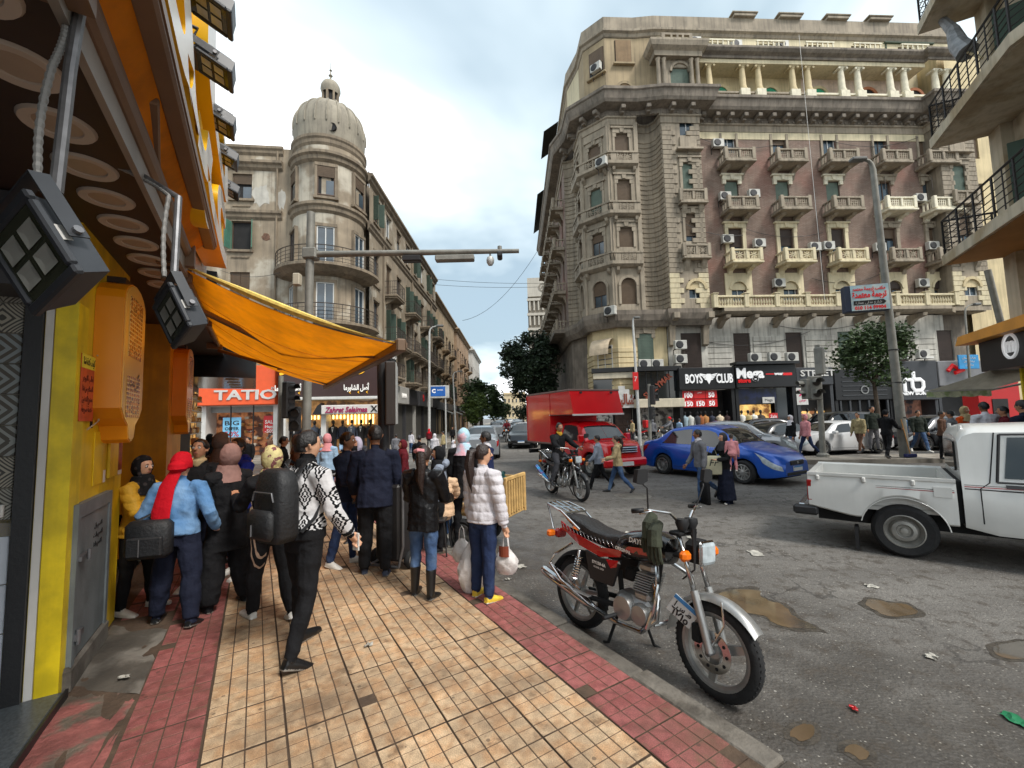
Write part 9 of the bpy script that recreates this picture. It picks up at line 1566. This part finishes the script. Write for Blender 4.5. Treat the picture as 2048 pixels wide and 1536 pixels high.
# ---------------------------------------------------------------- poles, lamps, signals
PGR=M('pole_grey',rgb(134,132,124),.6,.2,var=.2,scale=4,streak=.2);PWH=M('pole_white',rgb(186,186,182),.5,.2,var=.15,streak=.15);PDK=M('pole_dark',rgb(44,42,42),.5,.2,var=.2)
def pole(name,label,cat,pts,r,mat=PGR,n=12):t=thing(name,label,cat,(pts[0][0],pts[0][1],pts[0][2]));b0=Vector(pts[0]);MB().tube([Vector(p)-b0 for p in pts],r,n).build('pole',mat,t,smooth=True,angle=50);return t,b0
D1=9.6;pb=P(611,900,D1);pb.z=0;ptp=P(622,425,D1);t,b0=pole('gantry_pole','grey traffic pole with long camera arm over the road','pole',[pb,ptp],[.1,.088]);a0,a1=P(610,509,D1)-b0,P(1038,502,D1)-b0
MB().tube([a0,a0.lerp(a1,.55),a1],[.075,.065,.05],12).build('arm',PGR,t,smooth=True);MB().cbx(a0.x-.02,a0.x+.3,a0.y-.13,a0.y+.13,a0.z-.13,a0.z+.13,.03).build('arm_clamp',PGR,t)
for f,w in ((.5,.42),(.7,.9)):p=a0.lerp(a1,f);MB().cbx(p.x-w/2,p.x+w/2,p.y-.1,p.y+.1,p.z-.22,p.z-.09,.02).build('signal_panel' if w<.5 else 'light_bar',PDK if w<.5 else PGR,t)
p=a0.lerp(a1,.865);MB().cyl(p,p+Vector((0,0,-.14)),.02,8).build('camera_stem',PGR,t);MB().lathe([(0,-.34),(.05,-.33),(.085,-.27),(.09,-.2),(.07,-.14),(.03,-.12)],16,c=p).build('dome_camera',PWH,t,smooth=True)
p=a0.lerp(a1,.91);MB().cbx(p.x-.06,p.x+.06,p.y-.2,p.y+.08,p.z-.2,p.z-.06,.03).build('camera',PDK,t);MB().cyl(p+Vector((0,0,-.08)),p+Vector((0,0,.12)),.05,8).build('camera_mount',PGR,t);cbx_=P(598,560,D1)-b0;MB().cbx(cbx_.x-.11,cbx_.x+.05,cbx_.y-.1,cbx_.y+.06,cbx_.z-.14,cbx_.z+.14,.02).build('control_box',BUF,t)
pb=P(772,905,6.6);pb.z=0;t,b0=pole('sign_pole','thick black pole carrying a flat box sign beside the crowd','pole',[pb,P(764,722,6.6)],[.09,.08],PDK);c_=P(785,790,6.6)-b0;sf=Fr(t,(c_.x,c_.y,0),R_(13));c_=Vector((0,0,0));MB().cbx(c_.x-.09,c_.x+.06,c_.y-.35,c_.y+.35,P(785,850,6.6).z,P(785,728,6.6).z,.02).build('box_sign',M('sign_case',rgb(52,42,36),.5),sf);MB().bx(c_.x+.061,c_.x+.07,c_.y-.33,c_.y+.33,P(785,848,6.6).z,P(785,730,6.6).z).build('sign_face',PWH,sf)
pb=P(562,905,12);pb.z=0;t,b0=pole('traffic_light','grey pole with dark signal heads beside the orange shop','traffic light',[pb,P(562,752,12)],.07,PGR)
def signal(t,c,face,n=3,mat=PDK,sc=1.0):
    e=Fr(t,c,face);MB().cbx(-.15*sc,.15*sc,-.09*sc,.12*sc,-.17*n*sc,.17*n*sc,.03).build('signal_head',mat,e)
    for k in range(n):z=(n-1)*.16*sc-.32*sc*k;MB().lathe([(0,0),(.105*sc,0)],14,c=(0,-.1*sc,z),M=Matrix.Rotation(R_(90),3,'X')).build('lens',M('dead_lens',rgb(60,56,52),.3),e);MB().lathe([(.12*sc,0),(.12*sc,.2*sc)],14,c=(0,-.09*sc,z),a0=R_(0),a1=R_(180),M=Matrix.Rotation(R_(90),3,'X')).build('visor',mat,e)
signal(t,P(578,800,11.8)-b0,R_(70));signal(t,P(590,838,11.8)-b0,R_(20),2)
LMPH=M('lamp_head',rgb(110,110,108),.5,.4)
def lamp(label,bx,by,tx,ty,d,dx,r,mat=PGR,hsz=.55,z=0):
    pb=P(bx,by,d);pb.z=z;tp=P(tx,ty,d);e=tp+Vector((dx*.4,0,.35));e2=tp+Vector((dx,0,.42));t,b0=pole('street_lamp',label,'street lamp',[pb,tp,tp+Vector((dx*.12,0,.22)),e,e2],[r,r*.62,r*.5,r*.4,r*.36],mat);s=1 if dx>0 else -1;q=e2-b0
    MB().cbx(min(q.x-.05*s,q.x+hsz*s),max(q.x-.05*s,q.x+hsz*s),q.y-.13,q.y+.13,q.z-.06,q.z+.06,.03).build('lamp_head',LMPH,t);return t,b0
t,b0=lamp('tall grey street lamp leaning over the right hand island',1810,915,1746,340,15.2,-.3,.15,PGR,.5)
for y in (700,765,835):p=P(1740+72*(y-310)/605,y,15.2)-b0;MB().lathe([(.13,-.02),(.15,-.02),(.15,.02),(.13,.02)],16,c=p).build('pole_band',PDK,t)
sgn=thing('lamp_sign','blue box sign with Arabic lettering strapped to the tall lamp','sign',P(1738,595,15.0),R_(-14));w_,h_=.62,.48;MB().cbx(-w_-.12,w_,-.02,.3,-h_,h_,.02).build('sign_case',M('case_navy',rgb(38,48,70),.5),sgn);MB().bx(-w_+.05,w_-.02,-.03,-.021,-h_+.02,h_-.02).build('sign_face',M('sign_cloudy',rgb(176,206,216),.4,var=.2,scale=3,col2=rgb(206,214,210),c2scale=2),sgn)
txt('مكتب ترجمة معتمد',.16,REDL,sgn,(0,-.036,.32),ext=.003,ar=True,width=1.0,fat=.004);txt('ترجمة معتمدة',.3,REDL,sgn,(0,-.036,.1),ext=.003,ar=True,width=1.05,fat=.01);MB().ext([(-.5,-.034,-.1),(.42,-.034,-.1),(.5,-.034,-.18),(.42,-.034,-.26),(-.5,-.034,-.26)],(0,-.004,0)).build('arrow',BLK,sgn);txt('شارع عدلي عمارة',.13,WHT,sgn,(-.04,-.04,-.18),ext=.002,ar=True,width=.8);txt('010 114 99904',.17,REDL,sgn,(0,-.036,-.37),ext=.003,fat=.005,width=.95)
pb=P(1646,912,16);pb.z=0;t,b0=pole('traffic_light','grey traffic light with two stacked heads on the island','traffic light',[pb,P(1634,690,16)],[.1,.085],PGR);MB().lathe([(.2,0),(.2,.1),(.1,.16)],12).build('base',PGR,t);signal(t,P(1640,722,15.9)-b0,R_(115),3,PGR,1.0);signal(t,P(1630,776,15.8)-b0,R_(-8),2,PGR,1.3);signal(t,P(1612,778,15.9)-b0,R_(-90),2,PGR,1.1)
lamp('slim white street lamp at the brown building corner',1280,878,1266,650,24,.1,.1,PWH,.3);bn=thing('banner','small red banner on the slim lamp pole','banner',P(1271,762,23.9));MB().cbx(-.16,.16,-.03,.0,-.5,.5,.01).build('panel',RDS,bn);txt('7',.4,WHT,bn,(0,-.035,.1),ext=.003)
pb=P(1300,880,22.5);pb.z=0;t,b0=pole('traffic_light','traffic light before the fabric shop','traffic light',[pb,P(1298,768,22.5)],.08,PGR);signal(t,P(1306,790,22.4)-b0,R_(60),3);signal(t,P(1304,826,22.4)-b0,R_(40),2)
lamp('white street lamp along the left pavement, nearer one',858,870,859,665,27,.5,.1,PWH,.4);lamp('white street lamp along the left pavement, farther one',912,858,906,752,40,.5,.1,PWH,.4);lamp('third street lamp far along the left pavement',946,855,943,800,60,.6,.1,PWH,.4)
lamp('slim pole lamp before the grey red logo shop',1940,800,1930,625,22,.5,.07,PGR,.3);pole('drain_pipe','slanting grey pipe beside the near right building','pipe',[P(2005,660,14),P(1975,540,14)],.09,PGR)
bb=thing('screen_sign','blue screen in white frame on a pole down the street','sign',P(877,784,28),R_(6));MB().cbx(-.58,.7,-.1,.1,-.42,.42,.03).build('case',PWH,bb);MB().bx(-.52,.45,-.115,-.101,-.28,.36).build('screen',M('screen_blue',rgb(24,70,130),.3,var=.3,scale=1.5,emit=.35),bb);txt('C',.34,WLET,bb,(-.3,-.12,.05),ext=.003,fat=.02);txt('BANK',.14,WLET,bb,(.12,-.12,.12),ext=.003);MB().cyl((.45,0,-.42),(.45,0,-3.9),.05,8).build('post',PWH,bb)
# overhead wires
def wire(label,a,b,sag,r=.012):pts=[a.lerp(b,k/16)-Vector((0,0,sag*4*(k/16)*(1-k/16))) for k in range(17)];tag(MB().tube(pts,r,4).build('wire',M('wire_black',rgb(40,40,42),.6)),label,'wire')
wire('upper thin wire across the far street',P(866,558,44),P(1100,566,44),.2,.02);wire('lower thin wire across the far street',P(866,569,44),P(1100,573,44),.2,.02);wire('long sagging cable from the brown building across the street',P(1094,470,50),P(925,641,60),2.2,.03)
wire('thin cable crossing the domed building front',P(440,540,22),P(560,545,22),.3,.012)
# ---------------------------------------------------------------- cart, trolley, bucket, litter
WD=M('crate_wood',rgb(196,158,98),.7,var=.25,scale=6);q=G(1015,1092,ROAD);ct=thing('hand_cart','wooden slatted hand cart with black wheel at the kerb','cart',(q.x-.55,q.y+.1,ROAD),R_(155))
MB().cbx(-.75,.6,-.32,.32,.5,.55,.01).build('bed',WD,ct)
for k in range(8):y=-.3+.6*k/7;MB().cbx(-.77,-.745,y-.022,y+.022,.55,1.02,.004).build('slat',WD,ct)
for s_ in (-1,1):
    MB().cbx(-.78,-.74,s_*.32-.02,s_*.32+.02,.5,1.06,.006).build('post',WD,ct);MB().cbx(-.78,.5,s_*.32-.012,s_*.32+.012,.96,1.02,.004).build('side_rail',WD,ct);wheel(ct,-.1,s_*.38,.24,.07,.7,'six',s_)
MB().cbx(-.775,-.735,-.34,.34,1.02,1.07,.006).build('top_rail',WD,ct);bag=thing('sack','teal plastic sack leaning in the wooden cart','sack',(q.x-.05,q.y+.0,ROAD+.55));bm_=MB().lathe([(.02,0),(.18,.03),(.23,.16),(.2,.32),(.1,.42),(.05,.46),(.07,.52)],18,c=(-.02,.02,0));A_=np.array(bm_.v);A_+=(vnoise(A_*14,2)*.02)[:,None];bm_.v=[tuple(v) for v in A_];bm_.build('sack_body',M('teal_plastic',rgb(38,84,84),.35,var=.25,scale=5,bump=.6,bscale=14),bag,smooth=True)
tb_=thing('food_tray','tray of popcorn bags on the cart top','tray',(q.x-.42,q.y+.1,.55));MB().cbx(-.3,.2,-.2,.2,-.02,.03,.01).build('tray',WD,tb_);MB().lathe([(.1,.03),(.12,.16),(.05,.24),(.03,.28)],12).build('bag',WBG,tb_,smooth=True)
q=G(787,1132);tr_=thing('trolley','black upright trolley behind the leather jacket woman','trolley',(q.x,q.y,0),R_(70));MB().cbx(-.2,.2,-.22,.12,.12,1.0,.03).build('box',PDK,tr_);MB().tube([(-.18,-.2,.06),(-.18,-.26,.3),(-.18,-.26,1.12),(.18,-.26,1.12),(.18,-.26,.3),(.18,-.2,.06),(.18,.2,.06),(-.18,.2,.06),(-.18,-.2,.06)],.016,8).build('frame',GALV,tr_)
for s_ in (-1,1):wheel(tr_,-.0,s_*.24,.1,.05,.6,'steel',s_).rotation_euler=(0,0,0)
q=G(868,1105);chr_=thing('stool','thin legged metal chair under the person in peach','chair',(q.x,q.y,0));MB().cbx(-.18,.18,-.18,.18,.42,.46,.01).build('seat',PDK,chr_)
for x in (-.16,.16):
    for y in (-.16,.16):MB().cyl((x,y,.42),(x*1.25,y*1.25,0),.011,6).build('leg',PDK,chr_)
q=P(873,868,18);bk_=thing('bucket','blue plastic bucket on the far left pavement','bucket',(q.x,18,0));MB().lathe([(.0,.02),(.16,.02),(.2,.5),(.215,.52)],18).build('pail',M('bucket_blue',rgb(30,90,170),.4),bk_,smooth=True);MB().lathe([(.205,.44),(.222,.44),(.222,.5),(.205,.5)],18).build('rim',WHT,bk_)
PAP=M('litter_paper',rgb(168,164,154),.8,var=.3,scale=20)
for k,(px,py,w,lb,mm,z) in enumerate(((1042,1134,.11,'white paper litter beside the motorcycle rear wheel',PAP,ROAD),(1016,1160,.05,'small white scrap on the road by the kerb',PAP,ROAD),(1262,1068,.14,'torn paper litter behind the motorcycle',PAP,ROAD),(1512,1108,.16,'flattened cup litter on the road past the headlamp',PAP,ROAD),(1380,1076,.1,'pale scrap on the road near the handlebar',PAP,ROAD),(1862,1315,.07,'pale tissue scrap on the open road at right',PAP,ROAD),(2032,1442,.1,'green crumpled packet at the right edge of the road',M('litter_green',rgb(20,110,70),.5),ROAD),(1708,1421,.04,'red wrapper on the open road',REDP,ROAD),(738,1292,.05,'white scrap on the yellow tiles',PAP,.001),(1744,1174,.08,'white scrap on the road before the pickup',PAP,ROAD),(248,1358,.05,'pale scrap on the concrete patch',PAP,.01))):
    q=G(px,py,z);r=random.Random(k);g=MB().grid(lambda u,v:((u-.5)*w*1.3+.01*math.sin(v*7),(v-.5)*w*.9+.01*math.sin(u*9),.006+.016*abs(math.sin(u*5+k)*math.sin(v*4+k*2))),7,6);tag(g.build('litter',mm,None,(q.x,q.y,z+.002),r.uniform(0,6)),lb,'litter')
mh=thing('manhole_cover','round iron manhole cover in the crossing near the walkers','manhole cover',G(1265,992,ROAD)+Vector((0,0,.003)));MB().lathe([(0,.008),(.3,.008),(.32,0),(.42,.002),(.44,-.01)],32).build('lid',M('iron_lid',rgb(120,116,108),.6,.4,var=.25),mh)
for k in range(6):MB().bx(-.24,.24,-.2+.08*k,-.18+.08*k,.008,.013).build('tread_bar',MATS['iron_lid'],mh)
